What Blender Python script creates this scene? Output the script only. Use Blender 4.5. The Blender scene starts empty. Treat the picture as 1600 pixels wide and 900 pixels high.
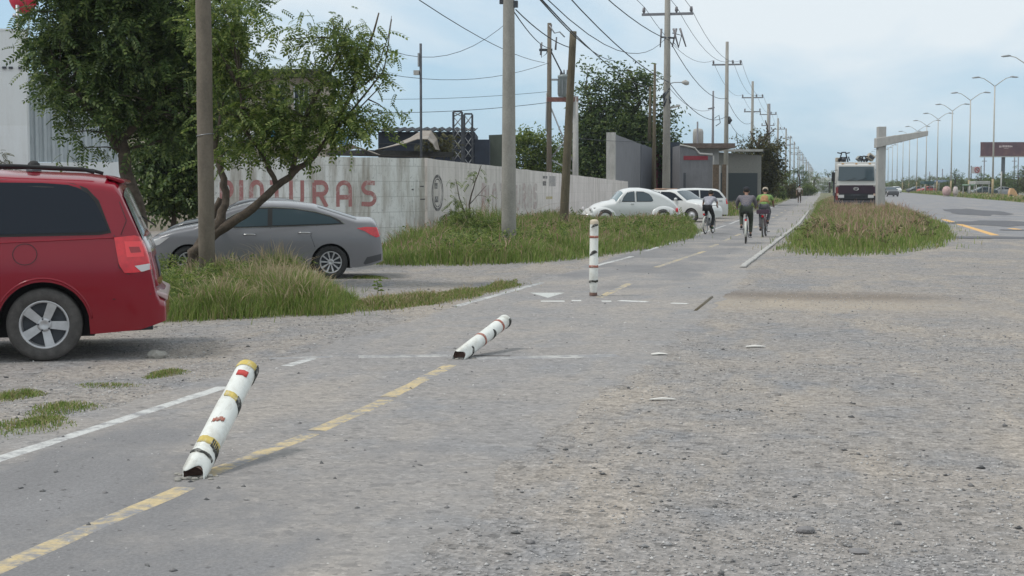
import bpy, bmesh, math, random
import numpy as np
from mathutils import Vector, Matrix
random.seed(7); rng = np.random.default_rng(11)
S = bpy.context.scene; C = S.collection
R = math.radians; PI = math.pi

# ---------------------------------------------------------------- camera, sky, sun, exposure
F = 2311.0; YAW = R(11.9); PITCH = math.atan(160 / F); CAMZ = 1.6
cam = bpy.data.cameras.new('camera'); camo = bpy.data.objects.new('camera', cam); C.objects.link(camo)
cam.sensor_width = 36; cam.lens = 36 * F / 1600; cam.clip_start = .1; cam.clip_end = 4000
camo.location = (0, 0, CAMZ); camo.rotation_euler = (PI / 2 - PITCH, 0, YAW)
S.camera = camo
S.view_settings.view_transform = 'Standard'; S.view_settings.look = 'None'
S.view_settings.exposure = 0.36; S.view_settings.gamma = 1; S.view_settings.use_curve_mapping = False
S.cycles.max_bounces = 6; S.cycles.transparent_max_bounces = 12; S.cycles.use_denoising = True
SUN_EL = R(60); SUN_AZ = R(204)          # azimuth the sun stands at, counted from +X
W = bpy.data.worlds.new('World'); S.world = W; W.use_nodes = True
nt = W.node_tree; N = nt.nodes; L = nt.links; N.clear()
out = N.new('ShaderNodeOutputWorld'); bg = N.new('ShaderNodeBackground'); L.new(bg.outputs[0], out.inputs[0])
sky = N.new('ShaderNodeTexSky'); sky.sky_type = 'NISHITA'; sky.sun_disc = False
sky.sun_elevation = SUN_EL; sky.sun_rotation = PI / 2 - SUN_AZ; sky.air_density = 1.0; sky.dust_density = .6; sky.ozone_density = 1.5
bg.inputs[1].default_value = .1
tc = N.new('ShaderNodeTexCoord'); mp = N.new('ShaderNodeMapping'); mp.inputs['Scale'].default_value = (1, 1, 3.2)
L.new(tc.outputs['Generated'], mp.inputs[0])
n1 = N.new('ShaderNodeTexNoise'); n1.inputs['Scale'].default_value = 4.3; n1.inputs['Detail'].default_value = 7; n1.inputs['Roughness'].default_value = .52
n1.inputs['Distortion'].default_value = .4
L.new(mp.outputs[0], n1.inputs['Vector'])
sp = N.new('ShaderNodeSeparateXYZ'); L.new(tc.outputs['Generated'], sp.inputs[0])
ml = N.new('ShaderNodeMath'); ml.operation = 'MULTIPLY_ADD'; ml.inputs[1].default_value = 2.2
L.new(sp.outputs[2], ml.inputs[0]); L.new(n1.outputs[0], ml.inputs[2])
rp = N.new('ShaderNodeValToRGB'); rp.color_ramp.elements[0].position = .54; rp.color_ramp.elements[1].position = .80
rp.color_ramp.elements[0].color = (0, 0, 0, 1); rp.color_ramp.elements[1].color = (1, 1, 1, 1)
L.new(ml.outputs[0], rp.inputs[0])
# high thin veil everywhere (pale blue) and whiter cloud sheets in it
veil = N.new('ShaderNodeMixRGB'); veil.inputs[0].default_value = .80; veil.inputs[2].default_value = (3.6, 5.2, 6.6, 1)
L.new(sky.outputs[0], veil.inputs[1])
mx = N.new('ShaderNodeMixRGB'); mx.inputs[2].default_value = (6.2, 6.8, 7.2, 1)
L.new(rp.outputs[0], mx.inputs[0]); L.new(veil.outputs[0], mx.inputs[1]); L.new(mx.outputs[0], bg.inputs[0])
sl = bpy.data.lights.new('sun', 'SUN'); so = bpy.data.objects.new('sun', sl); C.objects.link(so)
sl.energy = 1.5; sl.angle = R(10); sl.color = (1, .96, .9)
sd = Vector((math.cos(SUN_EL) * math.cos(SUN_AZ), math.cos(SUN_EL) * math.sin(SUN_AZ), math.sin(SUN_EL)))
so.rotation_euler = sd.to_track_quat('Z', 'Y').to_euler(); so.location = (-20, 20, 60)

# ---------------------------------------------------------------- placing by sight lines
RM = camo.rotation_euler.to_matrix()
FW = Vector((-math.sin(YAW), math.cos(YAW), 0)); RT = Vector((math.cos(YAW), math.sin(YAW), 0))
def ray(px, py): return RM @ Vector(((px - 800) / F, (450 - py) / F, -1))
def G(px, py, z=0.0):
    r = ray(px, py); t = (z - CAMZ) / r.z
    return Vector((r.x * t, r.y * t, z))
def D(px, py, d):
    r = ray(px, py); t = d / r.dot(FW)
    return Vector((0, 0, CAMZ)) + r * t
def dep(p): return Vector(p).dot(FW)
def ztop(base, py):            # height of the point seen at row py straight above base
    return D(800, py, dep(base)).z
def HD(deg): return R(deg) + YAW   # a heading given in the camera's frame (0 = right, 90 = away)

# ---------------------------------------------------------------- materials
def mat(name, col, rough=.7, metal=0, var=0, scale=8, bump=0, bscale=60, coat=0, spec=None, col2=None, trans=0, alpha=1):
    m = bpy.data.materials.new(name); m.use_nodes = True; t = m.node_tree; b = t.nodes['Principled BSDF']
    b.inputs['Base Color'].default_value = (*col, 1); b.inputs['Roughness'].default_value = rough; b.inputs['Metallic'].default_value = metal
    if coat: b.inputs['Coat Weight'].default_value = coat; b.inputs['Coat Roughness'].default_value = .06
    if spec is not None: b.inputs['Specular IOR Level'].default_value = spec
    if trans: b.inputs['Transmission Weight'].default_value = trans
    if var or col2 or bump:
        tc = t.nodes.new('ShaderNodeTexCoord')
    if var or col2:
        n = t.nodes.new('ShaderNodeTexNoise'); n.inputs['Scale'].default_value = scale; n.inputs['Detail'].default_value = 6; n.inputs['Roughness'].default_value = .65
        t.links.new(tc.outputs['Object'], n.inputs['Vector'])
        r = t.nodes.new('ShaderNodeValToRGB'); e = r.color_ramp.elements
        e[0].position = .3; e[1].position = .7
        c2 = col2 or tuple(min(1, c * (1 + var)) for c in col)
        e[0].color = (*(tuple(c * (1 - var) for c in col)), 1); e[1].color = (*c2, 1)
        t.links.new(n.outputs[0], r.inputs[0]); t.links.new(r.outputs[0], b.inputs['Base Color'])
    if bump:
        n2 = t.nodes.new('ShaderNodeTexNoise'); n2.inputs['Scale'].default_value = bscale; n2.inputs['Detail'].default_value = 4
        t.links.new(tc.outputs['Object'], n2.inputs['Vector'])
        bp = t.nodes.new('ShaderNodeBump'); bp.inputs['Strength'].default_value = bump; bp.inputs['Distance'].default_value = .02
        t.links.new(n2.outputs[0], bp.inputs['Height']); t.links.new(bp.outputs[0], b.inputs['Normal'])
    return m
class NB:                      # small node builder
    def __init__(s, name):
        s.m = bpy.data.materials.new(name); s.m.use_nodes = True; s.t = s.m.node_tree; s.b = s.t.nodes['Principled BSDF']
        s.tc = s.t.nodes.new('ShaderNodeTexCoord')
    def n(s, kind, **kw):
        x = s.t.nodes.new(kind)
        for k, v in kw.items():
            if k.startswith('i_'): x.inputs[int(k[2:]) if k[2:].isdigit() else k[2:].replace('_', ' ')].default_value = v
            else: setattr(x, k, v)
        return x
    def l(s, a, b): s.t.links.new(a, b)
    def noise(s, scale, detail=5, rough=.6, vec=None, sc=None):
        x = s.n('ShaderNodeTexNoise', i_Scale=scale, i_Detail=detail, i_Roughness=rough)
        v = vec or s.tc.outputs['Object']
        if sc:
            mp = s.n('ShaderNodeMapping', i_Scale=sc); s.l(v, mp.inputs[0]); v = mp.outputs[0]
        s.l(v, x.inputs['Vector']); return x.outputs[0]
    def ramp(s, src, stops):
        r = s.n('ShaderNodeValToRGB'); e = r.color_ramp.elements
        while len(e) < len(stops): e.new(.5)
        for i, (p, c) in enumerate(stops):
            e[i].position = p; e[i].color = (c, c, c, 1) if isinstance(c, (int, float)) else (*c, 1)
        s.l(src, r.inputs[0]); return r.outputs[0]
    def mix(s, f, a, b, mode='MIX'):
        x = s.n('ShaderNodeMixRGB', blend_type=mode)
        for i, v in enumerate((f, a, b)):
            if isinstance(v, (int, float)): x.inputs[i].default_value = v if i == 0 else (v, v, v, 1)
            elif isinstance(v, tuple): x.inputs[i].default_value = (*v, 1)
            else: s.l(v, x.inputs[i])
        return x.outputs[0]
    def math(s, op, a, b=0.0):
        x = s.n('ShaderNodeMath', operation=op)
        for i, v in enumerate((a, b)):
            if isinstance(v, (int, float)): x.inputs[i].default_value = v
            else: s.l(v, x.inputs[i])
        return x.outputs[0]
    def bump(s, h, st, dist=.02):
        bp = s.n('ShaderNodeBump', i_Strength=st, i_Distance=dist); s.l(h, bp.inputs['Height']); s.l(bp.outputs[0], s.b.inputs['Normal'])
    def fin(s, col, rough=.85):
        if isinstance(col, tuple): s.b.inputs['Base Color'].default_value = (*col, 1)
        else: s.l(col, s.b.inputs['Base Color'])
        s.b.inputs['Roughness'].default_value = rough; return s.m

def gravel_col(q, amount=1.0):
    """loose grey gravel with beige dust, its stones as small random cells"""
    v = q.n('ShaderNodeTexVoronoi', i_Scale=38.0); v.inputs['Randomness'].default_value = 1
    mp = q.n('ShaderNodeMapping', i_Scale=(1, 1, 1)); q.l(q.tc.outputs['Object'], mp.inputs[0]); q.l(mp.outputs[0], v.inputs['Vector'])
    v2 = q.n('ShaderNodeTexVoronoi', i_Scale=15.0); q.l(q.tc.outputs['Object'], v2.inputs['Vector'])
    s1 = q.n('ShaderNodeSeparateColor'); q.l(v.outputs['Color'], s1.inputs[0])
    s2 = q.n('ShaderNodeSeparateColor'); q.l(v2.outputs['Color'], s2.inputs[0])
    st = q.ramp(s1.outputs[0], [(0, .55), (.10, .82), (.55, 1.0), (.9, 1.12), (1, 1.32)])
    st2 = q.ramp(s2.outputs[0], [(0, .62), (.08, .92), (.9, 1.04), (1, 1.2)])
    big = q.noise(.35, 6, .62, sc=(1, 1, 1)); big2 = q.noise(1.3, 5, .6); tracks = q.noise(1.1, 5, .6, sc=(1, .3, 1))
    base = q.mix(q.ramp(big, [(.38, 0), (.62, 1)]), (.268, .254, .247), (.322, .288, .257))
    base = q.mix(q.ramp(big2, [(.5, 0), (.68, .75)]), base, (.225, .228, .24))
    base = q.mix(q.ramp(tracks, [(.50, 0), (.62, .75)]), base, (.365, .318, .27))
    fine = q.ramp(q.noise(14, 4, .7), [(.3, .84), (.7, 1.14)])
    c = q.mix(1.0, base, st, 'MULTIPLY'); c = q.mix(1.0, c, st2, 'MULTIPLY'); c = q.mix(1.0, c, fine, 'MULTIPLY')
    return c, v.outputs['Distance'], s1.outputs[0]

def ground_mat():
    q = NB('gravel_ground'); c, h, k = gravel_col(q)
    # bare dirt rut right of the path, damp and sandy
    geo = q.tc.outputs['Object']; sx = q.n('ShaderNodeSeparateXYZ'); q.l(geo, sx.inputs[0])
    wob = q.noise(.5, 4, .6)
    def band(center, half, soft, src, wamp):
        d = q.math('ABSOLUTE', q.math('ADD', q.math('SUBTRACT', src, center), q.math('MULTIPLY', q.math('SUBTRACT', wob, .5), wamp)))
        return q.ramp(q.math('DIVIDE', d, half * 2), [(.5 - soft, 1), (.5 + soft, 0)])
    p = G(1260, 463)
    m1 = q.math('MULTIPLY', band(p.y, .8, .3, sx.outputs[1], 1.1), band(p.x, 1.8, .2, sx.outputs[0], 1.2))
    c = q.mix(q.math('MULTIPLY', m1, .62), c, (.17, .13, .095))
    m2 = q.math('MULTIPLY', band(p.y - 1.5, .9, .3, sx.outputs[1], 1.0), band(p.x - .2, 2.4, .25, sx.outputs[0], 1.2))
    c = q.mix(q.math('MULTIPLY', m2, .55), c, (.42, .35, .27))
    # land off the roads far away: dry grass and earth
    far = q.ramp(q.noise(.08, 5, .6), [(.4, (.11, .125, .055)), (.62, (.2, .175, .11))])
    fm = q.ramp(q.math('DIVIDE', sx.outputs[1], 400), [(.18, 0), (.30, 1)])
    c = q.mix(fm, c, far)
    q.bump(q.math('ADD', h, q.math('MULTIPLY', k, .5)), .8, .022)
    return q.fin(c, .95)

def asphalt_mat(name='asphalt', dust=.5, base=(.225, .225, .235)):
    q = NB(name); c, h, k = gravel_col(q)
    sx = q.n('ShaderNodeSeparateXYZ'); q.l(q.tc.outputs['Object'], sx.inputs[0])
    a = q.mix(q.ramp(q.noise(1.1, 6, .65, sc=(1, .3, 1)), [(.35, 0), (.7, 1)]), tuple(x * .93 for x in base), tuple(x * 1.18 for x in base))
    grit = q.ramp(q.noise(55, 3, .7), [(.3, .8), (.7, 1.2)]); a = q.mix(1.0, a, grit, 'MULTIPLY')
    stn = q.n('ShaderNodeTexVoronoi', i_Scale=9.0); q.l(q.tc.outputs['Object'], stn.inputs['Vector'])
    a = q.mix(q.ramp(stn.outputs['Distance'], [(.0, .7), (.10, .5), (.13, 0)]), a, (.075, .07, .07))
    # dust and gravel washed over it, mostly where cars cross
    cross = q.ramp(q.math('DIVIDE', q.math('ABSOLUTE', q.math('SUBTRACT', sx.outputs[1], 17.0)), 12.0), [(.0, .30), (.42, .22), (.75, 0)]) if dust > .4 else q.math('ADD', 0.0, 0.0)
    edge = q.ramp(q.math('DIVIDE', q.math('ADD', q.math('ABSOLUTE', q.math('ADD', sx.outputs[0], 3.35)), 0.0), 2.0), [(.55, 0), (.80, .26)]) if dust > .4 else q.math('ADD', 0.0, 0.0)
    n = q.math('ADD', q.math('ADD', q.noise(.45, 6, .66, sc=(1, .7, 1)), cross), edge)
    a = q.mix(q.ramp(n, [(.47, 0), (.60, .82)]), a, q.mix(.25, c, (.255, .247, .245)))
    q.bump(q.math('ADD', q.noise(70, 3, .7), q.math('MULTIPLY', h, .4)), .5, .012)
    return q.fin(a, .9)

def worn_paint(name, col, wear=.5, under=(.25, .245, .25), sc=7):
    q = NB(name); w = q.noise(sc, 7, .72); w2 = q.noise(1.2, 4, .6)
    f = q.ramp(q.math('ADD', q.math('MULTIPLY', w, .65), q.math('MULTIPLY', w2, .35)), [(wear - .05, 0), (wear + .06, 1)])
    dirt = q.ramp(q.noise(30, 4, .7), [(.3, .8), (.7, 1.08)])
    c = q.mix(f, under, col); c = q.mix(1.0, c, dirt, 'MULTIPLY')
    return q.fin(c, .85)

def wall_mat(name, base, block=(.8, .4), stain=.6, mortar=.8, rust=(.36, .30, .24)):
    q = NB(name); mp = q.n('ShaderNodeMapping', i_Rotation=(R(90), 0, 0)); q.l(q.tc.outputs['Object'], mp.inputs[0])
    br = q.n('ShaderNodeTexBrick', i_Scale=1.0); br.inputs['Color1'].default_value = (1, 1, 1, 1); br.inputs['Color2'].default_value = (.93, .93, .92, 1)
    br.inputs['Mortar'].default_value = (mortar, mortar, mortar * .98, 1); br.inputs['Mortar Size'].default_value = .008; br.inputs['Mortar Smooth'].default_value = .4
    br.inputs['Brick Width'].default_value = block[0]; br.inputs['Row Height'].default_value = block[1]
    q.l(mp.outputs[0], br.inputs['Vector'])
    c = q.mix(1.0, base, br.outputs['Color'], 'MULTIPLY')
    st = q.noise(1.6, 7, .7, sc=(1.6, 1.6, .22)); pat = q.noise(3.2, 6, .7)
    c = q.mix(q.ramp(st, [(.44, 0), (.62, stain)]), c, rust)
    c = q.mix(q.ramp(pat, [(.54, 0), (.72, stain * .75)]), c, tuple(x * .62 for x in base))
    blot = q.noise(9, 5, .75); c = q.mix(q.ramp(blot, [(.57, 0), (.68, stain * .8)]), c, (.22, .21, .2))
    q.bump(q.math('ADD', br.outputs['Fac'], q.noise(25, 4, .6)), -.25, .01)
    return q.fin(c, .92)

def leaf_mat(name, c1, c2, c3, tr=.25):
    m = bpy.data.materials.new(name); m.use_nodes = True; t = m.node_tree; b = t.nodes['Principled BSDF']
    g = t.nodes.new('ShaderNodeNewGeometry'); r = t.nodes.new('ShaderNodeValToRGB'); e = r.color_ramp.elements
    e.new(.5); e[0].color = (*c1, 1); e[1].color = (*c2, 1); e[2].color = (*c3, 1); e[0].position = .1; e[1].position = .55; e[2].position = 1
    t.links.new(g.outputs['Random Per Island'], r.inputs[0]); t.links.new(r.outputs[0], b.inputs['Base Color'])
    b.inputs['Roughness'].default_value = .5; b.inputs['Specular IOR Level'].default_value = .3
    tl = t.nodes.new('ShaderNodeBsdfTranslucent'); t.links.new(r.outputs[0], tl.inputs[0])
    ms = t.nodes.new('ShaderNodeMixShader'); ms.inputs[0].default_value = tr
    t.links.new(b.outputs[0], ms.inputs[1]); t.links.new(tl.outputs[0], ms.inputs[2]); t.links.new(ms.outputs[0], t.nodes['Material Output'].inputs[0])
    return m

def concrete(name, base=(.36, .35, .33), v=.2, scale=3):
    q = NB(name); n = q.noise(scale, 7, .7, sc=(1, 1, .35)); f = q.noise(28, 4, .7)
    c = q.mix(q.ramp(n, [(.3, 0), (.7, 1)]), tuple(x * (1 - v) for x in base), tuple(x * (1 + v) for x in base))
    c = q.mix(1.0, c, q.ramp(f, [(.3, .85), (.7, 1.1)]), 'MULTIPLY'); q.bump(f, .3, .01)
    return q.fin(c, .9)

def paint_dusty(name, col, rough=.3, dusty=.35, dustc=(.40, .34, .29)):
    """car paint with road dust low on the body and on upward faces"""
    q = NB(name); sx = q.n('ShaderNodeSeparateXYZ'); q.l(q.tc.outputs['Object'], sx.inputs[0])
    n = q.noise(6, 5, .7); low = q.ramp(q.math('ADD', sx.outputs[2], q.math('MULTIPLY', n, .5)), [(.45, dusty), (1.0, dusty * .12)])
    c = q.mix(low, col, dustc); q.b.inputs['Coat Weight'].default_value = .3; q.b.inputs['Coat Roughness'].default_value = .05; q.b.inputs['Specular IOR Level'].default_value = .35
    return q.fin(c, rough)

mGround = ground_mat(); mPath = asphalt_mat('path_asphalt', .5, (.182, .177, .179)); mRoad = asphalt_mat('road_asphalt', .2, (.20, .20, .212))
mWhiteL = worn_paint('worn_white_line', (.54, .54, .525), .48); mWhiteF = worn_paint('faded_white_marking', (.46, .45, .43), .515, sc=5)
mYell = worn_paint('worn_yellow_line', (.53, .42, .24), .49, sc=9); mOrng = worn_paint('orange_line', (.68, .40, .14), .36)
mConc = concrete('pole_concrete', (.30, .285, .255)); mConcL = concrete('light_concrete', (.40, .39, .37)); mConcD = concrete('grey_block', (.21, .21, .225), .12)
mWood = concrete('weathered_wood', (.115, .095, .062), .3, 5); mWoodG = concrete('grey_wood', (.155, .13, .10), .28, 4)
mMetal = mat('galvanised_metal', (.33, .34, .35), .5, .6, var=.15); mDark = mat('dark_metal', (.06, .065, .075), .55, .3, var=.3)
mLampP = mat('lamp_post_paint', (.42, .40, .36), .5, .2, var=.12, scale=1); mBlack = mat('black_rubber', (.02, .02, .021), .8); mTyre = mat('dusty_tyre', (.075, .07, .066), .9, var=.35, scale=12, bump=.2)
mGlass = mat('dark_tinted_glass', (.008, .013, .022), .09, 0, spec=.28); mGlassC = mat('car_glass', (.055, .08, .095), .05, 0, spec=.6)
mChrome = mat('bright_trim', (.62, .62, .62), .25, .9); mRim = mat('silver_alloy', (.50, .50, .51), .38, .55, var=.15, scale=9)
mWire = mat('wire', (.05, .055, .065), .7); mInsul = mat('insulator', (.16, .15, .16), .4)
mRedLens = mat('red_lens', (.62, .01, .02), .18, coat=.7, var=.2, scale=14); mClear = mat('clear_lens', (.62, .60, .60), .15, coat=.6)
mBark = mat('bark', (.085, .065, .048), .95, var=.45, scale=9, bump=.6, bscale=30)
mLeafA = leaf_mat('leaves_mid_green', (.07, .115, .025), (.14, .20, .045), (.29, .33, .10), .45)
mLeafB = leaf_mat('leaves_dark_green', (.045, .08, .024), (.085, .135, .038), (.20, .25, .08), .4)
mLeafC = leaf_mat('leaves_olive', (.06, .065, .022), (.10, .10, .035), (.15, .13, .05), .25)
mLeafD = leaf_mat('leaves_pale', (.10, .13, .045), (.15, .18, .06), (.21, .23, .09), .25)
mGrassG = leaf_mat('grass_green', (.11, .175, .035), (.185, .26, .06), (.29, .35, .10), .45)
mGrassY = leaf_mat('grass_straw', (.24, .22, .10), (.33, .29, .14), (.42, .36, .20), .4)
mSeedR = leaf_mat('reddish_seed_heads', (.33, .20, .15), (.42, .27, .20), (.54, .40, .29), .4)
mSeed = leaf_mat('grass_seed_heads', (.34, .27, .17), (.44, .34, .22), (.54, .45, .30), .4)

# ---------------------------------------------------------------- mesh helpers
def link(o, parent=None):
    C.objects.link(o)
    if parent is not None: o.parent = parent
    return o
def tag(o, label=None, cat=None, group=None, kind=None):
    if label: o['label'] = label
    if cat: o['category'] = cat
    if group: o['group'] = group
    if kind: o['kind'] = kind
    return o
def thing(name, label, cat, loc=(0, 0, 0), rz=0.0, group=None, scale=1.0):
    o = bpy.data.objects.new(name, None); C.objects.link(o); o.location = loc; o.rotation_euler = (0, 0, rz); o.scale = (scale,) * 3
    o.empty_display_size = .3
    return tag(o, label, cat, group)
class MB:
    def __init__(s): s.v = []; s.f = []; s.mi = []; s.sm = []
    def add(s, vs, fs, m=0, smooth=False):
        k = len(s.v); s.v += [tuple(v) for v in vs]
        for f in fs: s.f.append(tuple(i + k for i in f)); s.mi.append(m); s.sm.append(smooth)
        return s
    def box(s, a, b, m=0, M=None):
        x0, y0, z0 = a; x1, y1, z1 = b
        vs = [Vector((x, y, z)) for z in (z0, z1) for y in (y0, y1) for x in (x0, x1)]
        if M: vs = [M @ v for v in vs]
        return s.add(vs, [(0, 2, 3, 1), (4, 5, 7, 6), (0, 1, 5, 4), (2, 6, 7, 3), (0, 4, 6, 2), (1, 3, 7, 5)], m)
    def tube(s, pts, r, n=10, m=0, caps=True, smooth=True, rough=0):
        pts = [Vector(p) for p in pts]; rs = r if isinstance(r, (list, tuple)) else [r] * len(pts)
        vs = []; prev = None
        for i, p in enumerate(pts):
            t = (pts[min(i + 1, len(pts) - 1)] - pts[max(i - 1, 0)]).normalized()
            if prev is None:
                a = Vector((0, 0, 1)) if abs(t.z) < .9 else Vector((1, 0, 0)); u = t.cross(a).normalized()
            else: u = (prev - t * prev.dot(t)).normalized()
            prev = u; w = t.cross(u)
            for k in range(n):
                an = 2 * PI * k / n; rr = rs[i] * (1 + (random.uniform(-rough, rough) if rough else 0))
                vs.append(p + (u * math.cos(an) + w * math.sin(an)) * rr)
        fs = [(i * n + k, i * n + (k + 1) % n, (i + 1) * n + (k + 1) % n, (i + 1) * n + k) for i in range(len(pts) - 1) for k in range(n)]
        s.add(vs, fs, m, smooth)
        if caps:
            k0 = len(s.v) - len(vs); s.f.append(tuple(k0 + i for i in range(n))[::-1]); s.mi.append(m); s.sm.append(False)
            e = k0 + (len(pts) - 1) * n; s.f.append(tuple(e + i for i in range(n))); s.mi.append(m); s.sm.append(False)
        return s
    def lathe(s, prof, n=24, m=0, M=None, axis='z', smooth=True):
        vs = []
        for (r, h) in prof:
            for k in range(n):
                a = 2 * PI * k / n; c, d = r * math.cos(a), r * math.sin(a)
                v = Vector((c, d, h)) if axis == 'z' else Vector((c, h, d))
                vs.append(M @ v if M else v)
        fs = [(i * n + k, i * n + (k + 1) % n, (i + 1) * n + (k + 1) % n, (i + 1) * n + k) for i in range(len(prof) - 1) for k in range(n)]
        return s.add(vs, fs, m, smooth)
    def ball(s, c, r, m=0, n=12, k=8):
        c = Vector(c); r = r if isinstance(r, (tuple, list)) else (r, r, r)
        vs = [c + Vector((r[0] * math.sin(PI * i / k) * math.cos(2 * PI * j / n), r[1] * math.sin(PI * i / k) * math.sin(2 * PI * j / n), r[2] * math.cos(PI * i / k))) for i in range(k + 1) for j in range(n)]
        return s.add(vs, [(i * n + j, (i + 1) * n + j, (i + 1) * n + (j + 1) % n, i * n + (j + 1) % n) for i in range(k) for j in range(n)], m, True)
    def prism(s, poly, h, m=0, M=None):          # poly in xy, extruded 0..h in z
        n = len(poly); vs = [Vector((x, y, 0)) for x, y in poly] + [Vector((x, y, h)) for x, y in poly]
        if M: vs = [M @ v for v in vs]
        fs = [tuple(range(n))[::-1], tuple(range(n, 2 * n))] + [(i, (i + 1) % n, n + (i + 1) % n, n + i) for i in range(n)]
        return s.add(vs, fs, m)
    def build(s, name, mats, parent=None, smooth=None):
        me = bpy.data.meshes.new(name); me.from_pydata([tuple(v) for v in s.v], [], s.f)
        for mm in (mats if isinstance(mats, (list, tuple)) else [mats]): me.materials.append(mm)
        me.polygons.foreach_set('material_index', s.mi)
        me.polygons.foreach_set('use_smooth', s.sm if smooth is None else [smooth] * len(s.f))
        me.update(); o = bpy.data.objects.new(name, me); return link(o, parent)
def bevel(o, w=.01, seg=2):
    b = o.modifiers.new('bevel', 'BEVEL'); b.width = w; b.segments = seg; b.limit_method = 'ANGLE'; b.angle_limit = R(40); return o
def arr_mesh(name, V, Q, T, mats, mi=None, parent=None):
    """mesh from numpy arrays: V (n,3), Q quads, T tris"""
    me = bpy.data.meshes.new(name); nq, ntr = len(Q), len(T)
    me.vertices.add(len(V)); me.vertices.foreach_set('co', np.asarray(V, np.float32).ravel())
    loops = np.concatenate([np.asarray(Q, np.int32).ravel(), np.asarray(T, np.int32).ravel()]) if ntr else np.asarray(Q, np.int32).ravel()
    me.loops.add(len(loops)); me.loops.foreach_set('vertex_index', loops)
    me.polygons.add(nq + ntr)
    st = np.concatenate([np.arange(nq) * 4, nq * 4 + np.arange(ntr) * 3]).astype(np.int32)
    me.polygons.foreach_set('loop_start', st)
    for m in mats: me.materials.append(m)
    if mi is not None: me.polygons.foreach_set('material_index', np.asarray(mi, np.int32))
    me.update(calc_edges=True); me.validate()
    return link(bpy.data.objects.new(name, me), parent)
def copy_tree(o, parent=None):
    c = o.copy(); C.objects.link(c); c.parent = parent
    for ch in o.children: copy_tree(ch, c)
    return c

# ---------------------------------------------------------------- the ground, path, roads
def sheet(name, pts, m, z):
    b = MB(); b.add([(x, y, z) for x, y in pts], [tuple(range(len(pts)))]); o = b.build(name, m); o['kind'] = 'structure'
    return o
gb = MB(); gb.add([(-700, -60, 0), (900, -60, 0), (900, 2600, 0), (-700, 2600, 0)], [(0, 1, 2, 3)])
g = gb.build('ground', mGround); g['kind'] = 'structure'
def bend(y): return .0158 * max(0, min(y, 62) - 6) if y < 62 else .885 + min(.25, (y - 62) * .002)
def strip_sheet(name, xl, xr, y0, y1, m, z, wob=.08, step=.5, curve=None, far=60):
    b = MB(); ys = []; y = y0
    while y < y1: ys.append(y); y += step if y < far else step * 12
    ys.append(y1); vs = []
    a = c = 0
    for y in ys:
        a = .8 * a + random.uniform(-wob, wob) * .5; c = .8 * c + random.uniform(-wob, wob) * .5
        k = curve(y) if curve else 0
        vs += [(xl(y) + a + k - .05, y, -.004), (xl(y) + a + k, y, z), (xr(y) + c + k, y, z), (xr(y) + c + k + .05, y, -.004)]
    fs = [(4 * i + j, 4 * i + j + 1, 4 * i + 5 + j, 4 * i + 4 + j) for i in range(len(ys) - 1) for j in range(3)]
    b.add(vs, fs); o = b.build(name, m); o['kind'] = 'structure'; return o
strip_sheet('bicycle_path', lambda y: -4.97, lambda y: -1.86 + (0.0 if y > 27 else .16), -8, 900, mPath, .004, wob=.16, step=.25, curve=bend)
strip_sheet('service_road', lambda y: 4.9 + max(0, (60 - y)) * .02, lambda y: 18.2, 45.5, 1200, mRoad, .004, wob=.25)
strip_sheet('highway', lambda y: 24, lambda y: 38, 60, 1400, mRoad, .006, wob=.05)
# kerb at the right edge of the path, where the island begins, and a thin dark tube laid as a crack before it
def kerb(y0, y1, x=-1.66, h=.045, w=.12):
    b = MB(); ys = np.arange(y0, y1 + .01, 1.0)
    for a in ys[:-1]: k = bend(a + .5) - .24; b.box((x - w / 2 + k, a + .012, 0), (x + w / 2 + k, a + .988, h + random.uniform(-.006, .006)))
    return b
o = bevel(kerb(29.0, 95).build('kerb', mConcL), .02); o['kind'] = 'structure'
e0, e1 = G(1086, 486), G(1112, 465)
b = MB(); b.tube([e0 + Vector((0, 0, -.012)), e1 + Vector((0, 0, -.008))], .032, 5, rough=.3); o = b.build('kerb', mWood); o['kind'] = 'structure'  # dark tube standing for a crack in the ground, not a kerb stone

# painted markings: sheets 4 mm over the path, ragged at the edges
def mark(name, quads, m, z=.008, seg=.25):
    b = MB()
    for (x0, y0, x1, y1, w) in quads:
        n = max(1, int(math.hypot(x1 - x0, y1 - y0) / seg)); d = Vector((x1 - x0, y1 - y0)).normalized(); p = Vector((-d.y, d.x)); vs = []
        for i in range(n + 1):
            t = i / n; c = Vector((x0 + (x1 - x0) * t, y0 + (y1 - y0) * t)); e = w / 2; j0, j1 = random.uniform(-.008, .008), random.uniform(-.008, .008)
            zl = .0042 if z < .01 else z - .002
            vs += [(*(c + p * (e + j0 + .012)), zl), (*(c + p * (e + j0)), z), (*(c - p * (e + j1)), z), (*(c - p * (e + j1 + .012)), zl)]
        b.add(vs, [(4 * i + j, 4 * i + 4 + j, 4 * i + 5 + j, 4 * i + 1 + j) for i in range(n) for j in range(3)])
    o = b.build(name, m); o['kind'] = 'structure'; return o
def yy(py, x): # y on the path where the row py meets lateral x
    return min(np.linspace(4, 400, 8000), key=lambda y: abs(G(800, py).dot(FW) - Vector((x, y, 0)).dot(FW)))
def gq(a, c, w): A, B_ = G(*a), G(*c); return (A.x, A.y, B_.x, B_.y, w)
q = [gq(a, c, .095) for a, c in (((-170, 962), (290, 763)), ((318, 744), (487, 679)), ((494, 674), (604, 626)), ((607, 621), (704, 571)), ((934, 466), (985, 443)), ((1025, 418), (1100, 393)))]
q += [(-3.40 + bend(y), y, -3.40 + bend(y + l), y + l, .10) for y, l in ((38.5, 2.2), (43, 2), (47.5, 2), (52, 2), (57, 2), (62, 2), (68, 2), (74, 2), (80, 2), (88, 2), (96, 2))]
mark('yellow_line', q, mYell, .0062)
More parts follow.
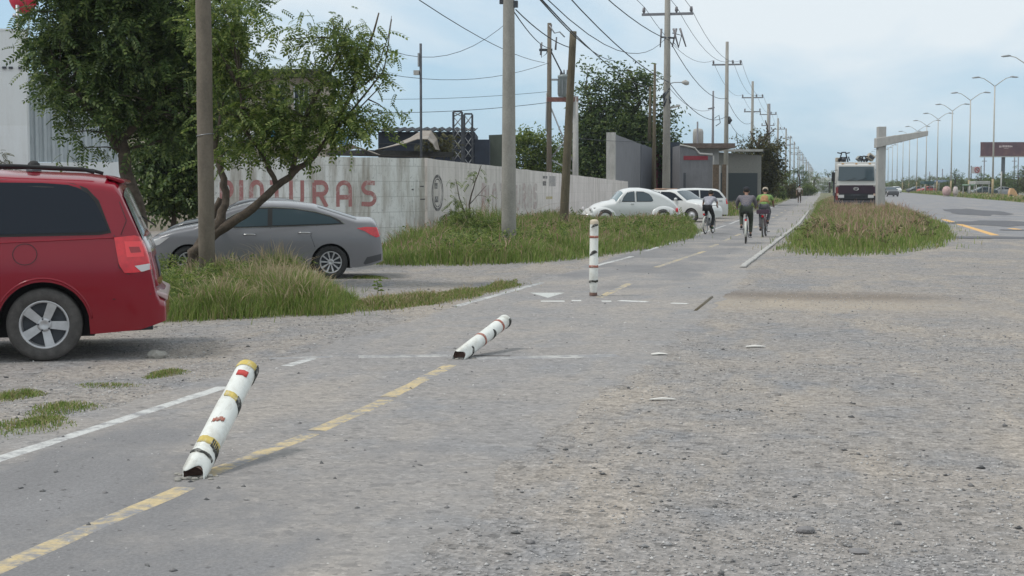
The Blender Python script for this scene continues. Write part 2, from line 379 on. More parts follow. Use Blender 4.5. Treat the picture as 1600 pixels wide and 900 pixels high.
q = [gq(a, c, .09) for a, c in (((-250, 798), (350, 605)), ((445, 573), (487, 561)), ((712, 479), (846, 442)), ((925, 417), (987, 401)))]
q += [(-4.73 + bend(y), y, -4.73 + bend(y + l), y + l, .09) for y, l in ((36, 9), (48, 12), (62, 20), (85, 40))]
mark('white_line', q, mWhiteL, .0062)
mark('white_marking', [gq((560, 558), (705, 556), .17), gq((745, 561), (965, 556), .2), gq((420, 561), (520, 558), .12)], mWhiteF, .0062)
mark('white_marking', [gq((845, 471), (882, 471), .12), gq((893, 470), (908, 470), .14), gq((940, 471), (955, 471), .13), gq((968, 470), (1012, 472), .12), gq((1050, 474), (1075, 475), .1)], worn_paint('stop_dashes', (.62, .62, .60), .38), .0062)
b = MB(); b.add([G(828, 458) + Vector((0, 0, .0062)), G(856, 466) + Vector((0, 0, .0062)), G(882, 458) + Vector((0, 0, .0062))], [(0, 1, 2)]); o = b.build('white_marking', worn_paint('give_way_mark', (.52, .53, .51), .38)); o['kind'] = 'structure'
mark('orange_line', [gq((1475, 343), (1556, 368), .24), gq((1580, 357), (1592, 359), .25)], mOrng, .009)
mark('crack', [gq((740, 556.5), (797, 557), .018)], mat('crack_dark', (.06, .055, .05), .95), .008)
# dark tar patches on the service road
mTar = concrete('tar_patch', (.105, .105, .115), .25)
def blob(c, rx, ry, z, m, name):
    b = MB(); n = 36; ph = [random.uniform(0, 6) for _ in range(4)]
    vs = [(c.x + rx * math.cos(t) * (1 + .16 * math.sin(3 * t + ph[0]) + .1 * math.sin(7 * t + ph[1])), c.y + ry * math.sin(t) * (1 + .16 * math.sin(4 * t + ph[2]) + .1 * math.sin(9 * t + ph[3])), z) for t in (2 * PI * i / n for i in range(n))]
    b.add(vs, [tuple(range(n))]); o = b.build(name, m); o['kind'] = 'structure'; return o
for (px, py, rx, ry) in ((1560, 349, 2.0, 4.5), (1590, 372, 2.6, 1.1), (1520, 331, 1.6, 12), (1596, 360, .8, .8)): blob(G(px, py), rx, ry, .012, mTar, 'road_patch')

# ---------------------------------------------------------------- loose stones and litter
def stones(name, n, ymin, ymax, smin, smax, m, xfun, seed, label):
    r = np.random.default_rng(seed)
    base = np.array([(1, 0, 0), (-1, 0, 0), (0, 1, 0), (0, -1, 0), (0, 0, 1), (0, 0, -1)], float)
    tri = np.array([(0, 2, 4), (2, 1, 4), (1, 3, 4), (3, 0, 4), (2, 0, 5), (1, 2, 5), (3, 1, 5), (0, 3, 5)])
    dist = ymin * (ymax / ymin) ** r.random(n); u = r.uniform(-.37, .37, n)
    P = np.stack([dist * u, dist], 1); X = P[:, 0] * math.cos(YAW) - P[:, 1] * math.sin(YAW); Y = P[:, 0] * math.sin(YAW) + P[:, 1] * math.cos(YAW)
    keep = xfun(X, Y, r); X, Y = X[keep], Y[keep]; k = len(X)
    s = smin * (smax / smin) ** (r.random(k) ** 2.2)
    sc = np.stack([s * r.uniform(.7, 1.4, k), s * r.uniform(.7, 1.2, k), s * r.uniform(.35, .75, k)], 1)
    an = r.uniform(0, 6.28, k); V = base[None] * (1 + r.uniform(-.25, .35, (k, 6, 3)) * .7) * sc[:, None]
    V += r.normal(0, .14, (k, 6, 3)) * s[:, None, None]
    ca, sa = np.cos(an)[:, None], np.sin(an)[:, None]
    x = V[..., 0] * ca - V[..., 1] * sa + X[:, None]; y = V[..., 0] * sa + V[..., 1] * ca + Y[:, None]; z = V[..., 2] + sc[:, 2:3] * .35
    T = (tri[None] + 6 * np.arange(k)[:, None, None]).reshape(-1, 3)
    o = arr_mesh(name, np.stack([x, y, z], -1).reshape(-1, 3), np.zeros((0, 4), int), T, [m]); tag(o, label, 'gravel', kind='stuff'); return o
def offpath(X, Y, r): # outside the path, fewer in wheel tracks
    k = (X < -4.9) | (r.random(len(X)) < np.clip((X + 2.9) / 3.2, 0, 1) ** 1.3) | ((Y > 11.5) & (Y < 22) & (r.random(len(X)) < .35)) | (r.random(len(X)) < .10)
    n = np.sin(X * 1.7 + Y * .35) + np.sin(X * .6 - Y * .8) + np.sin(Y * 2.1 + X * 3.3) * .6
    return k & (r.random(len(X)) < .55 + .3 * n) & ~((X < -9) & (Y > 19))
mStone = leaf_mat('gravel_stones', (.20, .195, .195), (.33, .32, .315), (.54, .52, .50), 0)
mStoneD = leaf_mat('dark_stones', (.07, .07, .072), (.13, .127, .125), (.20, .19, .19), 0)
stones('gravel', 90000, 5.2, 26, .003, .0125, mStone, offpath, 3, 'loose pale grey gravel over the open yard beside the path')
stones('gravel', 1200, 5.2, 20, .008, .022, mStone, offpath, 9, 'larger pale stones lying among the gravel')
stones('gravel', 1600, 5.2, 42, .006, .022, mStoneD, lambda X, Y, r: (r.random(len(X)) < .9) & ~((X < -9) & (Y > 19)), 5, 'scattered dark pebbles and asphalt crumbs on path and gravel')
def rock(px, py, s, label, m, flat=.55):
    b = MB(); bm = bmesh.new(); bmesh.ops.create_icosphere(bm, subdivisions=2, radius=1)
    for v in bm.verts:
        v.co *= 1 + random.uniform(-.16, .16); v.co.x *= s; v.co.y *= s * .7; v.co.z *= s * flat
    me = bpy.data.meshes.new('rock'); bm.to_mesh(me); bm.free(); me.materials.append(m)
    o = link(bpy.data.objects.new('rock', me)); o.location = G(px, py) + Vector((0, 0, s * flat * .55)); tag(o, label, 'rock')
rock(1259, 833, .042, 'dark grey rounded rock lying alone on the gravel at lower right', mStoneD, .5)
rock(1341, 864, .045, 'flat dark angular stone below the rounded rock, near the bottom edge', mStoneD, .28)
rock(244, 559, .10, 'grey lump of rubble on the ground in the shade by the red van', mConc, .5)
def litter(px, py, w, l, rz, label, m, name='litter'):
    b = MB(); b.add([(-l, -w, .006), (0, -w * 1.1, .012), (l, -w * .7, .006), (l * .8, w, .008), (0, w, .016), (-l * .9, w * .8, .006)], [(0, 1, 4, 5), (1, 2, 3, 4)])
    o = b.build(name, m); o.location = G(px, py) + Vector((0, 0, .008)); o.rotation_euler = (0, 0, HD(rz)); tag(o, label, 'litter')
    s = o.modifiers.new('s', 'SOLIDIFY'); s.thickness = .006
mPaper = mat('pale_litter', (.62, .60, .56), .8, var=.15)
litter(1035, 626, .018, .10, 4, 'thin white strip of litter on the gravel, right of the leaning bollards', mPaper)
litter(1030, 555, .04, .08, 10, 'crumpled pale scrap on the gravel near the path edge', mPaper)
litter(1180, 543, .03, .10, 8, 'flat whitish chip lying on the gravel, rightmost of the litter', mPaper)
litter(770, 512, .05, .07, 30, 'tiny dark scrap under the tip of the far fallen bollard', mBlack)

# ---------------------------------------------------------------- grass
def in_poly(P, poly):
    x, y = P[:, 0], P[:, 1]; c = np.zeros(len(P), bool); n = len(poly)
    for i in range(n):
        x0, y0 = poly[i]; x1, y1 = poly[(i + 1) % n]
        with np.errstate(divide='ignore', invalid='ignore'):
            c ^= ((y0 > y) != (y1 > y)) & (x < (x1 - x0) * (y - y0) / (y1 - y0 + 1e-12) + x0)
    return c
def grass(poly, n, h, label, w=.006, straw=.3, seed=.12, rs=1, name='grass', ground=False, edge=.5, clump=.9, lean=.35, hfun=None, seedm=None):
    if not ground: poly = [tuple(G(*p).xy) for p in poly]
    A = np.array(poly); r = np.random.default_rng(rs); lo, hi = A.min(0), A.max(0)
    P = r.uniform(lo, hi, (n * 6, 2)); P = P[in_poly(P, poly)]
    # clumps: density and height follow a few sine fields
    fld = np.sin(P[:, 0] * 2.3 + 1.3 * np.sin(P[:, 1] * 1.1)) * np.sin(P[:, 1] * 1.9 + P[:, 0] * .7) * .5 + .5 * np.sin(P[:, 0] * 5.1 + P[:, 1] * 3.7)
    # distance to polygon edge
    d = np.full(len(P), 9e9)
    for i in range(len(poly)):
        a, c = A[i], A[(i + 1) % len(A)]; t = np.clip(((P - a) @ (c - a)) / max(1e-9, (c - a) @ (c - a)), 0, 1); d = np.minimum(d, np.linalg.norm(P - a - t[:, None] * (c - a), axis=1))
    d = d - edge * .22 * (.5 + .5 * np.sin(P[:, 0] * 3.1 + 2 * np.sin(P[:, 1] * 2.3)) * np.sin(P[:, 1] * 2.7 + P[:, 0])); P, fld, d = P[d > 0], fld[d > 0], d[d > 0]; e = np.clip(d / edge, 0, 1)
    big = .5 + .5 * np.sin(P[:, 0] * 1.05 + 1.7 * np.sin(P[:, 1] * .6 + rs)) * np.cos(P[:, 1] * .8 + P[:, 0] * .3)
    k = r.random(len(P)) < (.25 + .75 * e) * (1 - clump * .35 + clump * .35 * fld); P, fld, e, big = P[k][:n], fld[k][:n], e[k][:n], big[k][:n]; n = len(P)
    if edge > .3:   # stray blades spilling over the edge
        kk = np.flatnonzero(e < .5)[::7]; P = np.concatenate([P, P[kk] + r.normal(0, .28 * edge + .12, (len(kk), 2))]); fld = np.concatenate([fld, fld[kk]]); big = np.concatenate([big, big[kk]]); e = np.concatenate([e, 0 * kk]); n = len(P)
    H = h * (.30 + .70 * e) * (.70 + .22 * fld) * (.72 + .42 * big) * r.uniform(.45, 1.12, n) 
    if hfun: H = H * hfun(P[:, 0], P[:, 1])
    typ = np.zeros(n, int); u = r.random(n)
    typ[u < straw] = 1; typ[(u > 1 - seed) & (H > .4 * h)] = 2; H = np.where(typ == 2, H * 1.25, H)
    an = r.uniform(0, 2 * PI, n); ln = np.abs(r.normal(0, lean, n)) * H; dx, dy = np.cos(an) * ln, np.sin(an) * ln
    pa = r.uniform(0, 2 * PI, n); wx, wy = np.cos(pa) * w, np.sin(pa) * w
    g_ = (typ == 2)
    ws = np.where(g_, .35, 1.0)[:, None]; wm = np.where(g_, .35, .85)[:, None]; wt = np.where(g_, 1.3, .0)[:, None]
    B = np.stack([P[:, 0], P[:, 1], np.zeros(n)], 1); Wv = np.stack([wx, wy, 0 * wx], 1)
    Mi = B + np.stack([dx * .35, dy * .35, H * .6], 1); Mu = B + np.stack([dx * .62, dy * .62, H * .8], 1); Tp = B + np.stack([dx, dy, H * np.where(ln > .5 * H, .9, 1)], 1)
    V = np.stack([B - Wv * ws, B + Wv * ws, Mi - Wv * wm, Mi + Wv * wm, Mu - Wv * np.maximum(wm * .7, wt), Mu + Wv * np.maximum(wm * .7, wt), Tp], 1).reshape(-1, 3)
    o7 = 7 * np.arange(n)[:, None]
    Q1 = np.array([[0, 1, 3, 2]]) + o7; Q2 = np.array([[2, 3, 5, 4]]) + o7; T = np.array([[4, 5, 6]]) + o7
    mi = np.concatenate([typ, typ, typ]); mi = np.where(mi == 2, 2, mi)
    mi[:n] = np.where(typ == 2, 1, typ)
    o = arr_mesh(name, V, np.concatenate([Q1, Q2]), T, [mGrassG, mGrassY, seedm or mSeed], mi)
    return tag(o, label, 'grass', kind='stuff')
grass([(232, 506), (400, 499), (525, 494), (572, 486), (560, 470), (520, 455), (500, 443), (360, 436), (225, 436)], 48000, .60, 'tall unmown grass with pinkish seed heads between the red van and the grey sedan', straw=.2, seed=.09, rs=2, edge=.6, lean=.55, w=.0042)
grass([(530, 490), (640, 483), (735, 469), (818, 447), (808, 437), (740, 452), (640, 466), (560, 468)], 7000, .20, 'low fringe of yellowing grass along the edge of the path', straw=.5, seed=.08, rs=3, edge=.35, lean=.6)
grass([(540, 436), (620, 437), (600, 431), (548, 431)], 900, .07, 'thin weeds creeping over gravel behind the grey sedan', straw=.3, seed=0, rs=4, lean=.8, edge=.3)
mound = G(715, 374)
grass([(560, 415), (700, 417), (830, 413), (905, 407), (975, 397), (1040, 386), (1085, 374), (1096, 360), (1085, 352), (900, 352), (880, 345), (665, 376), (600, 384)], 85000, .60, 'broad belt of tall green grass in front of the white wall', w=.0075, straw=.18, seed=.05, rs=5, seedm=mSeedR, edge=.7, hfun=lambda x, y: np.where(x < -9.2, 1.35, 1.0) + .75 * np.exp(-(((x - mound.x) ** 2 + (y - mound.y) ** 2) / 3.5)), lean=.55)
cr = [G(1214, 392), G(1245, 400), G(1330, 402), G(1415, 398), G(1475, 388), G(1500, 374), G(1492, 362)]
poly = [(-1.33, 37.5)] + [tuple(p.xy) for p in cr] + [(4.9, 60), (5.0, 100), (4.8, 150), (-.6, 150), (-.75, 90), (-.95, 60)]
grass(poly, 100000, .78, 'overgrown island of reddish seeding grass between the path and the service road', w=.009, straw=.2, seed=.15, rs=6, seedm=mSeedR, ground=True, edge=1.3, lean=.52, hfun=lambda x, y: .75 + .25 * np.clip((y - 36) / 8, 0, 1))
grass([(-4.2, 78), (-9.5, 78), (-9.5, 300), (-4.0, 300)], 16000, .55, 'weedy verge left of the path beyond the parked white cars', w=.03, straw=.3, seed=.1, rs=7, ground=True)
grass([(18.6, 60), (23.6, 60), (23.6, 700), (18.6, 700)], 26000, .75, 'rough grass along the median at the foot of the lamp posts', w=.06, straw=.35, seed=.1, rs=8, ground=True, lean=.5, edge=.8)
for i, (px, py, rx, ry, hh, lb) in enumerate(((258, 585, .16, .22, .07, 'small green tuft at the edge of the dirt near the path'), (20, 672, .34, .34, .06, 'low patch of weeds at the left picture edge'), (95, 640, .28, .25, .06, 'flat green weeds on the dirt below the van wheel'),
      (22, 620, .22, .2, .10, 'straggly tuft of grass left on the dirt shoulder'), (55, 660, .16, .2, .06, 'thin weeds on the dirt shoulder'), (165, 603, .3, .12, .04, 'sparse dry grass between the van and the path'))):
    c = G(px, py); grass([(c.x + rx * math.cos(t) * (1 + .2 * math.sin(3 * t)), c.y + ry * 1.6 * math.sin(t)) for t in np.arange(0, 6.28, .4)], 700 if i < 5 else 350, hh, lb, w=.0035, straw=.35, seed=.02, rs=20 + i, ground=True, edge=.15, lean=.9)
def scatter_tufts(polys, n, lab, rs):
    pass

# ---------------------------------------------------------------- bollards
mBol = NB('bollard_white'); _n = mBol.noise(9, 6, .7); _c = mBol.mix(mBol.ramp(_n, [(.47, 0), (.66, .7)]), (.72, .73, .69), (.52, .50, .44))
_s = mBol.noise(3, 5, .7, sc=(3, 3, .8)); mBol = mBol.fin(mBol.mix(mBol.ramp(_s, [(.56, 0), (.68, .65)]), _c, (.36, .33, .28)), .5)
mYT = worn_paint('yellow_tape', (.60, .46, .13), .42, (.60, .58, .5), 22); mBT = worn_paint('black_tape', (.04, .04, .035), .42, (.5, .49, .45), 22)
mRT = worn_paint('red_reflector', (.55, .07, .06), .38, (.6, .4, .36), 20); mRTd = worn_paint('faded_red_tape', (.38, .14, .10), .43, (.58, .5, .45), 20)
def curved_patch(b, r, a0, a1, z0, z1, skew=0, n=12, wob=.0, m=0):
    """a band piece on the tube: angles a0..a1, between z0 and z1, its edges slanting"""
    vs = []
    for i in range(n + 1):
        t = i / n; a = a0 + (a1 - a0) * t; s = skew * (t - .5)
        lo = z0 + s + random.uniform(-wob, wob); hi = z1 + s + random.uniform(-wob, wob)
        if m == 9: pass
        for z, rr in ((lo, r), (lo, r + .0035), (hi, r + .0035), (hi, r)): vs.append((rr * math.cos(a), rr * math.sin(a), z))
    fs = [(4 * i + k, 4 * i + 4 + k, 4 * i + 4 + (k + 1) % 4, 4 * i + (k + 1) % 4) for i in range(n) for k in range(4)] + [(0, 1, 2, 3), (4 * n + 3, 4 * n + 2, 4 * n + 1, 4 * n)]
    b.add(vs, fs, 0, True)
def lens_patch(b, r, a0, a1, z0, z1, up=True, n=12):
    """a tape piece pointed at both ends (a diagonal stripe seen round the tube)"""
    vs = []
    for i in range(n + 1):
        t = i / n; a = a0 + (a1 - a0) * t; h = math.sin(PI * t) ** .7 * (z1 - z0); s = (t - .5) * (z1 - z0) * .9 * (1 if up else -1)
        lo, hi = z0 + s, z0 + s + max(h, .003)
        for z, rr in ((lo, r), (lo, r + .0045), (hi, r + .0045), (hi, r)): vs.append((rr * math.cos(a), rr * math.sin(a), z))
    fs = [(4 * i + k, 4 * i + 4 + k, 4 * i + 4 + (k + 1) % 4, 4 * i + (k + 1) % 4) for i in range(n) for k in range(4)]
    b.add(vs, fs, 0, True)
def bollard(loc, top, r, label, style):
    d = Vector(top) - Vector(loc); Ln = d.length; t = thing('bollard', label, 'bollard', loc, group='striped bollards along the centre line of the path')
    qz = d.to_track_quat('Z', 'Y')
    # roll so that local -X... faces the camera
    cdir = (qz.inverted() @ (Vector((0, 0, CAMZ)) - Vector(loc))); th = math.atan2(cdir.y, cdir.x)
    t.rotation_mode = 'QUATERNION'; t.rotation_quaternion = qz @ Matrix.Rotation(th, 3, 'Z').to_quaternion()   # local +X faces the camera
    b = MB()
    if style == 'stand': b.lathe([(r * .55, 0), (r * .75, .06), (r * .9, .16), (r * .97, .2), (r * 1.04, .22), (r * 1.04, Ln * .5), (r, Ln * .5 + .005), (r, Ln - .07)], 28)
    elif style == 'torn': b.lathe([(r * .98, .0), (r * 1.08, .005), (r * 1.08, .17), (r * .99, .175), (r * 1.05, .18), (r * 1.05, Ln * .62), (r * .98, Ln * .622), (r * .98, Ln - .05)], 28)
    else: b.lathe([(r * .94, 0), (r * 1.0, .003), (r * 1.0, Ln * .36), (r * .985, Ln * .362), (r * .985, Ln - .04)], 28)
    # bent wall of the torn foot
    for i, v in enumerate(b.v):
        if v[2] < .03: b.v[i] = (v[0], v[1], v[2] + .03 * math.sin(math.atan2(v[1], v[0]) * 3 + 1) * (v[0] > -.5))
    b.build('post', mBol, t)
    hb = MB(); hb.lathe([(0, .055), (r * .90, .055), (r * .93, .012)], 20); hb.build('hollow_core', mat('rusty_core', (.13, .08, .065), .95, var=.5, scale=18), t)
    cb = MB(); cb.lathe([(r * 1.02, Ln - .07), (r * 1.02, Ln - .035), (r * .93, Ln - .015), (r * .6, Ln), (0, Ln + .004)], 28)
    cb.build('cap', {'stand': mat('dusty_beige_cap', (.55, .47, .36), .7), 'torn': mYT, 'fallen': mBol}[style], t)
    P = MB; q = r * 1.05
    def bands(name, m, fn): x = MB(); fn(x); return x.build(name, m, t)
    if style == 'torn':
        bands('yellow_band', mYT, lambda x: curved_patch(x, q * .96, -.9, 1.3, Ln * .61, Ln * .61 + .045, -.05, wob=.003))
        bands('black_band', mBT, lambda x: curved_patch(x, q * .965, .35, 1.9, Ln * .575, Ln * .575 + .06, -.05, wob=.003))
        bands('yellow_band', mYT, lambda x: curved_patch(x, q, -1.2, 1.0, .205, .255, -.02, wob=.004))
        bands('black_band', mBT, lambda x: curved_patch(x, q, .1, 1.8, .165, .225, -.05, wob=.004))
        bands('black_band', mBT, lambda x: curved_patch(x, q * 1.04, -1.5, .9, .12, .138, -.03, wob=.005))
        bands('black_band', mBT, lambda x: curved_patch(x, r * 1.03, .7, 1.9, Ln - .10, Ln - .035, -.04, wob=.002))
        bands('red_reflector', mRT, lambda x: curved_patch(x, r * .99, -.75, .25, Ln * .83, Ln * .83 + .045, 0, wob=.002))
        bands('red_reflector', mRTd, lambda x: curved_patch(x, q, -.7, .2, Ln * .40, Ln * .40 + .03, .03, wob=.008))
    elif style == 'stand':
        bands('black_band', mBT, lambda x: lens_patch(x, r * 1.03, -.7, 1.1, Ln - .10, Ln - .06))
        bands('red_band', mRTd, lambda x: curved_patch(x, r, -1.7, 1.7, Ln * .76, Ln * .76 + .035, 0, wob=.002))
        bands('black_band', mBT, lambda x: lens_patch(x, r, -1.1, .9, Ln * .55, Ln * .55 + .055))
        bands('red_band', mRTd, lambda x: curved_patch(x, q * .995, -1.7, 1.7, Ln * .375, Ln * .375 + .035, 0, wob=.002))
        bands('black_band', mBT, lambda x: curved_patch(x, q * .995, -1.3, 1.5, Ln * .185, Ln * .185 + .03, .01, wob=.006))
    else:
        bands('red_band', mRTd, lambda x: curved_patch(x, r * .985, -1.9, 1.9, Ln * .80, Ln * .80 + .035, 0, wob=.003))
        bands('red_band', mRTd, lambda x: curved_patch(x, r * .985, -1.9, 1.9, Ln * .42, Ln * .42 + .035, 0, wob=.003))
        bands('black_band', mBT, lambda x: curved_patch(x, r * 1.03, .1, 2.4, Ln - .07, Ln - .03, -.02, wob=.003))
        bands('black_band', mBT, lambda x: lens_patch(x, r * .985, -.1, 2.2, Ln * .60, Ln * .60 + .05, False))
        bands('black_band', mBT, lambda x: curved_patch(x, r, .0, 2.0, Ln * .15, Ln * .15 + .03, -.03, wob=.006))
    return t
def lean_top(base, px, py, Ln):
    """end point of a rod of length Ln standing at base and seen ending at the pixel, leaning away"""
    best = None
    for d in np.linspace(dep(base) - 1.2, dep(base) + 1.2, 600):
        p = D(px, py, d)
        if p.z < .05: continue
        e = abs((p - base).length - Ln)
        if dep(p) > dep(base) + .05 and (best is None or e < best[0]): best = (e, p)
    return best[1]
p0 = G(302, 748); bollard(p0 + Vector((0, 0, .015)), lean_top(p0, 389, 572, 1.0), .066, 'nearest striped bollard, leaning over with a torn foot and a yellow top', 'torn')
p1 = G(717, 562); bollard(p1 + Vector((0, 0, .03)), lean_top(p1, 791, 500, 1.05), .064, 'middle striped bollard knocked down almost flat, its open foot towards us', 'fallen')
p2 = G(927, 463); p2t = p2.copy(); p2t.z = ztop(p2, 343); p2t.x += .01; bollard(p2, p2t, .062, 'upright white bollard with thin red bands beside the yellow line', 'stand')
b = MB()
for c, k in ((p0, 26), (p1, 14), (p2, 10)):
    for _ in range(k):
        a = random.uniform(0, 6.28); rr = random.uniform(.03, .16); s = random.uniform(.006, .02); b.ball((c.x + rr * math.cos(a), c.y + rr * math.sin(a) * .8, s * .5), (s * 1.3, s, s * .6), n=6, k=4)
tag(b.build('rubble', mConc), 'crumbs of broken concrete round the feet of the bollards', 'rubble', kind='stuff')
# ---------------------------------------------------------------- cars
def lerp(pts, x):
    if x <= pts[0][0]: return pts[0][1]
    for (a, b), (c, d) in zip(pts, pts[1:]):
        if x <= c: return b + (d - b) * (x - a) / (c - a + 1e-12)
    return pts[-1][1]
class Body:
    def __init__(s, L, W, top, wheels, Rw, zb=.22, belt=.95, tumble=.17, cr=.10, corner=.16, bottom=None, arch=1.18, bulge=.03, ends=6, lowin=.05, crown=.0):
        s.L, s.W, s.top, s.wh, s.R, s.zb, s.belt, s.tu, s.cr, s.co, s.bot, s.arch, s.bulge, s.ends, s.lowin, s.crown = L, W, top, wheels, Rw, zb, belt, tumble, cr, corner, bottom, arch, bulge, ends, lowin, crown
        s.H = max(z for x, z in top); s.x0 = top[0][0]; s.x1 = top[-1][0]
    def zt(s, x):   # slightly smoothed profile
        h = .035; return (lerp(s.top, x - h) + 2 * lerp(s.top, x) + lerp(s.top, x + h)) / 4
    def plan(s, x):
        a = (x - s.x0) / s.co; c = (s.x1 - x) / (s.co * 1.6); k = 1.0
        for t in (a, c):
            if t < 1: t = max(0, t); k *= .80 + .20 * math.sqrt(max(0, 1 - (1 - t) ** 2))
        return k * (1 - .045 * (abs(x) / (s.L / 2)) ** 2)
    def w(s, x, z):
        hw = s.W / 2 * s.plan(x)
        if z > s.belt: return hw * (1 - s.tu * ((z - s.belt) / (s.H - s.belt)) ** 1.15 - .012)
        t = (s.belt - z) / (s.belt - s.zb); return hw * (1 - s.lowin * t ** 2.5 + s.bulge * math.sin(PI * min(1, t * 1.1)) - .012 * max(0, 1 - t * 6))
    def zbot(s, x):
        z = lerp(s.bot, x) if s.bot else s.zb
        for xw in s.wh:
            d = s.R * s.arch; 
            if abs(x - xw) < d: z = max(z, s.R + math.sqrt(d * d - (x - xw) ** 2) * .98)
        return z
    def crv(s, x): return min(s.cr, max(.02, (s.zt(x) - s.zbot(x)) * .45))
    def side(s, x, z):
        zt, cr = s.zt(x), s.crv(x); zs = zt - cr
        if z <= zs: return s.w(x, z)
        q = min(1, (z - zs) / cr); return s.w(x, zs) * max(0, 1 - q ** 2.6) ** (1 / 2.6)
    def topz(s, x, y):
        zt, cr = s.zt(x), s.crv(x); ws = s.w(x, zt - cr); q = min(1, abs(y) / ws)
        return zt - cr + cr * (1 - q ** 2.6) ** (1 / 2.6) + s.crown * (1 - q * q)
    def build(s, paint, root, name='body'):
        xs = set()
        for (a, _), (c, _) in zip(s.top, s.top[1:]):
            n = max(2, int((c - a) / .09)); xs |= {round(a + (c - a) * i / n, 4) for i in range(n + 1)}
        for xw in s.wh:
            d = s.R * s.arch; xs |= {round(xw + d * math.cos(t), 4) for t in np.linspace(0, PI, 17)}
        xs = sorted(x for x in xs if s.x0 <= x <= s.x1); xs = [x for i, x in enumerate(xs) if i == 0 or x - xs[i - 1] > .006]
        vs = []; K = 12; T = 9; n = K + T
        for x in xs:
            zb, zt, cr = s.zbot(x), s.zt(x), s.crv(x); zs = zt - cr; ring = [(0, zb), (s.w(x, zb) * .8, zb)]
            for k in range(K): z = zb + (zs - zb) * k / (K - 1); ring.append((s.w(x, z), z))
            ws = s.w(x, zs)
            for k in range(1, T + 1):
                a = PI / 2 * k / T; y = ws * math.cos(a) ** (2 / 2.6); 
                if k == T: y = 0
                ring.append((y, zs + cr * math.sin(a) ** (2 / 2.6) + s.crown * (1 - (y / ws) ** 2)))
            m = len(ring); full = [(x, y, z) for y, z in ring] + [(x, -y, z) for y, z in ring[-2:0:-1]]
            vs.append(full)
        n = len(vs[0]); m = len(ring); b = MB(); fs = []; mi = []
        for i in range(len(vs) - 1):
            for k in range(n):
                fs.append((i * n + k, (i + 1) * n + k, (i + 1) * n + (k + 1) % n, i * n + (k + 1) % n)); mi.append(1 if k in (0, 1, n - 1, n - 2) else 0)
        b.add([v for r_ in vs for v in r_], fs, 0, True); b.mi = mi
        e = (len(vs) - 1) * n
        b.f += [tuple(range(n))[::-1], tuple(e + k for k in range(n))]; b.mi += [0, 0]; b.sm += [True, True]
        o = b.build(name, [paint, mBlack], root)
        me = o.data
        for p in me.polygons: p.use_smooth = True
        es = o.modifiers.new('es', 'EDGE_SPLIT'); es.split_angle = R(38)
        return o
    def side_patch(s, poly, off, name, m, root, sides=(1, -1), nx=26, nz=9, b=None):
        """a panel lying on the flank, its outline given in (x, z)"""
        xs = [p[0] for p in poly]; x0, x1 = min(xs), max(xs); own = b is None; b = b or MB()
        def span(x):
            zz = []
            for i in range(len(poly)):
                (a, c), (d, e) = poly[i], poly[(i + 1) % len(poly)]
                if a != d and min(a, d) - 1e-9 <= x <= max(a, d) + 1e-9: zz.append(c + (e - c) * (x - a) / (d - a))
            return min(zz), max(zz)
        cols = [x0 + 1e-6 + (x1 - x0 - 2e-6) * i / nx for i in range(nx + 1)]
        for sg in sides:
            b = MB(); vs = []
            for x in cols:
                lo, hi = span(x)
                for k in range(nz + 1):
                    z = lo + (hi - lo) * k / nz; vs.append((x, sg * (s.side(x, z) + off), z))
            n = nz + 1
            b.add(vs, [(i * n + k, (i + 1) * n + k, (i + 1) * n + k + 1, i * n + k + 1) for i in range(nx) for k in range(nz)], 0, True)
            o = b.build(name, m, root)
        return o
    def top_patch(s, x0, x1, f0, f1, off, name, m, root, nx=10, ny=14, y0=None):
        vs = []
        for i in range(nx + 1):
            x = x0 + (x1 - x0) * i / nx; f = f0 + (f1 - f0) * i / nx; ws = s.w(x, s.zt(x) - s.crv(x))
            dz = (s.zt(x + .03) - s.zt(x - .03)) / .06; nn = Vector((-dz, 0, 1)).normalized() * off
            for k in range(ny + 1):
                y = ws * f * (2 * k / ny - 1); vs.append((x + nn.x, y, s.topz(x, y) + nn.z))
        n = ny + 1; b = MB(); b.add(vs, [(i * n + k, i * n + k + 1, (i + 1) * n + k + 1, (i + 1) * n + k) for i in range(nx) for k in range(ny)], 0, True)
        return b.build(name, m, root)
    def seam(s, pts, root, b, r=.004):
        for sg in (1, -1):
            q = MB(); q.tube([(x, sg * (s.side(x, z) + .0005), z) for x, z in pts], r, 5); q.build('panel_gap', mBlack, root)
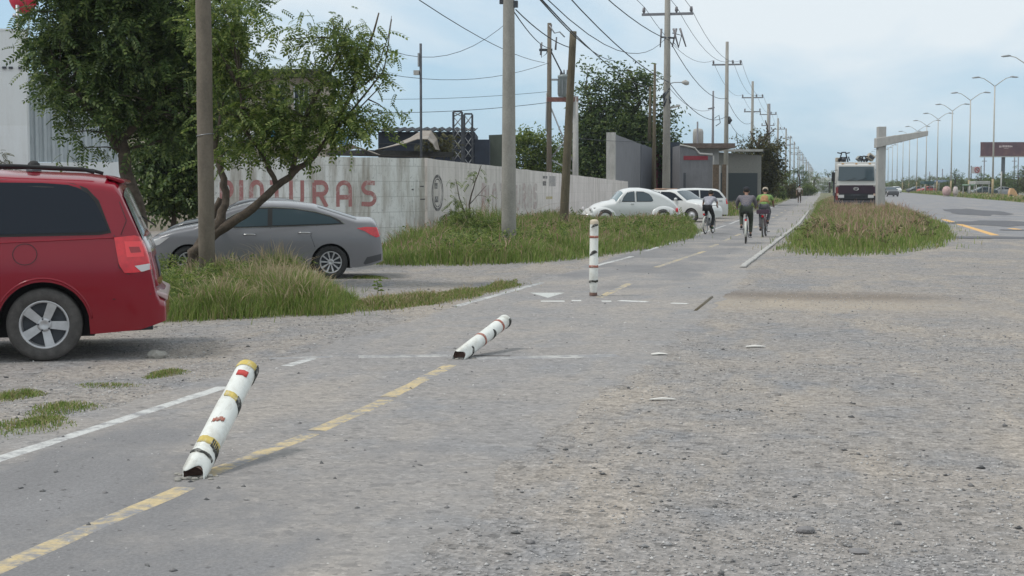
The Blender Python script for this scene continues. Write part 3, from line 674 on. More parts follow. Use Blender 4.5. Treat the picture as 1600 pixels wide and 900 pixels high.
def wheels(B, root, R_, W, style, xs, track, tyrem=mTyre, rimr=.66, simple=False):
    """tyre on the ground with its rim; the first is built, the rest are copies"""
    t = MB(); w = W / 2
    t.lathe([(R_ * rimr, -w * .8), (R_ * .74, -w * .95), (R_ * .88, -w), (R_ * .965, -w * .9), (R_, -w * .62), (R_, w * .62), (R_ * .965, w * .9), (R_ * .88, w), (R_ * .74, w * .95), (R_ * rimr, w * .8)], 40, axis='y')
    tread = []
    k0 = t.build('wheel', tyrem, root)
    rm = MB(); ro = R_ * rimr
    rm.lathe([(ro, w * .82), (ro * .96, w * .86), (ro * .9, w * .70), (ro * .88, w * .1)], 36, axis='y')
    bk = MB(); bk.lathe([(ro * .92, w * .12), (ro * .3, w * .1), (0, w * .1)], 30, axis='y')
    for x in xs:
        if R_ > .0: wb_ = MB(); wb_.box((x - R_ * 1.26, -track + .16, .20), (x + R_ * 1.26, track - .16, R_ * 2.28)); wb_.build('wheel_well', mBlack, root)
    lugs = []
    nsp = {'five': 5, 'multi': 10, 'cap': 0}[style]
    if nsp:
        for i in range(nsp):
            a = 2 * PI * i / nsp + .31; M_ = Matrix.Rotation(a, 4, 'Y')
            if style == 'five': hw0, hw1, yf = ro * .15, ro * .20, w * .78
            else: hw0, hw1, yf = ro * .045, ro * .085, w * .78
            pts = [(ro * .16, -hw0 * 1.0), (ro * .92, -hw1), (ro * .93, hw1), (ro * .16, hw0 * 1.0)]
            vs = [Vector((x, yf * (.80 + .2 * x / ro), z)) for x, z in pts] + [Vector((x, yf * (.3), z * .8)) for x, z in pts]
            rm.add([M_ @ v for v in vs], [(0, 1, 2, 3), (0, 4, 5, 1), (1, 5, 6, 2), (2, 6, 7, 3), (3, 7, 4, 0)])
        rm.lathe([(ro * .30, w * .35), (ro * .29, w * .72), (ro * .18, w * .78), (ro * .13, w * .70), (0, w * .69)], 20, axis='y')
        for i in range(5):
            a = 2 * PI * i / 5 + .31; c = (ro * .24 * math.cos(a), w * .78, ro * .24 * math.sin(a)); lb = MB(); lb.ball(c, ro * .04, n=8, k=4); lugs.append(lb)
    else:
        rm.lathe([(ro * .9, w * .6), (ro * .6, w * .72), (ro * .5, w * .92), (ro * .25, w * 1.0), (0, w * 1.02)], 24, axis='y')
    rim = rm.build('rim', mRim, k0); hub = bk.build('brake_drum', mDark, k0)
    if style == 'five':
        for lb in lugs: lb.build('lug_nut', mDark, k0)
    first = True
    for x in xs:
        for sg in (1, -1):
            o = k0 if first else copy_tree(k0, root)
            o.location = (x, sg * track, R_); o.rotation_euler = (0, random.uniform(0, 1.2) if not first else 0.25, 0 if sg > 0 else PI); first = False
def put_car(root, B, px, py, heading, lx, ly, sc=1.0):
    h = HD(heading); g_ = G(px, py); off = Matrix.Rotation(h, 3, 'Z') @ Vector((lx, ly, 0)) * sc
    root.location = g_ - off; root.rotation_euler = (0, 0, h); root.scale = (sc,) * 3
def ell(cx, cz, rx, rz, a0, a1, n): return [(cx + rx * math.cos(t), cz + rz * math.sin(t)) for t in np.linspace(a0, a1, n)]

# ---- red minivan (only its rear half is in the picture)
pRed = paint_dusty('red_car_paint', (.235, .003, .016), .2, .10, (.26, .10, .08))
B = Body(5.14, 1.98, [(-2.53, .52), (-2.51, .60), (-2.44, .63), (-2.43, .86), (-2.38, 1.05), (-2.30, 1.22), (-2.14, 1.60), (-2.08, 1.665), (-1.8, 1.70), (-.9, 1.735), (.2, 1.73), (.75, 1.66), (1.15, 1.42), (1.62, 1.10), (2.1, 1.0), (2.4, .86), (2.52, .66), (2.57, .45)],
         (-1.45, 1.63), .335, zb=.24, belt=1.06, tumble=.16, cr=.13, corner=.42, bottom=[(-2.53, .34), (-2.3, .27), (-1.9, .24), (2.3, .24), (2.57, .32)], arch=1.2, crown=.02, bulge=.022)
van = thing('minivan', 'dark red minivan with tinted windows, cut off by the left picture edge', 'minivan')
B.build(pRed, van)
gl = B.side_patch([(-2.03, 1.19), (-1.99, 1.29), (-1.93, 1.43), (-1.84, 1.54), (-1.70, 1.605), (-1.45, 1.625), (-.95, 1.63), (-.50, 1.63), (-.50, 1.15), (-1.3, 1.165), (-1.95, 1.175)], .007, 'rear_side_window', mGlass, van)
B.side_patch([(-2.055, 1.17), (-2.02, 1.30), (-1.955, 1.455), (-1.86, 1.57), (-1.70, 1.63), (-1.45, 1.652), (-.95, 1.655), (.68, 1.64), (.72, 1.12), (-1.3, 1.14), (-1.97, 1.15)], .004, 'window_frame', mBlack, van)
B.side_patch([(-.46, 1.63), (.25, 1.63), (.27, 1.14), (-.46, 1.15)], .007, 'side_door_window', mGlass, van)
B.side_patch([(.31, 1.62), (.70, 1.60), (1.02, 1.40), (1.35, 1.16), (.33, 1.13)], .007, 'front_side_window', mGlass, van)
B.top_patch(.80, 1.55, .86, .90, .008, 'windshield', mGlass, van)
B.top_patch(-2.33, -2.155, .93, .90, .010, 'rear_window', mat('rear_glass_painted_sky', (.40, .43, .44), .12, .5, coat=.5), van)  # pale base colour paints in the grazing sky reflection on the glass
b = MB(); sp_ = [(-2.175, 1.632), (-2.16, 1.652), (-2.0, 1.700), (-2.0, 1.672), (-2.14, 1.618)]
vs = [(x, s_ * (.66 if x < -2.1 else .70), z) for s_ in (1, -1) for x, z in sp_]; b.add(vs, [(0, 1, 2, 3, 4), (9, 8, 7, 6, 5)] + [(i, 5 + i, 5 + (i + 1) % 5, (i + 1) % 5) for i in range(5)]); bevel(b.build('spoiler', pRed, van), .008)
b = MB()
tl = B.side_patch([(-2.08, 1.125), (-2.26, 1.145), (-2.375, 1.11), (-2.40, .90), (-2.415, .83), (-2.30, .805), (-2.17, .80), (-2.12, .88)], .012, 'taillight', mRedLens, van, sides=(1,))
tl2 = B.side_patch([(-2.08, 1.125), (-2.26, 1.145), (-2.375, 1.11), (-2.40, .90), (-2.415, .83), (-2.30, .805), (-2.17, .80), (-2.12, .88)], .012, 'taillight', mRedLens, van, sides=(-1,))
mRedD = mat('red_lens_deep', (.30, .005, .012), .15, coat=.6); mRedB = mat('red_lens_bright', (.85, .04, .05), .2, coat=.6)
for sg, tt in ((1, tl), (-1, tl2)):
    B.side_patch([(-2.17, 1.09), (-2.33, 1.09), (-2.345, .95), (-2.19, .945)], .016, 'lamp_segment', mRedB, tt, sides=(sg,), nx=8)
    B.side_patch([(-2.21, 1.04), (-2.31, 1.04), (-2.32, .99), (-2.22, .985)], .019, 'lamp_segment', mRedD, tt, sides=(sg,), nx=6)
    B.side_patch([(-2.26, .865), (-2.40, .885), (-2.41, .835), (-2.32, .808)], .016, 'reversing_lens', mClear, tt, sides=(sg,), nx=8)
# tailgate: rear-facing panel standing on the body's end, with licence recess, lamp and wiper
def rear_x(z, y):   # where the rear end is at height z
    x = B.x0
    while B.zt(x) < z + .02 and x < -1.5: x += .005
    return x
def rear_panel(zs_, y0, y1, off, name, m, par, ny=10):
    vs = []
    for z in zs_:
        x = rear_x(z, 0)
        for k in range(ny + 1):
            y = y0 + (y1 - y0) * k / ny; vs.append((x - off + .05 * (abs(y) / .85) ** 4, y, z))
    n = ny + 1; b = MB(); b.add(vs, [(i * n + k, i * n + k + 1, (i + 1) * n + k + 1, (i + 1) * n + k) for i in range(len(zs_) - 1) for k in range(ny)], 0, True)
    o = b.build(name, m, par); s_ = o.modifiers.new('s', 'SOLIDIFY'); s_.thickness = .01; return o
tg = rear_panel(np.linspace(.66, 1.17, 9), -.74, .74, .012, 'tailgate', pRed, van)
rear_panel(np.linspace(.98, 1.12, 4), -.78, .78, .022, 'light_bar', mClear, tg)
rear_panel(np.linspace(.72, .92, 4), -.28, .28, .02, 'plate_recess', mDark, tg)
mRefl = mat('sky_reflecting_paint', (.36, .16, .16), .2, coat=.6)
b = MB(); B.seam([(-2.08, 1.15), (-2.11, 1.0), (-2.12, .85), (-2.2, .79), (-2.42, .78)], van, b, .003); B.seam([(-.49, 1.13), (-.50, .8), (-.55, .5), (-.95, .30)], van, b); B.seam([(.29, 1.13), (.28, .6), (.26, .3)], van, b); B.seam([(-.49, 1.12), (.3, 1.10), (1.4, 1.06)], van, b, .003)
B.seam([(-2.06, .56), (-2.4, .60), (-2.5, .60)], van, b, .004)
b = MB()
for sg in (1, -1):
    pts = [(-1.30 + .105 * math.cos(t), .98 + .095 * math.sin(t)) for t in np.linspace(0, 2 * PI, 25)]
    if sg == 1: b.tube([(x, B.side(x, z) + .001, z) for x, z in pts], .003, 5, caps=False)
b.build('fuel_flap', mBlack, van)
for sg in (1, -1): b = MB(); b.tube([(-1.9, sg * .66, 1.722), (-1.8, sg * .66, 1.752), (-1.2, sg * .665, 1.78), (0, sg * .665, 1.79), (.4, sg * .66, 1.765)], .018, 8); b.build('roof_rail', mBlack, van)
b = MB(); b.add([(x, y, z) for x, z, w_ in ((-2.545, .52, .72), (-2.545, .585, .72), (-2.42, .635, .86), (-2.42, .60, .86)) for y in (-w_, w_)], [(0, 2, 3, 1), (2, 4, 5, 3), (4, 6, 7, 5), (6, 0, 1, 7), (0, 6, 4, 2), (1, 3, 5, 7)]); bevel(b.build('bumper_step', mat('bumper_top_pale', (.42, .30, .29), .35, coat=.4), van), .02, 3)  # step coloured paler than the red body

b = MB(); b.box((-1.0, -.8, .18), (1.2, .8, .26)); b.build('underbody', mBlack, van)
b = MB(); b.tube([(-2.0, .45, .24), (-2.4, .5, .26)], .03); b.build('exhaust_pipe', mDark, van)
b = MB(); b.tube([(-2.42, -.3, 1.2), (-2.3, 0, 1.3)], .008, 5); b.build('rear_wiper', mBlack, van)
for sg in (1, -1): b = MB(); b.ball((1.15, sg * 1.06, 1.16), (.09, .11, .08)); b.build('side_mirror', mBlack, van)
B.side_patch([(2.15, .80), (2.42, .72), (2.40, .62), (2.2, .66)], .006, 'headlight', mClear, van)
for sg in (1, -1):
    for x in (-.38, .42): b = MB(); b.box((x, sg * .955 - .02, .98), (x + .14, sg * .955 + .025, 1.01)); b.build('door_handle', pRed, van)
B.seam([(-2.04, 1.665), (-2.13, 1.45), (-2.19, 1.28), (-2.14, 1.15)], van, b, .003)
for sg in (1, -1):
    q_ = MB(); q_.tube([(x, sg * (B.side(x, z) - .002), z) for x, z in [(-1.45 + .425 * math.cos(t), .335 + .425 * math.sin(t)) for t in np.linspace(.12, PI - .12, 24)]], .011, 6); q_.build('arch_lip', pRed, van)
    q_ = MB(); q_.tube([(x, sg * (B.side(x, z) - .003), z) for x, z in [(-2.1 + .15 * k, 1.125 - .006 * k) for k in range(26)]], .008, 6); q_.build('belt_crease', pRed, van)
wheels(B, van, .335, .225, 'five', (-1.45, 1.63), .845)
put_car(van, B, 70, 565, 192.0, -1.45, .955)
o = thing('roof_dome', 'small black dome fixed on the roof of the red minivan', 'antenna'); b = MB(); b.lathe([(.055, 0), (.06, .02), (.055, .06), (.03, .085), (0, .09)], 16); b.build('dome', mBlack, o); b = MB(); b.lathe([(.07, -.01), (.07, .006), (0, .006)], 16); b.build('foot', mDark, o)
p = D(47, 272, dep(van.location)); o.location = van.matrix_basis @ Vector((-1.33, .35, 1.745)) 

# ---- grey sedan
pGrey = paint_dusty('grey_car_paint', (.215, .215, .23), .25, .25, (.26, .24, .23))
B = Body(4.63, 1.78, [(-2.31, .50), (-2.30, .72), (-2.26, .90), (-2.18, 1.10), (-2.08, 1.15), (-1.80, 1.155), (-1.42, 1.275), (-.95, 1.425), (-.5, 1.475), (-.1, 1.485), (.25, 1.46), (.6, 1.37), (1.28, 1.04), (1.7, .96), (2.05, .84), (2.24, .68), (2.31, .46)],
         (-1.30, 1.40), .325, zb=.2, belt=.98, tumble=.27, cr=.085, corner=.34, bottom=[(-2.31, .34), (-2.1, .26), (-1.8, .22), (2.1, .22), (2.31, .3)], arch=1.15, crown=.035, bulge=.02)
sed = thing('sedan', 'grey sedan parked behind the tall grass and the leaning tree', 'car')
B.build(pGrey, sed)
win = [(-1.56, 1.07), (-1.52, 1.12), (-1.32, 1.215), (-1.0, 1.30), (-.6, 1.365), (-.2, 1.385), (.15, 1.375), (.5, 1.27), (.95, 1.02), (.98, .985), (.4, 1.0), (-.5, 1.03), (-1.3, 1.055)]
def grow(poly, k, cx, cz): return [(cx + (x - cx) * (1 + k), cz + (z - cz) * (1 + k * 2.4)) for x, z in poly]
B.side_patch(grow(win, .024, -.3, 1.18), .003, 'window_trim', mChrome, sed)
B.side_patch(win, .006, 'window_frame', mBlack, sed)
B.side_patch([(-1.49, 1.085), (-1.3, 1.195), (-1.0, 1.28), (-.6, 1.345), (-.19, 1.36), (-.19, 1.045), (-1.3, 1.075)], .009, 'rear_side_window', mGlassC, sed)
B.side_patch([(-.10, 1.36), (.14, 1.352), (.46, 1.255), (.86, 1.035), (.4, 1.02), (-.10, 1.04)], .009, 'front_side_window', mGlassC, sed)
B.top_patch(.64, 1.24, .80, .86, .006, 'windshield', mGlassC, sed)
B.top_patch(-1.80, -1.05, .80, .76, .006, 'rear_window', mGlass, sed)
t_ = [(-1.80, .985), (-2.0, 1.01), (-2.2, 1.0), (-2.27, .93), (-2.29, .83), (-2.18, .80), (-2.08, .85), (-1.95, .93)]
B.side_patch(t_, .008, 'taillight', mRedLens, sed, sides=(1,)); B.side_patch(t_, .008, 'taillight', mRedLens, sed, sides=(-1,))
B.side_patch([(1.75, .83), (2.1, .78), (2.25, .68), (2.2, .62), (1.95, .68)], .008, 'headlight', mClear, sed)
b = MB(); B.seam([(-.15, 1.0), (-.16, .6), (-.14, .26)], sed, b, .004); B.seam([(-1.05, 1.05), (-.92, .85), (-1.0, .62)], sed, b, .004); B.seam([(.98, .98), (1.0, .7), (.95, .28)], sed, b, .004); B.seam([(-.95, .29), (.95, .27)], sed, b, .004)
for sg in (1, -1):
    for x, z in ((-.93, .90), (.12, .87)):
        b = MB(); y = B.side(x + .1, z); b.tube([(x, sg * (y + .012), z), (x + .05, sg * (y + .03), z + .003), (x + .2, sg * (y + .03), z + .003), (x + .25, sg * (y + .012), z)], .012, 6); b.build('door_handle', mChrome, sed)
for sg in (1, -1): b = MB(); b.ball((.82, sg * .93, 1.04), (.07, .10, .07)); b.build('side_mirror', pGrey, sed)
B.side_patch([(-2.28, .36), (-1.95, .27), (-1.93, .30), (-2.0, .42), (-2.28, .48)], .004, 'bumper_trim', mat('grey_plastic', (.07, .07, .075), .7), sed, nx=10, nz=4)
b = MB(); b.box((-1.0, -.7, .16), (1.1, .7, .24)); b.build('underbody', mBlack, sed)
wheels(B, sed, .325, .205, 'multi', (-1.30, 1.40), .775, mat('clean_tyre', (.035, .035, .035), .85))
put_car(sed, B, 517, 436, 187, -1.30, .87, .885)

# ---- dark car just behind it
def plain_car(label, px, py, heading, L_, W_, top, wh, Rw, belt, wins, paint, cat='car', name='parked_car', wind=None, rearw=None, lx=0, sc=1.0, tl=None, hl=None, group=None, tumble=.22, rims='cap', zb=.2, cr=.09):
    Bc = Body(L_, W_, top, wh, Rw, zb=zb, belt=belt, tumble=tumble, cr=cr, corner=.25, crown=.02)
    t = thing(name, label, cat, group=group); Bc.build(paint, t)
    for w_ in wins:
        Bc.side_patch(w_, .008, 'side_window', mGlass, t, nx=12, nz=5)
    if wind: Bc.top_patch(*wind, .86, .88, .007, 'windshield', mGlassC, t)
    if rearw: Bc.top_patch(*rearw, .84, .80, .007, 'rear_window', mGlass, t)
    if tl:
        for sg in (1, -1): Bc.side_patch(tl, .008, 'taillight', mRedLens, t, sides=(sg,), nx=6, nz=4)
    if hl:
        for sg in (1, -1): Bc.side_patch(hl, .008, 'headlight', mClear, t, sides=(sg,), nx=6, nz=4)
    for sg in (1, -1): b = MB(); b.ball((wind[0] + .1 if wind and wind[0] > 0 else .7, sg * (W_ / 2 + .03), belt + .1), (.07, .1, .07)); b.build('side_mirror', paint, t)
    for w_ in wins[:2]:
        xa = min(x for x, z in w_) + .06
        for sg in (1, -1): b = MB(); y = Bc.side(xa, belt - .08); b.box((xa, sg * y - .02, belt - .09), (xa + .18, sg * y + .02, belt - .065)); b.build('door_handle', mDark, t)
    wheels(Bc, t, Rw, .19, rims, wh, W_ / 2 - .11)
    put_car(t, Bc, px, py, heading, lx, 0, sc); return t, Bc
TOP_S = [(-2.2, .5), (-2.18, .8), (-2.1, .98), (-1.65, 1.04), (-1.0, 1.34), (-.6, 1.42), (.1, 1.42), (.4, 1.36), (1.1, .98), (1.7, .88), (2.1, .72), (2.2, .45)]
WIN_S = [[(-1.45, 1.02), (-1.05, 1.24), (-.7, 1.32), (-.3, 1.34), (-.3, .99)], [(-.22, 1.34), (.1, 1.34), (.38, 1.26), (.85, .99), (-.22, .98)]]
pNavy = paint_dusty('dark_blue_paint', (.018, .026, .036), .3, .2); pTeal = paint_dusty('teal_paint', (.02, .10, .13), .3, .25); pWhite = paint_dusty('white_car_paint', (.62, .63, .62), .35, .25, (.48, .44, .38))
plain_car('dark car half hidden behind the grey sedan', 404, 400, 180, 4.3, 1.7, TOP_S, (-1.3, 1.3), .31, .92, WIN_S, pNavy, wind=(.45, 1.05), rearw=(-1.6, -1.05), sc=.92)
plain_car('teal car in the yard behind the small dark tree', 272, 352, 176, 4.3, 1.7, TOP_S, (-1.3, 1.3), .31, .92, WIN_S, pTeal, wind=(.45, 1.05), rearw=(-1.6, -1.05))
# ---- white wagon and white hatchback behind the beetle
TOP_W = [(-2.15, .5), (-2.13, .8), (-2.05, 1.02), (-1.75, 1.40), (-1.6, 1.455), (-.6, 1.50), (.1, 1.48), (.45, 1.38), (1.0, 1.0), (1.6, .9), (2.05, .74), (2.15, .45)]
WIN_W = [[(-1.88, 1.03), (-1.66, 1.32), (-1.5, 1.38), (-.72, 1.41), (-.72, 1.0)], [(-.66, 1.41), (.1, 1.40), (.36, 1.31), (.85, 1.0), (-.66, .99)]]
wg, _B = plain_car('white station wagon with long dark windows at the far end of the parked cars', 1067, 341, 184, 4.3, 1.65, TOP_W, (-1.28, 1.28), .30, .95, WIN_W, pWhite, cat='station wagon', name='station_wagon', wind=(.48, .97), rearw=(-2.02, -1.76), tl=[(-2.0, .98), (-2.1, .95), (-2.11, .72), (-2.02, .72)], sc=.98)
hb, _B = plain_car('white hatchback between the beetle-shaped car and the station wagon, nose to the right', 1058, 346, 322, 3.9, 1.6, [(-1.95, .5), (-1.93, .8), (-1.87, 1.0), (-1.55, 1.34), (-1.3, 1.40), (0, 1.42), (.3, 1.38), (.95, .96), (1.6, .84), (1.9, .66), (1.95, .45)], (-1.2, 1.2), .29, .90,
    [[(-1.6, .98), (-1.4, 1.28), (-.5, 1.33), (-.5, .95)], [(-.44, 1.33), (.05, 1.32), (.3, 1.25), (.78, .95), (-.44, .94)]], pWhite, wind=(.33, .92), rearw=(-1.8, -1.56), hl=[(1.55, .78), (1.85, .68), (1.83, .56), (1.6, .62)])
b = MB(); b.box((-.9, -.5, 1.43), (-.3, .5, 1.47)); bevel(b.build('roof_panel', mat('reddish_roof_panel', (.45, .28, .20), .7, var=.15), hb), .01)

# ---- white rounded classic car
pBW = paint_dusty('old_white_paint', (.66, .67, .665), .3, .2, (.5, .46, .40))
B = Body(3.85, 1.30, [(-1.98, .40), (-1.97, .52), (-1.90, .72), (-1.72, .95), (-1.45, 1.14), (-1.1, 1.32), (-.75, 1.43), (-.35, 1.49), (.05, 1.485), (.32, 1.43), (.46, 1.35), (.72, 1.06), (.80, .99), (1.1, .95), (1.45, .84), (1.72, .66), (1.86, .48), (1.9, .36)],
         (-3.9,), .3, zb=.22, belt=.92, tumble=.20, cr=.20, corner=.7, crown=.03, bulge=.05)
vw = thing('classic_car', 'white rounded classic car with bulging fenders, parked by the wall behind the grass', 'car')
B.build(pBW, vw)
def fender(cx, R1, ln, sg, nose):
    """bulging wing: a closed shell swept over the wheel, open below"""
    b = MB(); n, k = 22, 10; vs = []
    for i in range(n + 1):
        a = PI * i / n; x = cx - math.cos(a) * (ln if (math.cos(a) < 0) == (nose > 0) else ln * .86); zt = .26 + (R1) * math.sin(a) ** .72
        for j in range(k + 1):
            t = j / k * PI / 2; y = .50 + .265 * math.sin(t) ** .55 * (.55 + .45 * math.sin(a) ** .4) if j else .45
            z = .26 + (zt - .26) * math.cos(t) ** .62 if j < k else .26
            vs.append((x, sg * y, z))
    m_ = k + 1
    b.add(vs, [(i * m_ + j, (i + 1) * m_ + j, (i + 1) * m_ + j + 1, i * m_ + j + 1) for i in range(n) for j in range(k)], 0, True)
    o = b.build('fender', pBW, vw); s_ = o.modifiers.new('s', 'SOLIDIFY'); s_.thickness = .012; return o
for sg in (1, -1): fender(1.25, .50, .60, sg, 1); fender(-1.20, .55, .62, sg, -1)
for sg in (1, -1):
    for x in (1.22, -1.18): b = MB(); b.lathe([(.345, 0), (.0, 0)], 28, axis='y', M=Matrix.Translation((x, sg * .745, .315))); b.build('wheel_arch', mBlack, vw)
for sg in (1, -1): b = MB(); b.box((-.62, sg * .70 - .06, .26), (.68, sg * .70 + .06, .30)); bevel(b.build('running_board', mBlack, vw), .01)
for wpoly, nm in (([(-.02, .98), (-.02, 1.35), (.1, 1.36), (.26, 1.32), (.42, 1.14), (.50, .98)], 'door_window'), ([(-.12, .98), (-.12, 1.35), (-.4, 1.34), (-.62, 1.26), (-.76, 1.12), (-.78, 1.02), (-.72, .98)], 'quarter_window')):
    cx = sum(x for x, z in wpoly) / len(wpoly); B.side_patch(grow(wpoly, .05, cx, 1.17), .005, 'window_seal', mBlack, vw, nx=14, nz=6); B.side_patch(wpoly, .009, nm, mGlassC, vw, nx=14, nz=6)
B.top_patch(.44, .745, .90, .94, .008, 'windshield', mat('windshield_painted_sheen', (.16, .22, .24), .08, coat=.6), vw); B.top_patch(-1.25, -.85, .62, .66, .008, 'rear_window', mGlass, vw)  # windshield base paler than the other glass, its reflection put into the colour
b = MB(); B.seam([(.62, .95), (.60, .6), (.55, .34)], vw, b, .005); B.seam([(-.07, .95), (-.08, .55), (-.2, .32)], vw, b, .005); B.seam([(.62, .95), (-.07, .95)], vw, b, .003)
for sg in (1, -1):
    b = MB(); b.ball((1.80, sg * .63, .66), (.05, .09, .09)); b.build('headlight', mClear, vw)
    b = MB(); b.ball((-1.78, sg * .66, .62), (.05, .06, .1)); b.build('taillight', mRedLens, vw)
for x, s_ in ((1.98, 1), (-2.0, -1)):
    b = MB(); b.tube([(x - .14 * s_, -.74, .43), (x, -.6, .43), (x + .03 * s_, 0, .43), (x, .6, .43), (x - .14 * s_, .74, .43)], .035, 8); b.build('bumper', mChrome, vw)
for sg in (1, -1): b = MB(); b.box((.02, sg * .655 - .01, .86), (.14, sg * .655 + .03, .885)); b.build('door_handle', mChrome, vw)
for sg in (1, -1): b = MB(); b.ball((.62, sg * .74, 1.02), (.02, .05, .05)); b.build('side_mirror', mChrome, vw)
wheels(B, vw, .315, .16, 'cap', (-1.18, 1.22), .70)
put_car(vw, B, 984, 352, 191, 0, 0, 1.0)
# ---------------------------------------------------------------- walls and buildings
def wall_between(A, Bp, hA, hB, th, m, name, label, cat='wall', par=None, cap=None, steps=12, jag=.0, zoff=0):
    """a wall with its own object at A, running along local X"""
    A, Bp = Vector((A.x, A.y, 0)), Vector((Bp.x, Bp.y, 0)); d = Bp - A; Ln = d.length; rz = math.atan2(d.y, d.x)
    if par is None: root = thing(name, label, cat, A, rz); own = True
    else: root = par; own = False
    b = MB(); top = [hA + (hB - hA) * i / steps + random.uniform(-jag, jag) for i in range(steps + 1)]; vs = []
    for i in range(steps + 1):
        x = Ln * i / steps; vs += [(x, 0, 0), (x, 0, top[i]), (x, th, top[i]), (x, th, 0)]
    fs = [(4 * i + k, 4 * i + (k + 1) % 4, 4 * i + 4 + (k + 1) % 4, 4 * i + 4 + k) for i in range(steps) for k in range(3)] + [(0, 3, 2, 1), (4 * steps, 4 * steps + 1, 4 * steps + 2, 4 * steps + 3)]
    b.add(vs, fs); o = b.build('masonry', m, root); return root, Ln, o
mWallW = wall_mat('whitewashed_block', (.78, .775, .75), (.92, .43), .85, .58, rust=(.34, .30, .25))
mWallP = wall_mat('pinkish_whitewash', (.76, .70, .67), (.92, .43), .62, .8, rust=(.46, .42, .38))
mWallC = wall_mat('clean_white_wall', (.80, .81, .82), (3, 3), .15, .97)
mLet = worn_paint('faded_red_lettering', (.43, .19, .18), .41, (.62, .52, .49), 5); mLetP = worn_paint('washed_out_lettering', (.50, .36, .35), .52, (.61, .56, .53), 5); mBlkF = worn_paint('faded_black_paint', (.11, .10, .10), .45, (.5, .48, .46), 6)
c1 = D(664, 376, 42.5); c1.z = 0; L1 = D(330, 376, 37.2); L1.z = 0
# front wall, seen left to right
wf, LnF, _ = wall_between(L1, c1, ztop(L1, 243), ztop(c1, 247), .2, mWallW, 'painted_wall', 'stained white block wall with PINTURAS painted in large red letters', jag=.012)
far = Vector((c1.x + .35, 84.5, 0)); 
wsd, LnS, _ = wall_between(c1 + Vector((.02, .22, 0)), far, ztop(c1, 247), ztop(far, 284), .2, mWallP, 'painted_wall', 'long pinkish white wall running away behind the concrete pole and the grass', jag=.01, steps=40)
# lettering: strokes of a rounded hand-painted alphabet, in a unit box 0..w by 0..1
def arc(cx, cy, rx, ry, a0, a1, n=9): return [(cx + rx * math.cos(R(a)), cy + ry * math.sin(R(a))) for a in np.linspace(a0, a1, n)]
GLY = {'P': [[(.09, 0), (.09, .92)], [(.09, .92)] + arc(.4, .68, .24, .24, 90, -90) + [(.09, .44)]],
       'I': [[(.1, 0), (.1, 1)]],
       'N': [[(.09, 0), (.09, .7)] + arc(.34, .68, .25, .25, 180, 0) + [(.59, .7), (.59, 0)]],
       'T': [[(0, .92), (.66, .92)], [(.33, .92), (.33, 0)]],
       'U': [[(.09, 1), (.09, .32)] + arc(.34, .32, .25, .25, 180, 360) + [(.59, .32), (.59, 1)]],
       'R': [[(.09, 0), (.09, .92)], [(.09, .92)] + arc(.38, .70, .22, .22, 90, -90) + [(.09, .48)], [(.32, .48), (.60, 0)]],
       'A': [[(.09, 0), (.09, .66)] + arc(.34, .67, .25, .25, 180, 0) + [(.59, .66), (.59, 0)], [(.09, .36), (.59, .36)]],
       'S': [[(.60, .90), (.34, .92)] + arc(.30, .72, .2, .2, 90, 180, 5) + arc(.34, .74, .24, .22, 200, 270, 5) + arc(.36, .30, .24, .22, 90, -90) + [(.34, .08), (.04, .10)]]}
def stroke(b, pts, w, y):
    """a flat painted band along the points, 3 mm proud of the wall"""
    P = [Vector((x, z)) for x, z in pts]; vs = []
    for i, p in enumerate(P):
        t = (P[min(i + 1, len(P) - 1)] - P[max(i - 1, 0)]).normalized(); n_ = Vector((-t.y, t.x)) * w / 2
        vs += [(p.x + n_.x, y, p.y + n_.y), (p.x - n_.x, y, p.y - n_.y)]
    b.add(vs, [(2 * i, 2 * i + 1, 2 * i + 3, 2 * i + 2) for i in range(len(P) - 1)])
def word(text, xs, ws, z0, z1, root, m, th=.13, y=-.004):
    for k, (ch, x, w) in enumerate(zip(text, xs, ws)):
        for q, st in enumerate(GLY[ch]): 
            b = MB() if q == 0 else b
            stroke(b, [(x + px_ * w / .68, z0 + pz * (z1 - z0)) for px_, pz in st], th, y - .0015 * q - .0002 * k)
        b.build('painted_letter', m, root)
def wx(root, Ln, A, Bp, px):   # local x on the wall where the column px meets it
    r = ray(px, 290); A2 = Vector((A.x, A.y)); d = (Vector((Bp.x, Bp.y)) - A2).normalized(); r2 = Vector((r.x, r.y))
    # A + d*s = r*t
    det = d.x * (-r2.y) + r2.x * d.y; return (-A2.x * (-r2.y) + r2.x * (-A2.y)) / det
lx_ = {'P': (340, 366), 'I': (371, 380), 'N': (386, 415), 'T': (418, 446), 'U': (448, 478), 'R': (484, 516), 'A': (521, 553), 'S': (560, 591)}
xs, wd, tx = [], [], []
zc = D(470, 282, 40.3).z, D(470, 323, 40.3).z
for ch in 'PINTURAS':
    if ch == 'S': a_, c_ = (560, 591)
    else: a_, c_ = lx_[ch]
    x0_, x1_ = wx(wf, LnF, L1, c1, a_), wx(wf, LnF, L1, c1, c_); xs.append(x0_ + .07); wd.append((x1_ - x0_ - .13)); tx.append(ch)
wd[1] = .3
word('PINTURAS', xs, wd, zc[0] if zc[0] < zc[1] else zc[1], max(zc), wf, mLet, .125)
# small dark marks right of the word
for k, (px, py, w_, h_) in enumerate(((660, 292, .10, .035), (661, 312, .12, .03), (645, 297, .05, .04))):
    x_ = wx(wf, LnF, L1, c1, px); z_ = D(px, py, 42.3).z; b = MB(); b.add([(x_ - w_, -.003, z_), (x_ + w_ * .6, -.003, z_ - .01), (x_ + w_ * .6, -.003, z_ + h_), (x_ - w_, -.003, z_ + h_ * .8)], [(0, 1, 2, 3)]); b.build('paint_mark', mBlkF, wf)
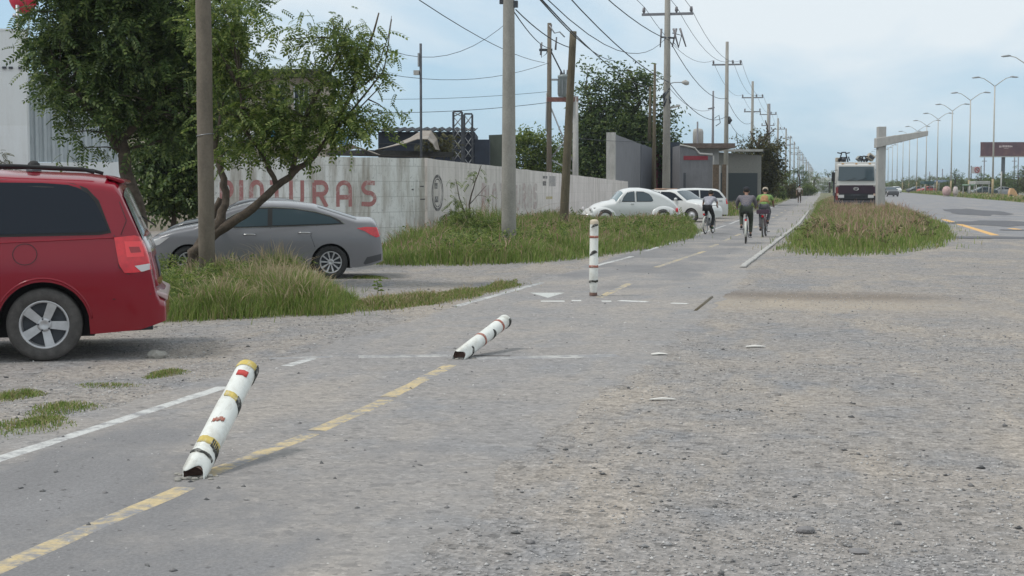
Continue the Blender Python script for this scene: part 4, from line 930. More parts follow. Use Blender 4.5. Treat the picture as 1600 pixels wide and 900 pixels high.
# side wall: round emblem with squares, the word again, grey smudges; on its camera side (local -Y side is towards the path)
A_, B_ = c1 + Vector((.02, .22, 0)), far
def sx_(px): return wx(wsd, LnS, A_, B_, px)
xl, xr = sx_(675), sx_(692); xc, rx = (xl + xr) / 2, (xr - xl) / 2; dm = 42.5 + xc * .978
z1_, z0_ = D(683, 275, dm).z, D(683, 328, dm).z; zc_, rz_ = (z0_ + z1_) / 2, (z1_ - z0_) / 2
b = MB(); stroke(b, [(xc + rx * math.cos(t), zc_ + rz_ * math.sin(t)) for t in np.linspace(0, 2 * PI, 40)], .09, -.003); b.build('painted_emblem', mBlkF, wsd)
b = MB(); stroke(b, [(xc + rx * .78 * math.cos(t), zc_ + rz_ * .82 * math.sin(t)) for t in np.linspace(0, 2 * PI, 40)], .04, -.003); b.build('painted_emblem', mBlkF, wsd)
for (u0, u1, v0, v1, mm) in ((-.55, .0, .25, .60, mBlkF), (-.5, .1, -.55, -.2, mBlkF), (.05, .5, -.15, .2, mLetP), (.1, .5, -.5, -.25, mLetP)):
    b = MB(); b.add([(xc + u * rx, -.005, zc_ + v * rz_) for u, v in ((u0, v0), (u1, v0), (u1, v1), (u0, v1))], [(0, 1, 2, 3)]); b.build('emblem_square', mm, wsd)
txs = [752, 762, 769, 781, 806, 815, 824, 833]; xx = [sx_(p) for p in txs]; ww = [(sx_(p + 7) - sx_(p)) for p in txs]
word('PINTURAS', xx, ww, .75, 1.62, wsd, mLetP, .28)
for (pa, pb, pya, pyb, mm) in ((848, 855, 275, 279, mBlkF), (858, 868, 275, 291, worn_paint('grey_smudge', (.36, .34, .33), .45, (.6, .56, .53), 3)), (848, 853, 283, 290, mBlkF), (853, 863, 307, 311, worn_paint('yellow_smudge', (.5, .42, .2), .45, (.6, .56, .53), 3))):
    x0_, x1_ = sx_(pa), sx_(pb); dd = 42.5 + (x0_ + x1_) / 2 * .978; za, zb_ = D(pa, pya, dd).z, D(pa, pyb, dd).z
    b = MB(); b.add([(x0_, -.004, zb_), (x1_, -.004, zb_), (x1_, -.004, za), (x0_, -.004, za)], [(0, 1, 2, 3)]); b.build('paint_mark', mm, wsd)
# bare wall and corrugated sheets at the left, the white building block
mCorr = mat('corrugated_white_sheet', (.50, .54, .56), .5, .3, var=.12, scale=1.5); mCorrR = mat('rusty_bent_sheet', (.40, .37, .33), .6, .4, col2=(.22, .17, .13), var=.1, scale=2)
wa, wb = D(45, 400, 35.5), D(196, 400, 36.5); 
wl, LnL, _ = wall_between(wa, wb, ztop(wa, 254), ztop(wb, 253), .18, mWallC, 'boundary_wall', 'plain white wall under the corrugated sheets, behind the red van')
def corrugated(A, Bp, z0A, z1A, name, label, m, pitch=.19, amp=.03, cat='fence', gapz=None, z1B=None, off=.05):
    A, Bp = Vector((A.x, A.y, 0)), Vector((Bp.x, Bp.y, 0)); d = Bp - A; Ln = d.length; root = thing(name, label, cat, A, math.atan2(d.y, d.x)); z1B = z1B or z1A
    n = int(Ln / pitch) * 6; b = MB(); vs = []
    for i in range(n + 1):
        x = Ln * i / n; ph = (i % 6); y = off - amp * (1 if ph in (1, 2, 3) else -1) * (.9 if ph in (0, 4, 5) else 1); zt = z1A + (z1B - z1A) * i / n
        vs += [(x, y, z0A), (x, y, zt)]
    b.add(vs, [(2 * i, 2 * i + 2, 2 * i + 3, 2 * i + 1) for i in range(n)]); o = b.build('corrugated_sheet', m, root); s_ = o.modifiers.new('s', 'SOLIDIFY'); s_.thickness = .004
    for z in (z0A + .06, (z0A + z1A) / 2, min(z1A, z1B) - .1): b = MB(); b.box((0, off + .045, z - .03), (Ln, off + .09, z + .03)); b.build('rail', mDark, root)
    return root
corrugated(wa, wb, ztop(wa, 253), ztop(wa, 113), 'sheet_fence', 'white corrugated sheets with vertical ribs standing on the plain white wall', mCorr)
ba = D(-40, 400, 34.5); bb = D(47, 400, 34.8)
bt = thing('white_building', 'tall blank white block of a building at the left picture edge', 'building', Vector((ba.x, ba.y, 0)), math.atan2(bb.y - ba.y, bb.x - ba.x)); Ln = (bb - ba).xy.length
b = MB(); zt_ = ztop(bb, 49); b.box((-3, 0, 0), (Ln, .9, zt_)); b.build('wall', mWallC, bt)
b = MB(); b.box((-3, -.012, zt_ + .002), (Ln + .015, .92, zt_ + .05)); b.build('coping', mWallC, bt)
for px in (8, 18, 33): p = (wx(bt, Ln, ba, bb, px)); b = MB(); b.box((p, -.05, D(px, 107, 34.6).z), (p + .09, 0, D(px, 105, 34.6).z + .02)); b.build('anchor_bolt', mDark, bt)
# red ball lamp/tank above the block
rb = D(28, 49, 36.5); t = thing('red_float', 'red rounded tank on a grey post, rising above the white building block', 'tank', (rb.x, rb.y, 0))
b = MB(); b.tube([(0, 0, 0), (0, 0, D(28, 8, 36.5).z)], .045, 10); b.build('post', mMetal, t)
b = MB(); b.tube([(0, 0, D(28, 26, 36.5).z), (-.1, -.05, D(28, 24, 36.5).z)], .05, 8); b.build('clamp', mMetal, t)
b = MB(); zc2 = D(28, -14, 36.5).z; b.ball((0, .30, zc2), (.40, .28, .52), n=24, k=14); b.build('tank_shell', mat('red_paint', (.52, .02, .05), .45, var=.12, scale=4), t)
# building seen through the trees: dark eave, beige wall, balcony openings, blue tarpaulins
hA, hB = D(325, 400, 52), D(500, 400, 52); t = thing('beige_building', 'beige two storey building with a dark eave, glimpsed through the trees', 'building', (hA.x, hA.y, 0), math.atan2(hB.y - hA.y, hB.x - hA.x)); Ln = (hB - hA).xy.length
zt_ = ztop(hA, 122); b = MB(); b.box((-3.2, 0, 0), (Ln, 5, zt_)); b.build('wall', mat('beige_render', (.40, .35, .28), .9, var=.15), t)
b = MB(); b.box((-3.4, -.5, zt_ + .003), (Ln + .2, 5.2, zt_ + .28)); b.build('eave', mat('dark_green_eave', (.05, .055, .035), .8, var=.3), t)
for x_, w_ in ((-2.3, .8), (.5, .9), (2.2, .6), (3.1, .5)):
    b = MB(); b.box((x_, -.02, zt_ - 1.3), (x_ + w_, .0, zt_ - .25)); f_ = b.build('window', mGlass, t)
    for k in range(4): b = MB(); b.box((x_ + w_ * k / 3 - .02, -.05, zt_ - 1.32), (x_ + w_ * k / 3 + .02, -.021, zt_ - .23)); b.build('window_bar', mCorr, f_)
for (pa, pb, ya, yb, d_, lb, m_) in ((408, 430, 193, 213, 46, 'bright blue tarpaulin glimpsed through the leaning tree', mat('blue_tarpaulin', (.12, .42, .60), .6, var=.25)), (515, 545, 205, 228, 45, 'pale blue tarpaulin bundle above the wall at the right of the leaning tree', mat('pale_tarpaulin', (.25, .42, .62), .6, var=.3)),
        (352, 400, 205, 240, 46, 'greyish white sheet hanging behind the leaning tree', mat('white_sheet', (.55, .56, .58), .7, var=.15))):
    A2, B2 = D(pa, ya, d_), D(pb, yb, d_); n_ = 8; b = MB(); vs = []
    for i in range(n_ + 1):
        for k in range(n_ + 1):
            p = D(pa + (pb - pa) * i / n_, ya + (yb - ya) * k / n_ + 2 * math.sin(i * 1.3), d_ + .12 * math.sin(i * 1.9) + .06 * math.sin(k * 2 + i)); vs.append(p)
    b.add(vs, [(i * 9 + k, i * 9 + 9 + k, i * 9 + 10 + k, i * 9 + k + 1) for i in range(8) for k in range(8)], 0, True); o = b.build('tarpaulin', m_); s_ = o.modifiers.new('s', 'SOLIDIFY'); s_.thickness = .02; tag(o, lb, 'tarpaulin')
# dark corrugated workshop behind the wall
def block(px0, px1, ytop, d, depth, m, name, label, cat='building', ytop2=None, z0=0, extra=None):
    A, Bp = D(px0, 400, d), D(px1, 400, d); t = thing(name, label, cat, (A.x, A.y, 0), math.atan2(Bp.y - A.y, Bp.x - A.x)); Ln = (Bp - A).xy.length
    za = ztop(A, ytop); zb_ = ztop(A, ytop2) if ytop2 else za
    b = MB(); b.add([(0, 0, z0), (Ln, 0, z0), (Ln, depth, z0), (0, depth, z0), (0, 0, za), (Ln, 0, zb_), (Ln, depth, zb_), (0, depth, za)], [(0, 3, 2, 1), (4, 5, 6, 7), (0, 1, 5, 4), (1, 2, 6, 5), (2, 3, 7, 6), (3, 0, 4, 7)]); b.build('wall', m, t)
    return t, Ln, za, zb_
mNavyW = mat('dark_blue_sheet_wall', (.018, .026, .045), .6, var=.35, scale=2)
t, Ln, za, _ = block(592, 742, 206, 60, 6, mNavyW, 'workshop', 'dark blue sheet metal workshop roof behind the white wall')
n_ = int(Ln / .3) * 4; b = MB(); vs = []
for i in range(n_ + 1):
    x = Ln * i / n_; z = za + .06 + .045 * math.sin(2 * PI * i / 4); vs += [(x, -.35, z - .02), (x, 5, z + .3)]
b.add(vs, [(2 * i, 2 * i + 2, 2 * i + 3, 2 * i + 1) for i in range(n_)]); o = b.build('roof', mat('dark_roof_sheet', (.02, .024, .032), .85, 0, var=.2), t); s_ = o.modifiers.new('s', 'SOLIDIFY'); s_.thickness = .03
for z in (.5, 1.0): b = MB(); b.box((0, -.05, za - z), (Ln, -.003, za - z + .04)); b.build('girt', mDark, t)
block(722, 765, 218, 60, 4, mNavyW, 'shed', 'low black shed between the lattice towers and the grey block', 'shed')
block(764, 786, 211, 62, 3, concrete('mossy_render', (.09, .105, .085), .2), 'block_building', 'square dark grey-green block building left of the concrete pole', ytop2=210)
def bent_sheet(pts, dpt, label, wdt=1.0):
    b = MB(); vs = []; n_ = len(pts)
    for i, (px, py, dz) in enumerate(pts):
        p = D(px, py, dpt); q_ = D(px + 6, py + 3, dpt + wdt); vs += [p, Vector((q_.x, q_.y, p.z - dz))]
    b.add(vs, [(2 * i, 2 * i + 2, 2 * i + 3, 2 * i + 1) for i in range(n_ - 1)], 0, False); o = b.build('roof_sheet', mCorrR); s_ = o.modifiers.new('s', 'SOLIDIFY'); s_.thickness = .02; tag(o, label, 'roof sheet')
bent_sheet([(500, 236, 0), (520, 231, .05), (538, 227, .1), (548, 224, .1), (556, 228, .05), (570, 233, .0), (588, 240, 0)], 42.0, 'curled roofing sheet lying on the wall top by the leaning tree', 1.3)
bent_sheet([(586, 234, 0), (610, 229, -.1), (635, 223, -.2), (652, 217, -.3), (668, 217, -.3), (677, 225, -.2), (681, 233, 0)], 44.5, 'ridged pale roofing sheet bent upward behind the lamp mast', 1.4)
b = MB(); a2, b2 = D(560, 241, 43.6), D(700, 245, 46.5)
b.box((0, -.3, 0), ((b2 - a2).xy.length, 1.4, .14)); o = b.build('flat_roof', mat('black_roof_felt', (.03, .03, .028), .9, var=.4)); o.location = (a2.x, a2.y, D(600, 242, 43.6).z); o.rotation_euler = (0, 0, math.atan2(b2.y - a2.y, b2.x - a2.x)); tag(o, 'black flat roof strip just above the white wall', 'roof')
# lattice towers
def lattice(px0, px1, y0, y1, d, label):
    A = D((px0 + px1) / 2, y1, d); w = (px1 - px0) / F * d; z0, z1 = D(px0, y1, d).z, D(px0, y0, d).z
    t = thing('lattice_tower', label, 'tower', (A.x, A.y, 0), YAW, group='square lattice towers above the workshop'); zb_ = z0 - 1.5
    for sx in (-.5, .5):
        for sy in (-.5, .5): b = MB(); b.box((sx * w - .035, sy * w - .035, 0), (sx * w + .035, sy * w + .035, z1)); b.build('leg', mDark, t)
    for sy in (-.5, .5):
        k = 0; z = zb_
        while z < z1 - .1:
            zn = min(z + .42, z1)
            for s_ in (1, -1): b = MB(); b.tube([(-w / 2 * s_, sy * w, z), (w / 2 * s_, sy * w, zn)], .014, 5); b.build('brace', mMetal, t)
            z = zn
    for z in (z1, z1 - .03): pass
    b = MB(); b.box((-w / 2, -w / 2, z1), (w / 2, w / 2, z1 + .05)); b.build('top_frame', mDark, t)
lattice(708.5, 722, 175, 224, 57, 'left and taller of the two square lattice towers'); lattice(725.5, 738, 179, 221, 57.8, 'right and lower of the two square lattice towers')

# concrete slabs, grey shed with the red stripe, roofs beyond
def slab(px0, y0, d0, px1, y1, d1, th, m, name, label, cat, base_h=None):
    A, Bp = D(px0, 400, d0), D(px1, 400, d1); A.z = Bp.z = 0
    return wall_between(A, Bp, ztop(A, y0), ztop(Bp, y1), th, m, name, label, cat, steps=8, jag=.02)
r_, Ln_, o_ = slab(961, 210, 80, 1000, 225, 88, .35, mConcD, 'concrete_wall', 'tall bare concrete wall panel beside the dark tree, its top sloping down', 'wall')
b = MB(); b.box((-.3, -.02, 0), (0, .45, 4.45)); b.build('end_post', mConcL, r_)
slab(1001, 225, 88, 1024, 233, 94, .3, concrete('dark_panel', (.13, .135, .155), .15), 'concrete_wall', 'darker concrete panel continuing the tall bare wall behind the utility pole', 'wall')
slab(1027, 228, 95, 1037, 230, 97, .4, mat('dark_red_paint', (.16, .02, .03), .7, var=.3), 'red_pillar', 'dark red pillar beside the utility pole', 'pillar')
block(1046, 1061, 222, 92, 6, mat('painted_gate_shade', (.03, .04, .055), .8, var=.4), 'doorway_block', 'solid dark block standing for a recessed gateway, left of the grey shed')  # no recess is built; its shade is the block's dark colour
t, Ln, za, zb_ = block(1061, 1112, 227, 88, 7, concrete('grey_render', (.17, .17, .18), .2), 'grey_shed', 'grey rendered shed with a dark red stripe and a sloping top', 'shed', ytop2=243)
b = MB(); z_ = D(1080, 250, 88).z; b.box((.22, -.02, z_), (Ln - .28, -.003, z_ + .24)); b.build('red_stripe', mat('stripe_red', (.24, .025, .04), .7, var=.2), t)
b = MB(); b.box((.22, -.02, .3), (.36, -.003, D(1066, 270, 88).z)); b.build('door_slot', mDark, t)
b = MB(); b.box((Ln, -.04, 0), (Ln + .1, .1, zb_)); b.build('corner_trim', mConcL, t)
b = MB(); b.tube([(0, -.02, za + .03), (Ln * .45, -.02, (za + zb_) / 2 + .15), (Ln * .6, -.02, zb_ + .1), (Ln, -.02, zb_ + .05)], .06, 6, rough=.4); b.build('broken_coping', mConcL, t)
t, Ln, za, _ = block(1075, 1122, 232, 100, 8, mat('pale_render', (.42, .41, .40), .9, var=.12), 'flat_roofed_house', 'pale house with a projecting flat roof behind the grey shed', 'house')
b = MB(); b.box((-.6, -1.2, za), (Ln + .9, 8, za + .32)); b.build('roof_slab', mat('brown_roof_edge', (.16, .12, .10), .9, var=.3), t)
for k in range(3): b = MB(); x_ = .8 + k * 1.0; b.lathe([(0, .35), (.32, .35), (.36, .4), (.36, 1.15), (.3, 1.35), (.12, 1.4), (0, 1.4)], 16, M=Matrix.Translation((x_ if k < 2 else .95, 1.5, za if k < 2 else za))); (b.build('water_tank', mConcL, t) if k < 1 else None)
t, Ln, za, _ = block(1100, 1188, 236, 118, 14, mat('sandy_render', (.20, .195, .18), .9, var=.14), 'long_building', 'long sandy building with a painted dark opening behind the roadside tree', ytop2=243)
b = MB(); b.box((1.2, -.03, .4), (Ln - .3, -.003, 2.6)); b.build('shop_shade_panel', mat('painted_shade_dark', (.04, .05, .055), .9), t)  # flat panel on the wall, the opening's inner shade painted as dark colour
b = MB(); b.box((0, -.8, za - .05), (Ln, -.004, za + .12)); b.build('canopy', mConcL, t)
for k, (px, w_) in enumerate(((1118, 9), (1131, 6))):
    A = D(px, 320, 78); o = thing('gate_post', ('wide brown board post beside the grey shed', 'narrow brown board post next to the second utility pole')[k], 'post', (A.x, A.y, 0), YAW, group='brown posts by the grey shed'); b = MB(); h_ = ztop(Vector((A.x, A.y, 0)), 257); ww_ = w_ / F * 78; b.box((-ww_ / 2, -.1, 0), (ww_ / 2, .1, h_)); b.build('board', mat('brown_board', (.11, .08, .055), .9, var=.4), o)
    b = MB(); b.box((ww_ / 2 + .003, -.05, 0), (ww_ / 2 + .09, .05, h_ - .05)); b.build('pipe', mConcL, o)
for k, (px, py, d_, w_, h_) in enumerate(((1168, 308, 140, 3.6, 1.3), (1196, 300, 200, 5, 2.4), (1284, 290, 330, 3.6, 3.4))):
    A = D(px, 300, d_); t = thing('roadside_stall', ('low reddish stall roof beside the path behind the riders', 'pale stall with slanting roof beyond the roadside tree', 'white box-shaped kiosk at the far end of the path')[k], 'stall', (A.x, A.y, 0), YAW)
    b = MB(); b.box((-w_ / 2, 0, 0), (w_ / 2, 3, h_ * .7)); b.build('wall', (mat('brick_dull', (.22, .14, .11), .9, var=.3), mConcL, mWallC)[k], t); b = MB(); b.box((-w_ / 2 - .2, -.4, h_ * .7 + .003), (w_ / 2 + .2, 3.2, h_)); b.build('roof', (mConcL, mConcL, mWallC)[k], t)
# ---------------------------------------------------------------- poles
def pole(px, py, r0, r1, h, m, label, name='utility_pole', group=None, topx=None, wob=.0, rz=0, n=14):
    g_ = G(px, py); t = thing(name, label, 'pole', g_, rz, group)
    top = Vector((0, 0, h))
    if topx is not None: p = D(topx, 290, dep(g_)); top.x, top.y = p.x - g_.x, p.y - g_.y
    b = MB(); k = 12; b.tube([top * (i / k) + Vector((random.uniform(-wob, wob), random.uniform(-wob, wob), 0)) * (0 < i < k) for i in range(k + 1)], [r0 + (r1 - r0) * i / k for i in range(k + 1)], n); b.build('shaft', m, t)
    return t, g_, top
t, gL, _ = pole(324, 452, .128, .112, 8.5, mWoodG, 'grey wooden pole in front of the sedan, standing beside the leaning tree', name='wooden_pole', wob=.004)
b = MB(); z_ = ztop(gL, 211); b.tube([(.13 * math.cos(a), .13 * math.sin(a), z_ + .02 * math.cos(a)) for a in np.linspace(0, 2 * PI, 20)], .006, 5); b.build('wire_tie', mMetal, t)
t, gC, _ = pole(795, 393, .185, .115, 8.8, mConc, 'thick tapered concrete pole rising from the grass in front of the white wall')
for s_ in (-1, 1): b = MB(); z_ = ztop(gC, 6 if s_ < 0 else 12); b.box((s_ * .12, -.05, z_), (s_ * .22, .05, z_ + .16)); b.build('bracket', mDark, t)
t, gT, topT = pole(880, 364, .155, .115, ztop(G(880, 364), 49), mWood, 'leaning brown wooden pole beside the classic car', name='wooden_pole', topx=895)
# transformer frame behind the wall
def twin():
    a, c = D(858, 300, 73), D(899, 300, 73); a.z = c.z = 0; z = lambda py: ztop(a, py)
    t = thing('transformer_frame', 'twin-post frame carrying a grey transformer behind the white wall', 'transformer', a, math.atan2(c.y - a.y, c.x - a.x)); w = (c - a).length
    b = MB(); b.tube([(0, 0, 0), (0, 0, z(36))], [.14, .10], 12); b.build('post', mWoodG, t)
    b = MB(); b.tube([(w, 0, 0), (w, 0, z(150))], [.16, .13], 12); b.build('post', mConcL, t)
    b = MB(); b.box((-.1, -.12, z(159)), (w + .1, .12, z(152))); b.build('beam', mat('rusty_red_beam', (.20, .09, .075), .8, var=.4), t)
    b = MB(); b.box((.1, -.05, z(126)), (w * .6, .05, z(123))); b.build('cross_rail', mMetal, t)
    b = MB(); cx_ = .72; b.lathe([(0, z(151)), (.26, z(151)), (.29, z(150)), (.29, z(122)), (.31, z(121)), (.31, z(118)), (.1, z(116)), (0, z(116))], 20, M=Matrix.Translation((cx_, 0, 0))); tk = b.build('transformer', mat('transformer_grey', (.22, .25, .25), .5, .2, var=.15), t)
    for k in range(3): b = MB(); b.tube([(cx_ - .16 + .16 * k, 0, z(117)), (cx_ - .16 + .16 * k, 0, z(109))], [.05, .03], 8); b.build('bushing', mInsul, tk)
    for k in range(6): a_ = PI + PI * k / 5; b = MB(); b.box((cx_ + .30 * math.cos(a_) - .015, .30 * math.sin(a_) - .03, z(148)), (cx_ + .30 * math.cos(a_) + .015, .30 * math.sin(a_) + .03, z(125))); b.build('fin', mMetal, tk)
    for (x0, y0, x1, y1) in ((0, 162, w, 262), (w, 200, .05, 248), (0, 248, w, 270), (0, 75, .95, 135)): b = MB(); b.tube([(x0, .0, z(y0)), (x1, .0, z(y1))], .04, 6); b.build('brace', mMetal if y0 != 75 else mDark, t)
    b = MB(); b.box((-.5, -.04, z(80)), (.15, .04, z(76))); b.build('crossarm', mDark, t)
    for k, (x_, y_) in enumerate(((-.42, 72), (.30, 64), (.05, 44))): b = MB(); b.tube([(x_, 0, z(y_ + 14)), (x_ + .05, 0, z(y_ - 6))], [.05, .035], 8); b.build('insulator', mInsul, t)
    b = MB(); b.tube([(-.45, 0, z(68)), (-.38, -.05, z(90)), (-.15, 0, z(84)), (-.02, 0, z(70))], .02, 6); b.build('jumper', mWire, t)
    b = MB(); b.tube([(.0, -.1, z(40)), (.25, -.1, z(52)), (.5, -.05, z(50)), (.75, 0, z(58))], .035, 6); b.build('jumper', mMetal, t)
    b = MB(); b.tube([(-.14, -.1, z(145)), (-.16, -.1, z(205))], .03, 6, rough=.4); b.build('drop_cable', mMetal, t)
    return t
twin()
# lamp mast behind the wall
A = D(658, 240, 43.8); t = thing('lamp_mast', 'thin dark mast with a small floodlight, standing behind the front wall', 'mast', (A.x, A.y, 0)); z = lambda py: ztop(Vector((A.x, A.y, 0)), py)
b = MB(); b.tube([(0, 0, 0), (0, 0, z(68))], .038, 8); b.build('post', mDark, t)
b = MB(); b.box((-.20, -.08, z(117)), (-.04, .08, z(110))); b.build('floodlight', mConcL, t)
b = MB(); b.box((-.08, -.05, z(104)), (-.03, .05, z(83))); b.build('antenna', mMetal, t)
# row of medium voltage poles
PX = -7.45; q0 = G(1041, 341); PX = q0.x
def pole_y(off): # world y of the pole line where the column 1287-off meets it
    r = ray(1287 - off, 290); return PX / r.x * r.y
ys = [pole_y(o) for o in (246, 153)]; sp_ = ys[1] - ys[0]
offs = [ys[0] + sp_ * k for k in range(22)]
ordn = ['first', 'second', 'third', 'fourth', 'fifth', 'sixth', 'seventh', 'eighth', 'ninth', 'tenth', 'eleventh', 'twelfth', 'thirteenth', 'fourteenth', 'fifteenth', 'sixteenth', 'seventeenth', 'eighteenth', 'nineteenth', 'twentieth', 'twenty-first', 'twenty-second']
GP = 'concrete utility poles in a row beside the path'
def xarm(t, z, w, name='crossarm', ins=(-1, -.45, 1), m=mConcD):
    b = MB(); b.box((-w, -.06, z - .06), (w, .06, z + .06)); a_ = b.build(name, m, t)
    for k in ins: b = MB(); b.tube([(k * (w - .1), 0, z + .06), (k * (w - .1), 0, z + .16), (k * (w - .1), 0, z + .34)], [.03, .085, .06], 8); b.build('insulator', mInsul, a_)
arms = {}
for k, y in enumerate(offs):
    d_ = dep((PX, y, 0)); H_ = 12.8 if k else 13.2; ra = .15
    lab = {0: 'nearest utility pole with crossarm, cut off by the top edge, lamp arm on its right', 1: 'second utility pole of the row, full height in view with a T-shaped crossarm'}.get(k, '%s utility pole of the row counted from the white cars' % ordn[k])
    t = thing('utility_pole', lab, 'pole', (PX + (0 if k < 2 else random.uniform(-.15, .15)), y, 0), 0, GP)
    b = MB(); b.tube([(0, 0, 0), (0, 0, H_)], [.21, .12] if k < 3 else [.2, .14], 12 if k < 4 else 7); b.build('shaft', mConc, t)
    za = {0: ztop(Vector((PX, y, 0)), 22), 1: ztop(Vector((PX, y, 0)), 101)}.get(k, 11.1 + random.uniform(-.25, .25)); arms[k] = (t.location.x, y, za)
    xarm(t, za, 1.15 if k else 1.25, ins=(-1, -.02 + (.45 if k == 1 else .4), 1))
    if k in (2, 3, 5, 7, 9): xarm(t, za - 1.5, .9, ins=(-1, 1))
    if k == 0:
        z = lambda py: ztop(Vector((PX, y, 0)), py)
        b = MB(); b.tube([(-.3, -.1, z(58)), (.35, -.1, z(60))], .05, 6); fr = b.build('cutout_frame', mDark, t)
        for kk, (x_, a_) in enumerate(((-.28, -.05), (.3, .25), (.62, .3), (.45, -.2))):
            b = MB(); b.tube([(x_, -.1, z(45)), (x_ + a_, -.1, z(74))], [.055, .03], 7); b.build('cutout', mInsul, fr)
        b = MB(); b.tube([(.25, -.1, z(52)), (.7, -.1, z(56)), (.55, -.1, z(76)), (.3, -.1, z(66))], .025, 6); b.build('jumper', mWire, fr)
        b = MB(); b.tube([(.1, 0, z(131)), (.35, 0, z(129)), (.75, 0, z(129))], .025, 6); la = b.build('lamp_arm', mMetal, t)
        b = MB(); b.tube([(.72, 0, z(129)), (.88, 0, z(129)), (1.0, 0, z(131)), (1.02, 0, z(133))], [.05, .13, .12, .06], 10); b.build('lamp_head', mConcL, la)
        b = MB(); b.tube([(.1, 0, z(169)), (.65, 0, z(165))], .05, 7); b.build('lower_arm', mConcL, t)
        for kk in range(5): b = MB(); b.tube([(random.uniform(-.16, .16), random.uniform(-.2, 0), z(138 + 4 * kk)), (random.uniform(-.2, .2), -.15, z(150 + 4 * kk))], .05, 6, rough=.5); b.build('cable_bundle', mDark, t)
    if k == 1:
        z = lambda py: ztop(Vector((PX, y, 0)), py); b = MB(); b.tube([(.2, 0, z(182)), (.26, 0, z(188)), (.2, 0, z(194))], [.05, .16, .05], 8, rough=.3); b.build('cable_bundle', mDark, t)
for k, (px, y0, y1, d_, r, lb) in enumerate(((1113, 142, 228, 102, .1, 'thin pole with a small box behind the flat-roofed house'), (1089, 190, 228, 100, .09, 'short thin stub mast on the flat-roofed house'), (1022, 100, 290, 86, .12, 'dark ragged pole beside the nearest utility pole'), (1201, 162, 300, 165, .14, 'bare pole standing between the third and fourth of the row'))):
    A = D(px, 300, d_); t = thing('thin_pole', lb, 'pole', (A.x, A.y, 0)); z = lambda py: ztop(Vector((A.x, A.y, 0)), py); b = MB(); b.tube([(0, 0, 0), (0, 0, z(y0))], [r * 1.2, r * .6], 8, rough=.25 if k == 2 else 0); b.build('shaft', mWood if k == 2 else mConcD, t)
    if k == 0:
        b = MB(); b.tube([(-.35, 0, z(170)), (.1, 0, z(168))], .05, 6); b.build('bracket', mInsul, t); b = MB(); b.tube([(.1, 0, z(185)), (.4, 0, z(180)), (.5, 0, z(192)), (.2, 0, z(197))], .03, 6); b.build('jumper', mWire, t)
    if k == 2: b = MB(); b.tube([(-.28, 0, z(220)), (-.26, 0, z(135))], [.1, .05], 7, rough=.3); b.build('second_stem', mWood, t)
# wires
def sagged(P, sags, r=.014, n=10):
    pts = []
    for (a, c), s_ in zip(zip(P, P[1:]), sags):
        a, c = Vector(a), Vector(c)
        for i in range(n): t = i / n; pts.append(a.lerp(c, t) - Vector((0, 0, 4 * s_ * t * (1 - t))))
    pts.append(Vector(P[-1])); return pts
def wire(P, sags, label, r=.014, group='overhead wires'):
    if isinstance(sags, (int, float)): sags = [sags] * (len(P) - 1)
    b = MB(); b.tube(sagged(P, sags), r, 5, caps=False); o = b.build('overhead_wire', mWire); tag(o, label, 'wire', group)
zc8 = ztop(gC, 6)
n0 = (PX, offs[0] - sp_, 10.8)
for j, (dx, lb) in enumerate(((-1.1, 'overhead wire along the left ends of the crossarms'), (.45, 'overhead wire along the middle insulators of the crossarms'), (1.1, 'overhead wire along the right ends of the crossarms'))):
    P = [(PX + dx - .1, offs[0] - sp_ * 1.0, 11.6)] + [(arms[k][0] + dx, arms[k][1], arms[k][2] + .33) for k in range(len(offs))]
    wire(P, [.35] + [1.0] * 2 + [.8] * 19, lb, .013)
wire([(PX, gC.y, 8.6), (PX + .1, offs[0], ztop(q0, 60) - .1)] + [(arms[k][0], arms[k][1], arms[k][2] - 2.6) for k in range(1, 14)], [.5] + [.9] * 13, 'overhead service cable strung lower down the row of poles', .02)
wire([(PX, gC.y, 7.9), (PX + .1, offs[0], ztop(q0, 129))] + [(arms[k][0], arms[k][1], arms[k][2] - 4.0) for k in range(1, 14)], [.5] + [.9] * 13, 'lowest overhead cable strung along the row of poles', .02)
def W2(a, c, da, dc, s_, lb, r=.012): wire([D(*a, da), D(*c, dc)], s_, lb, r)
W2((655, 0), (851, 98), 34, 73, .25, 'slack wire crossing the sky from the top edge to the transformer frame')
W2((806, 15), (893, 75), 38, 51, .15, 'wire from the concrete pole to the leaning wooden pole, upper', .016)
W2((803, 18), (858, 75), 38, 73, .2, 'wire from the concrete pole to the transformer frame', .016)
W2((840, -5), (960, 95), 30, 75, .3, 'upper of the bundled wires descending over the leaning pole', .016)
W2((836, -12), (1010, 135), 30, 86, .4, 'lower of the bundled wires descending over the leaning pole', .016)
W2((848, -8), (1038, 62), 30, 72, .9, 'wire from the top edge down to the nearest crossarm pole')
W2((590, 70), (800, 28), 60, 64, 1.0, 'sagging wire running from the leaning tree to the concrete pole')
W2((600, 115), (858, 98), 60, 73, .5, 'long thin wire left of the transformer frame, upper')
W2((590, 155), (858, 143), 66, 66, .1, 'long thin wire left of the transformer frame, middle', .01)
W2((600, 176), (858, 160), 66, 66, .12, 'long thin wire left of the transformer frame, lower', .013)
W2((900, 216), (1020, 222), 73, 86, .05, 'thin cable from the transformer frame across the dark tree')
W2((1040, 130), (1113, 170), 72, 102, .6, 'cable from the nearest crossarm pole to the thin pole behind the house')
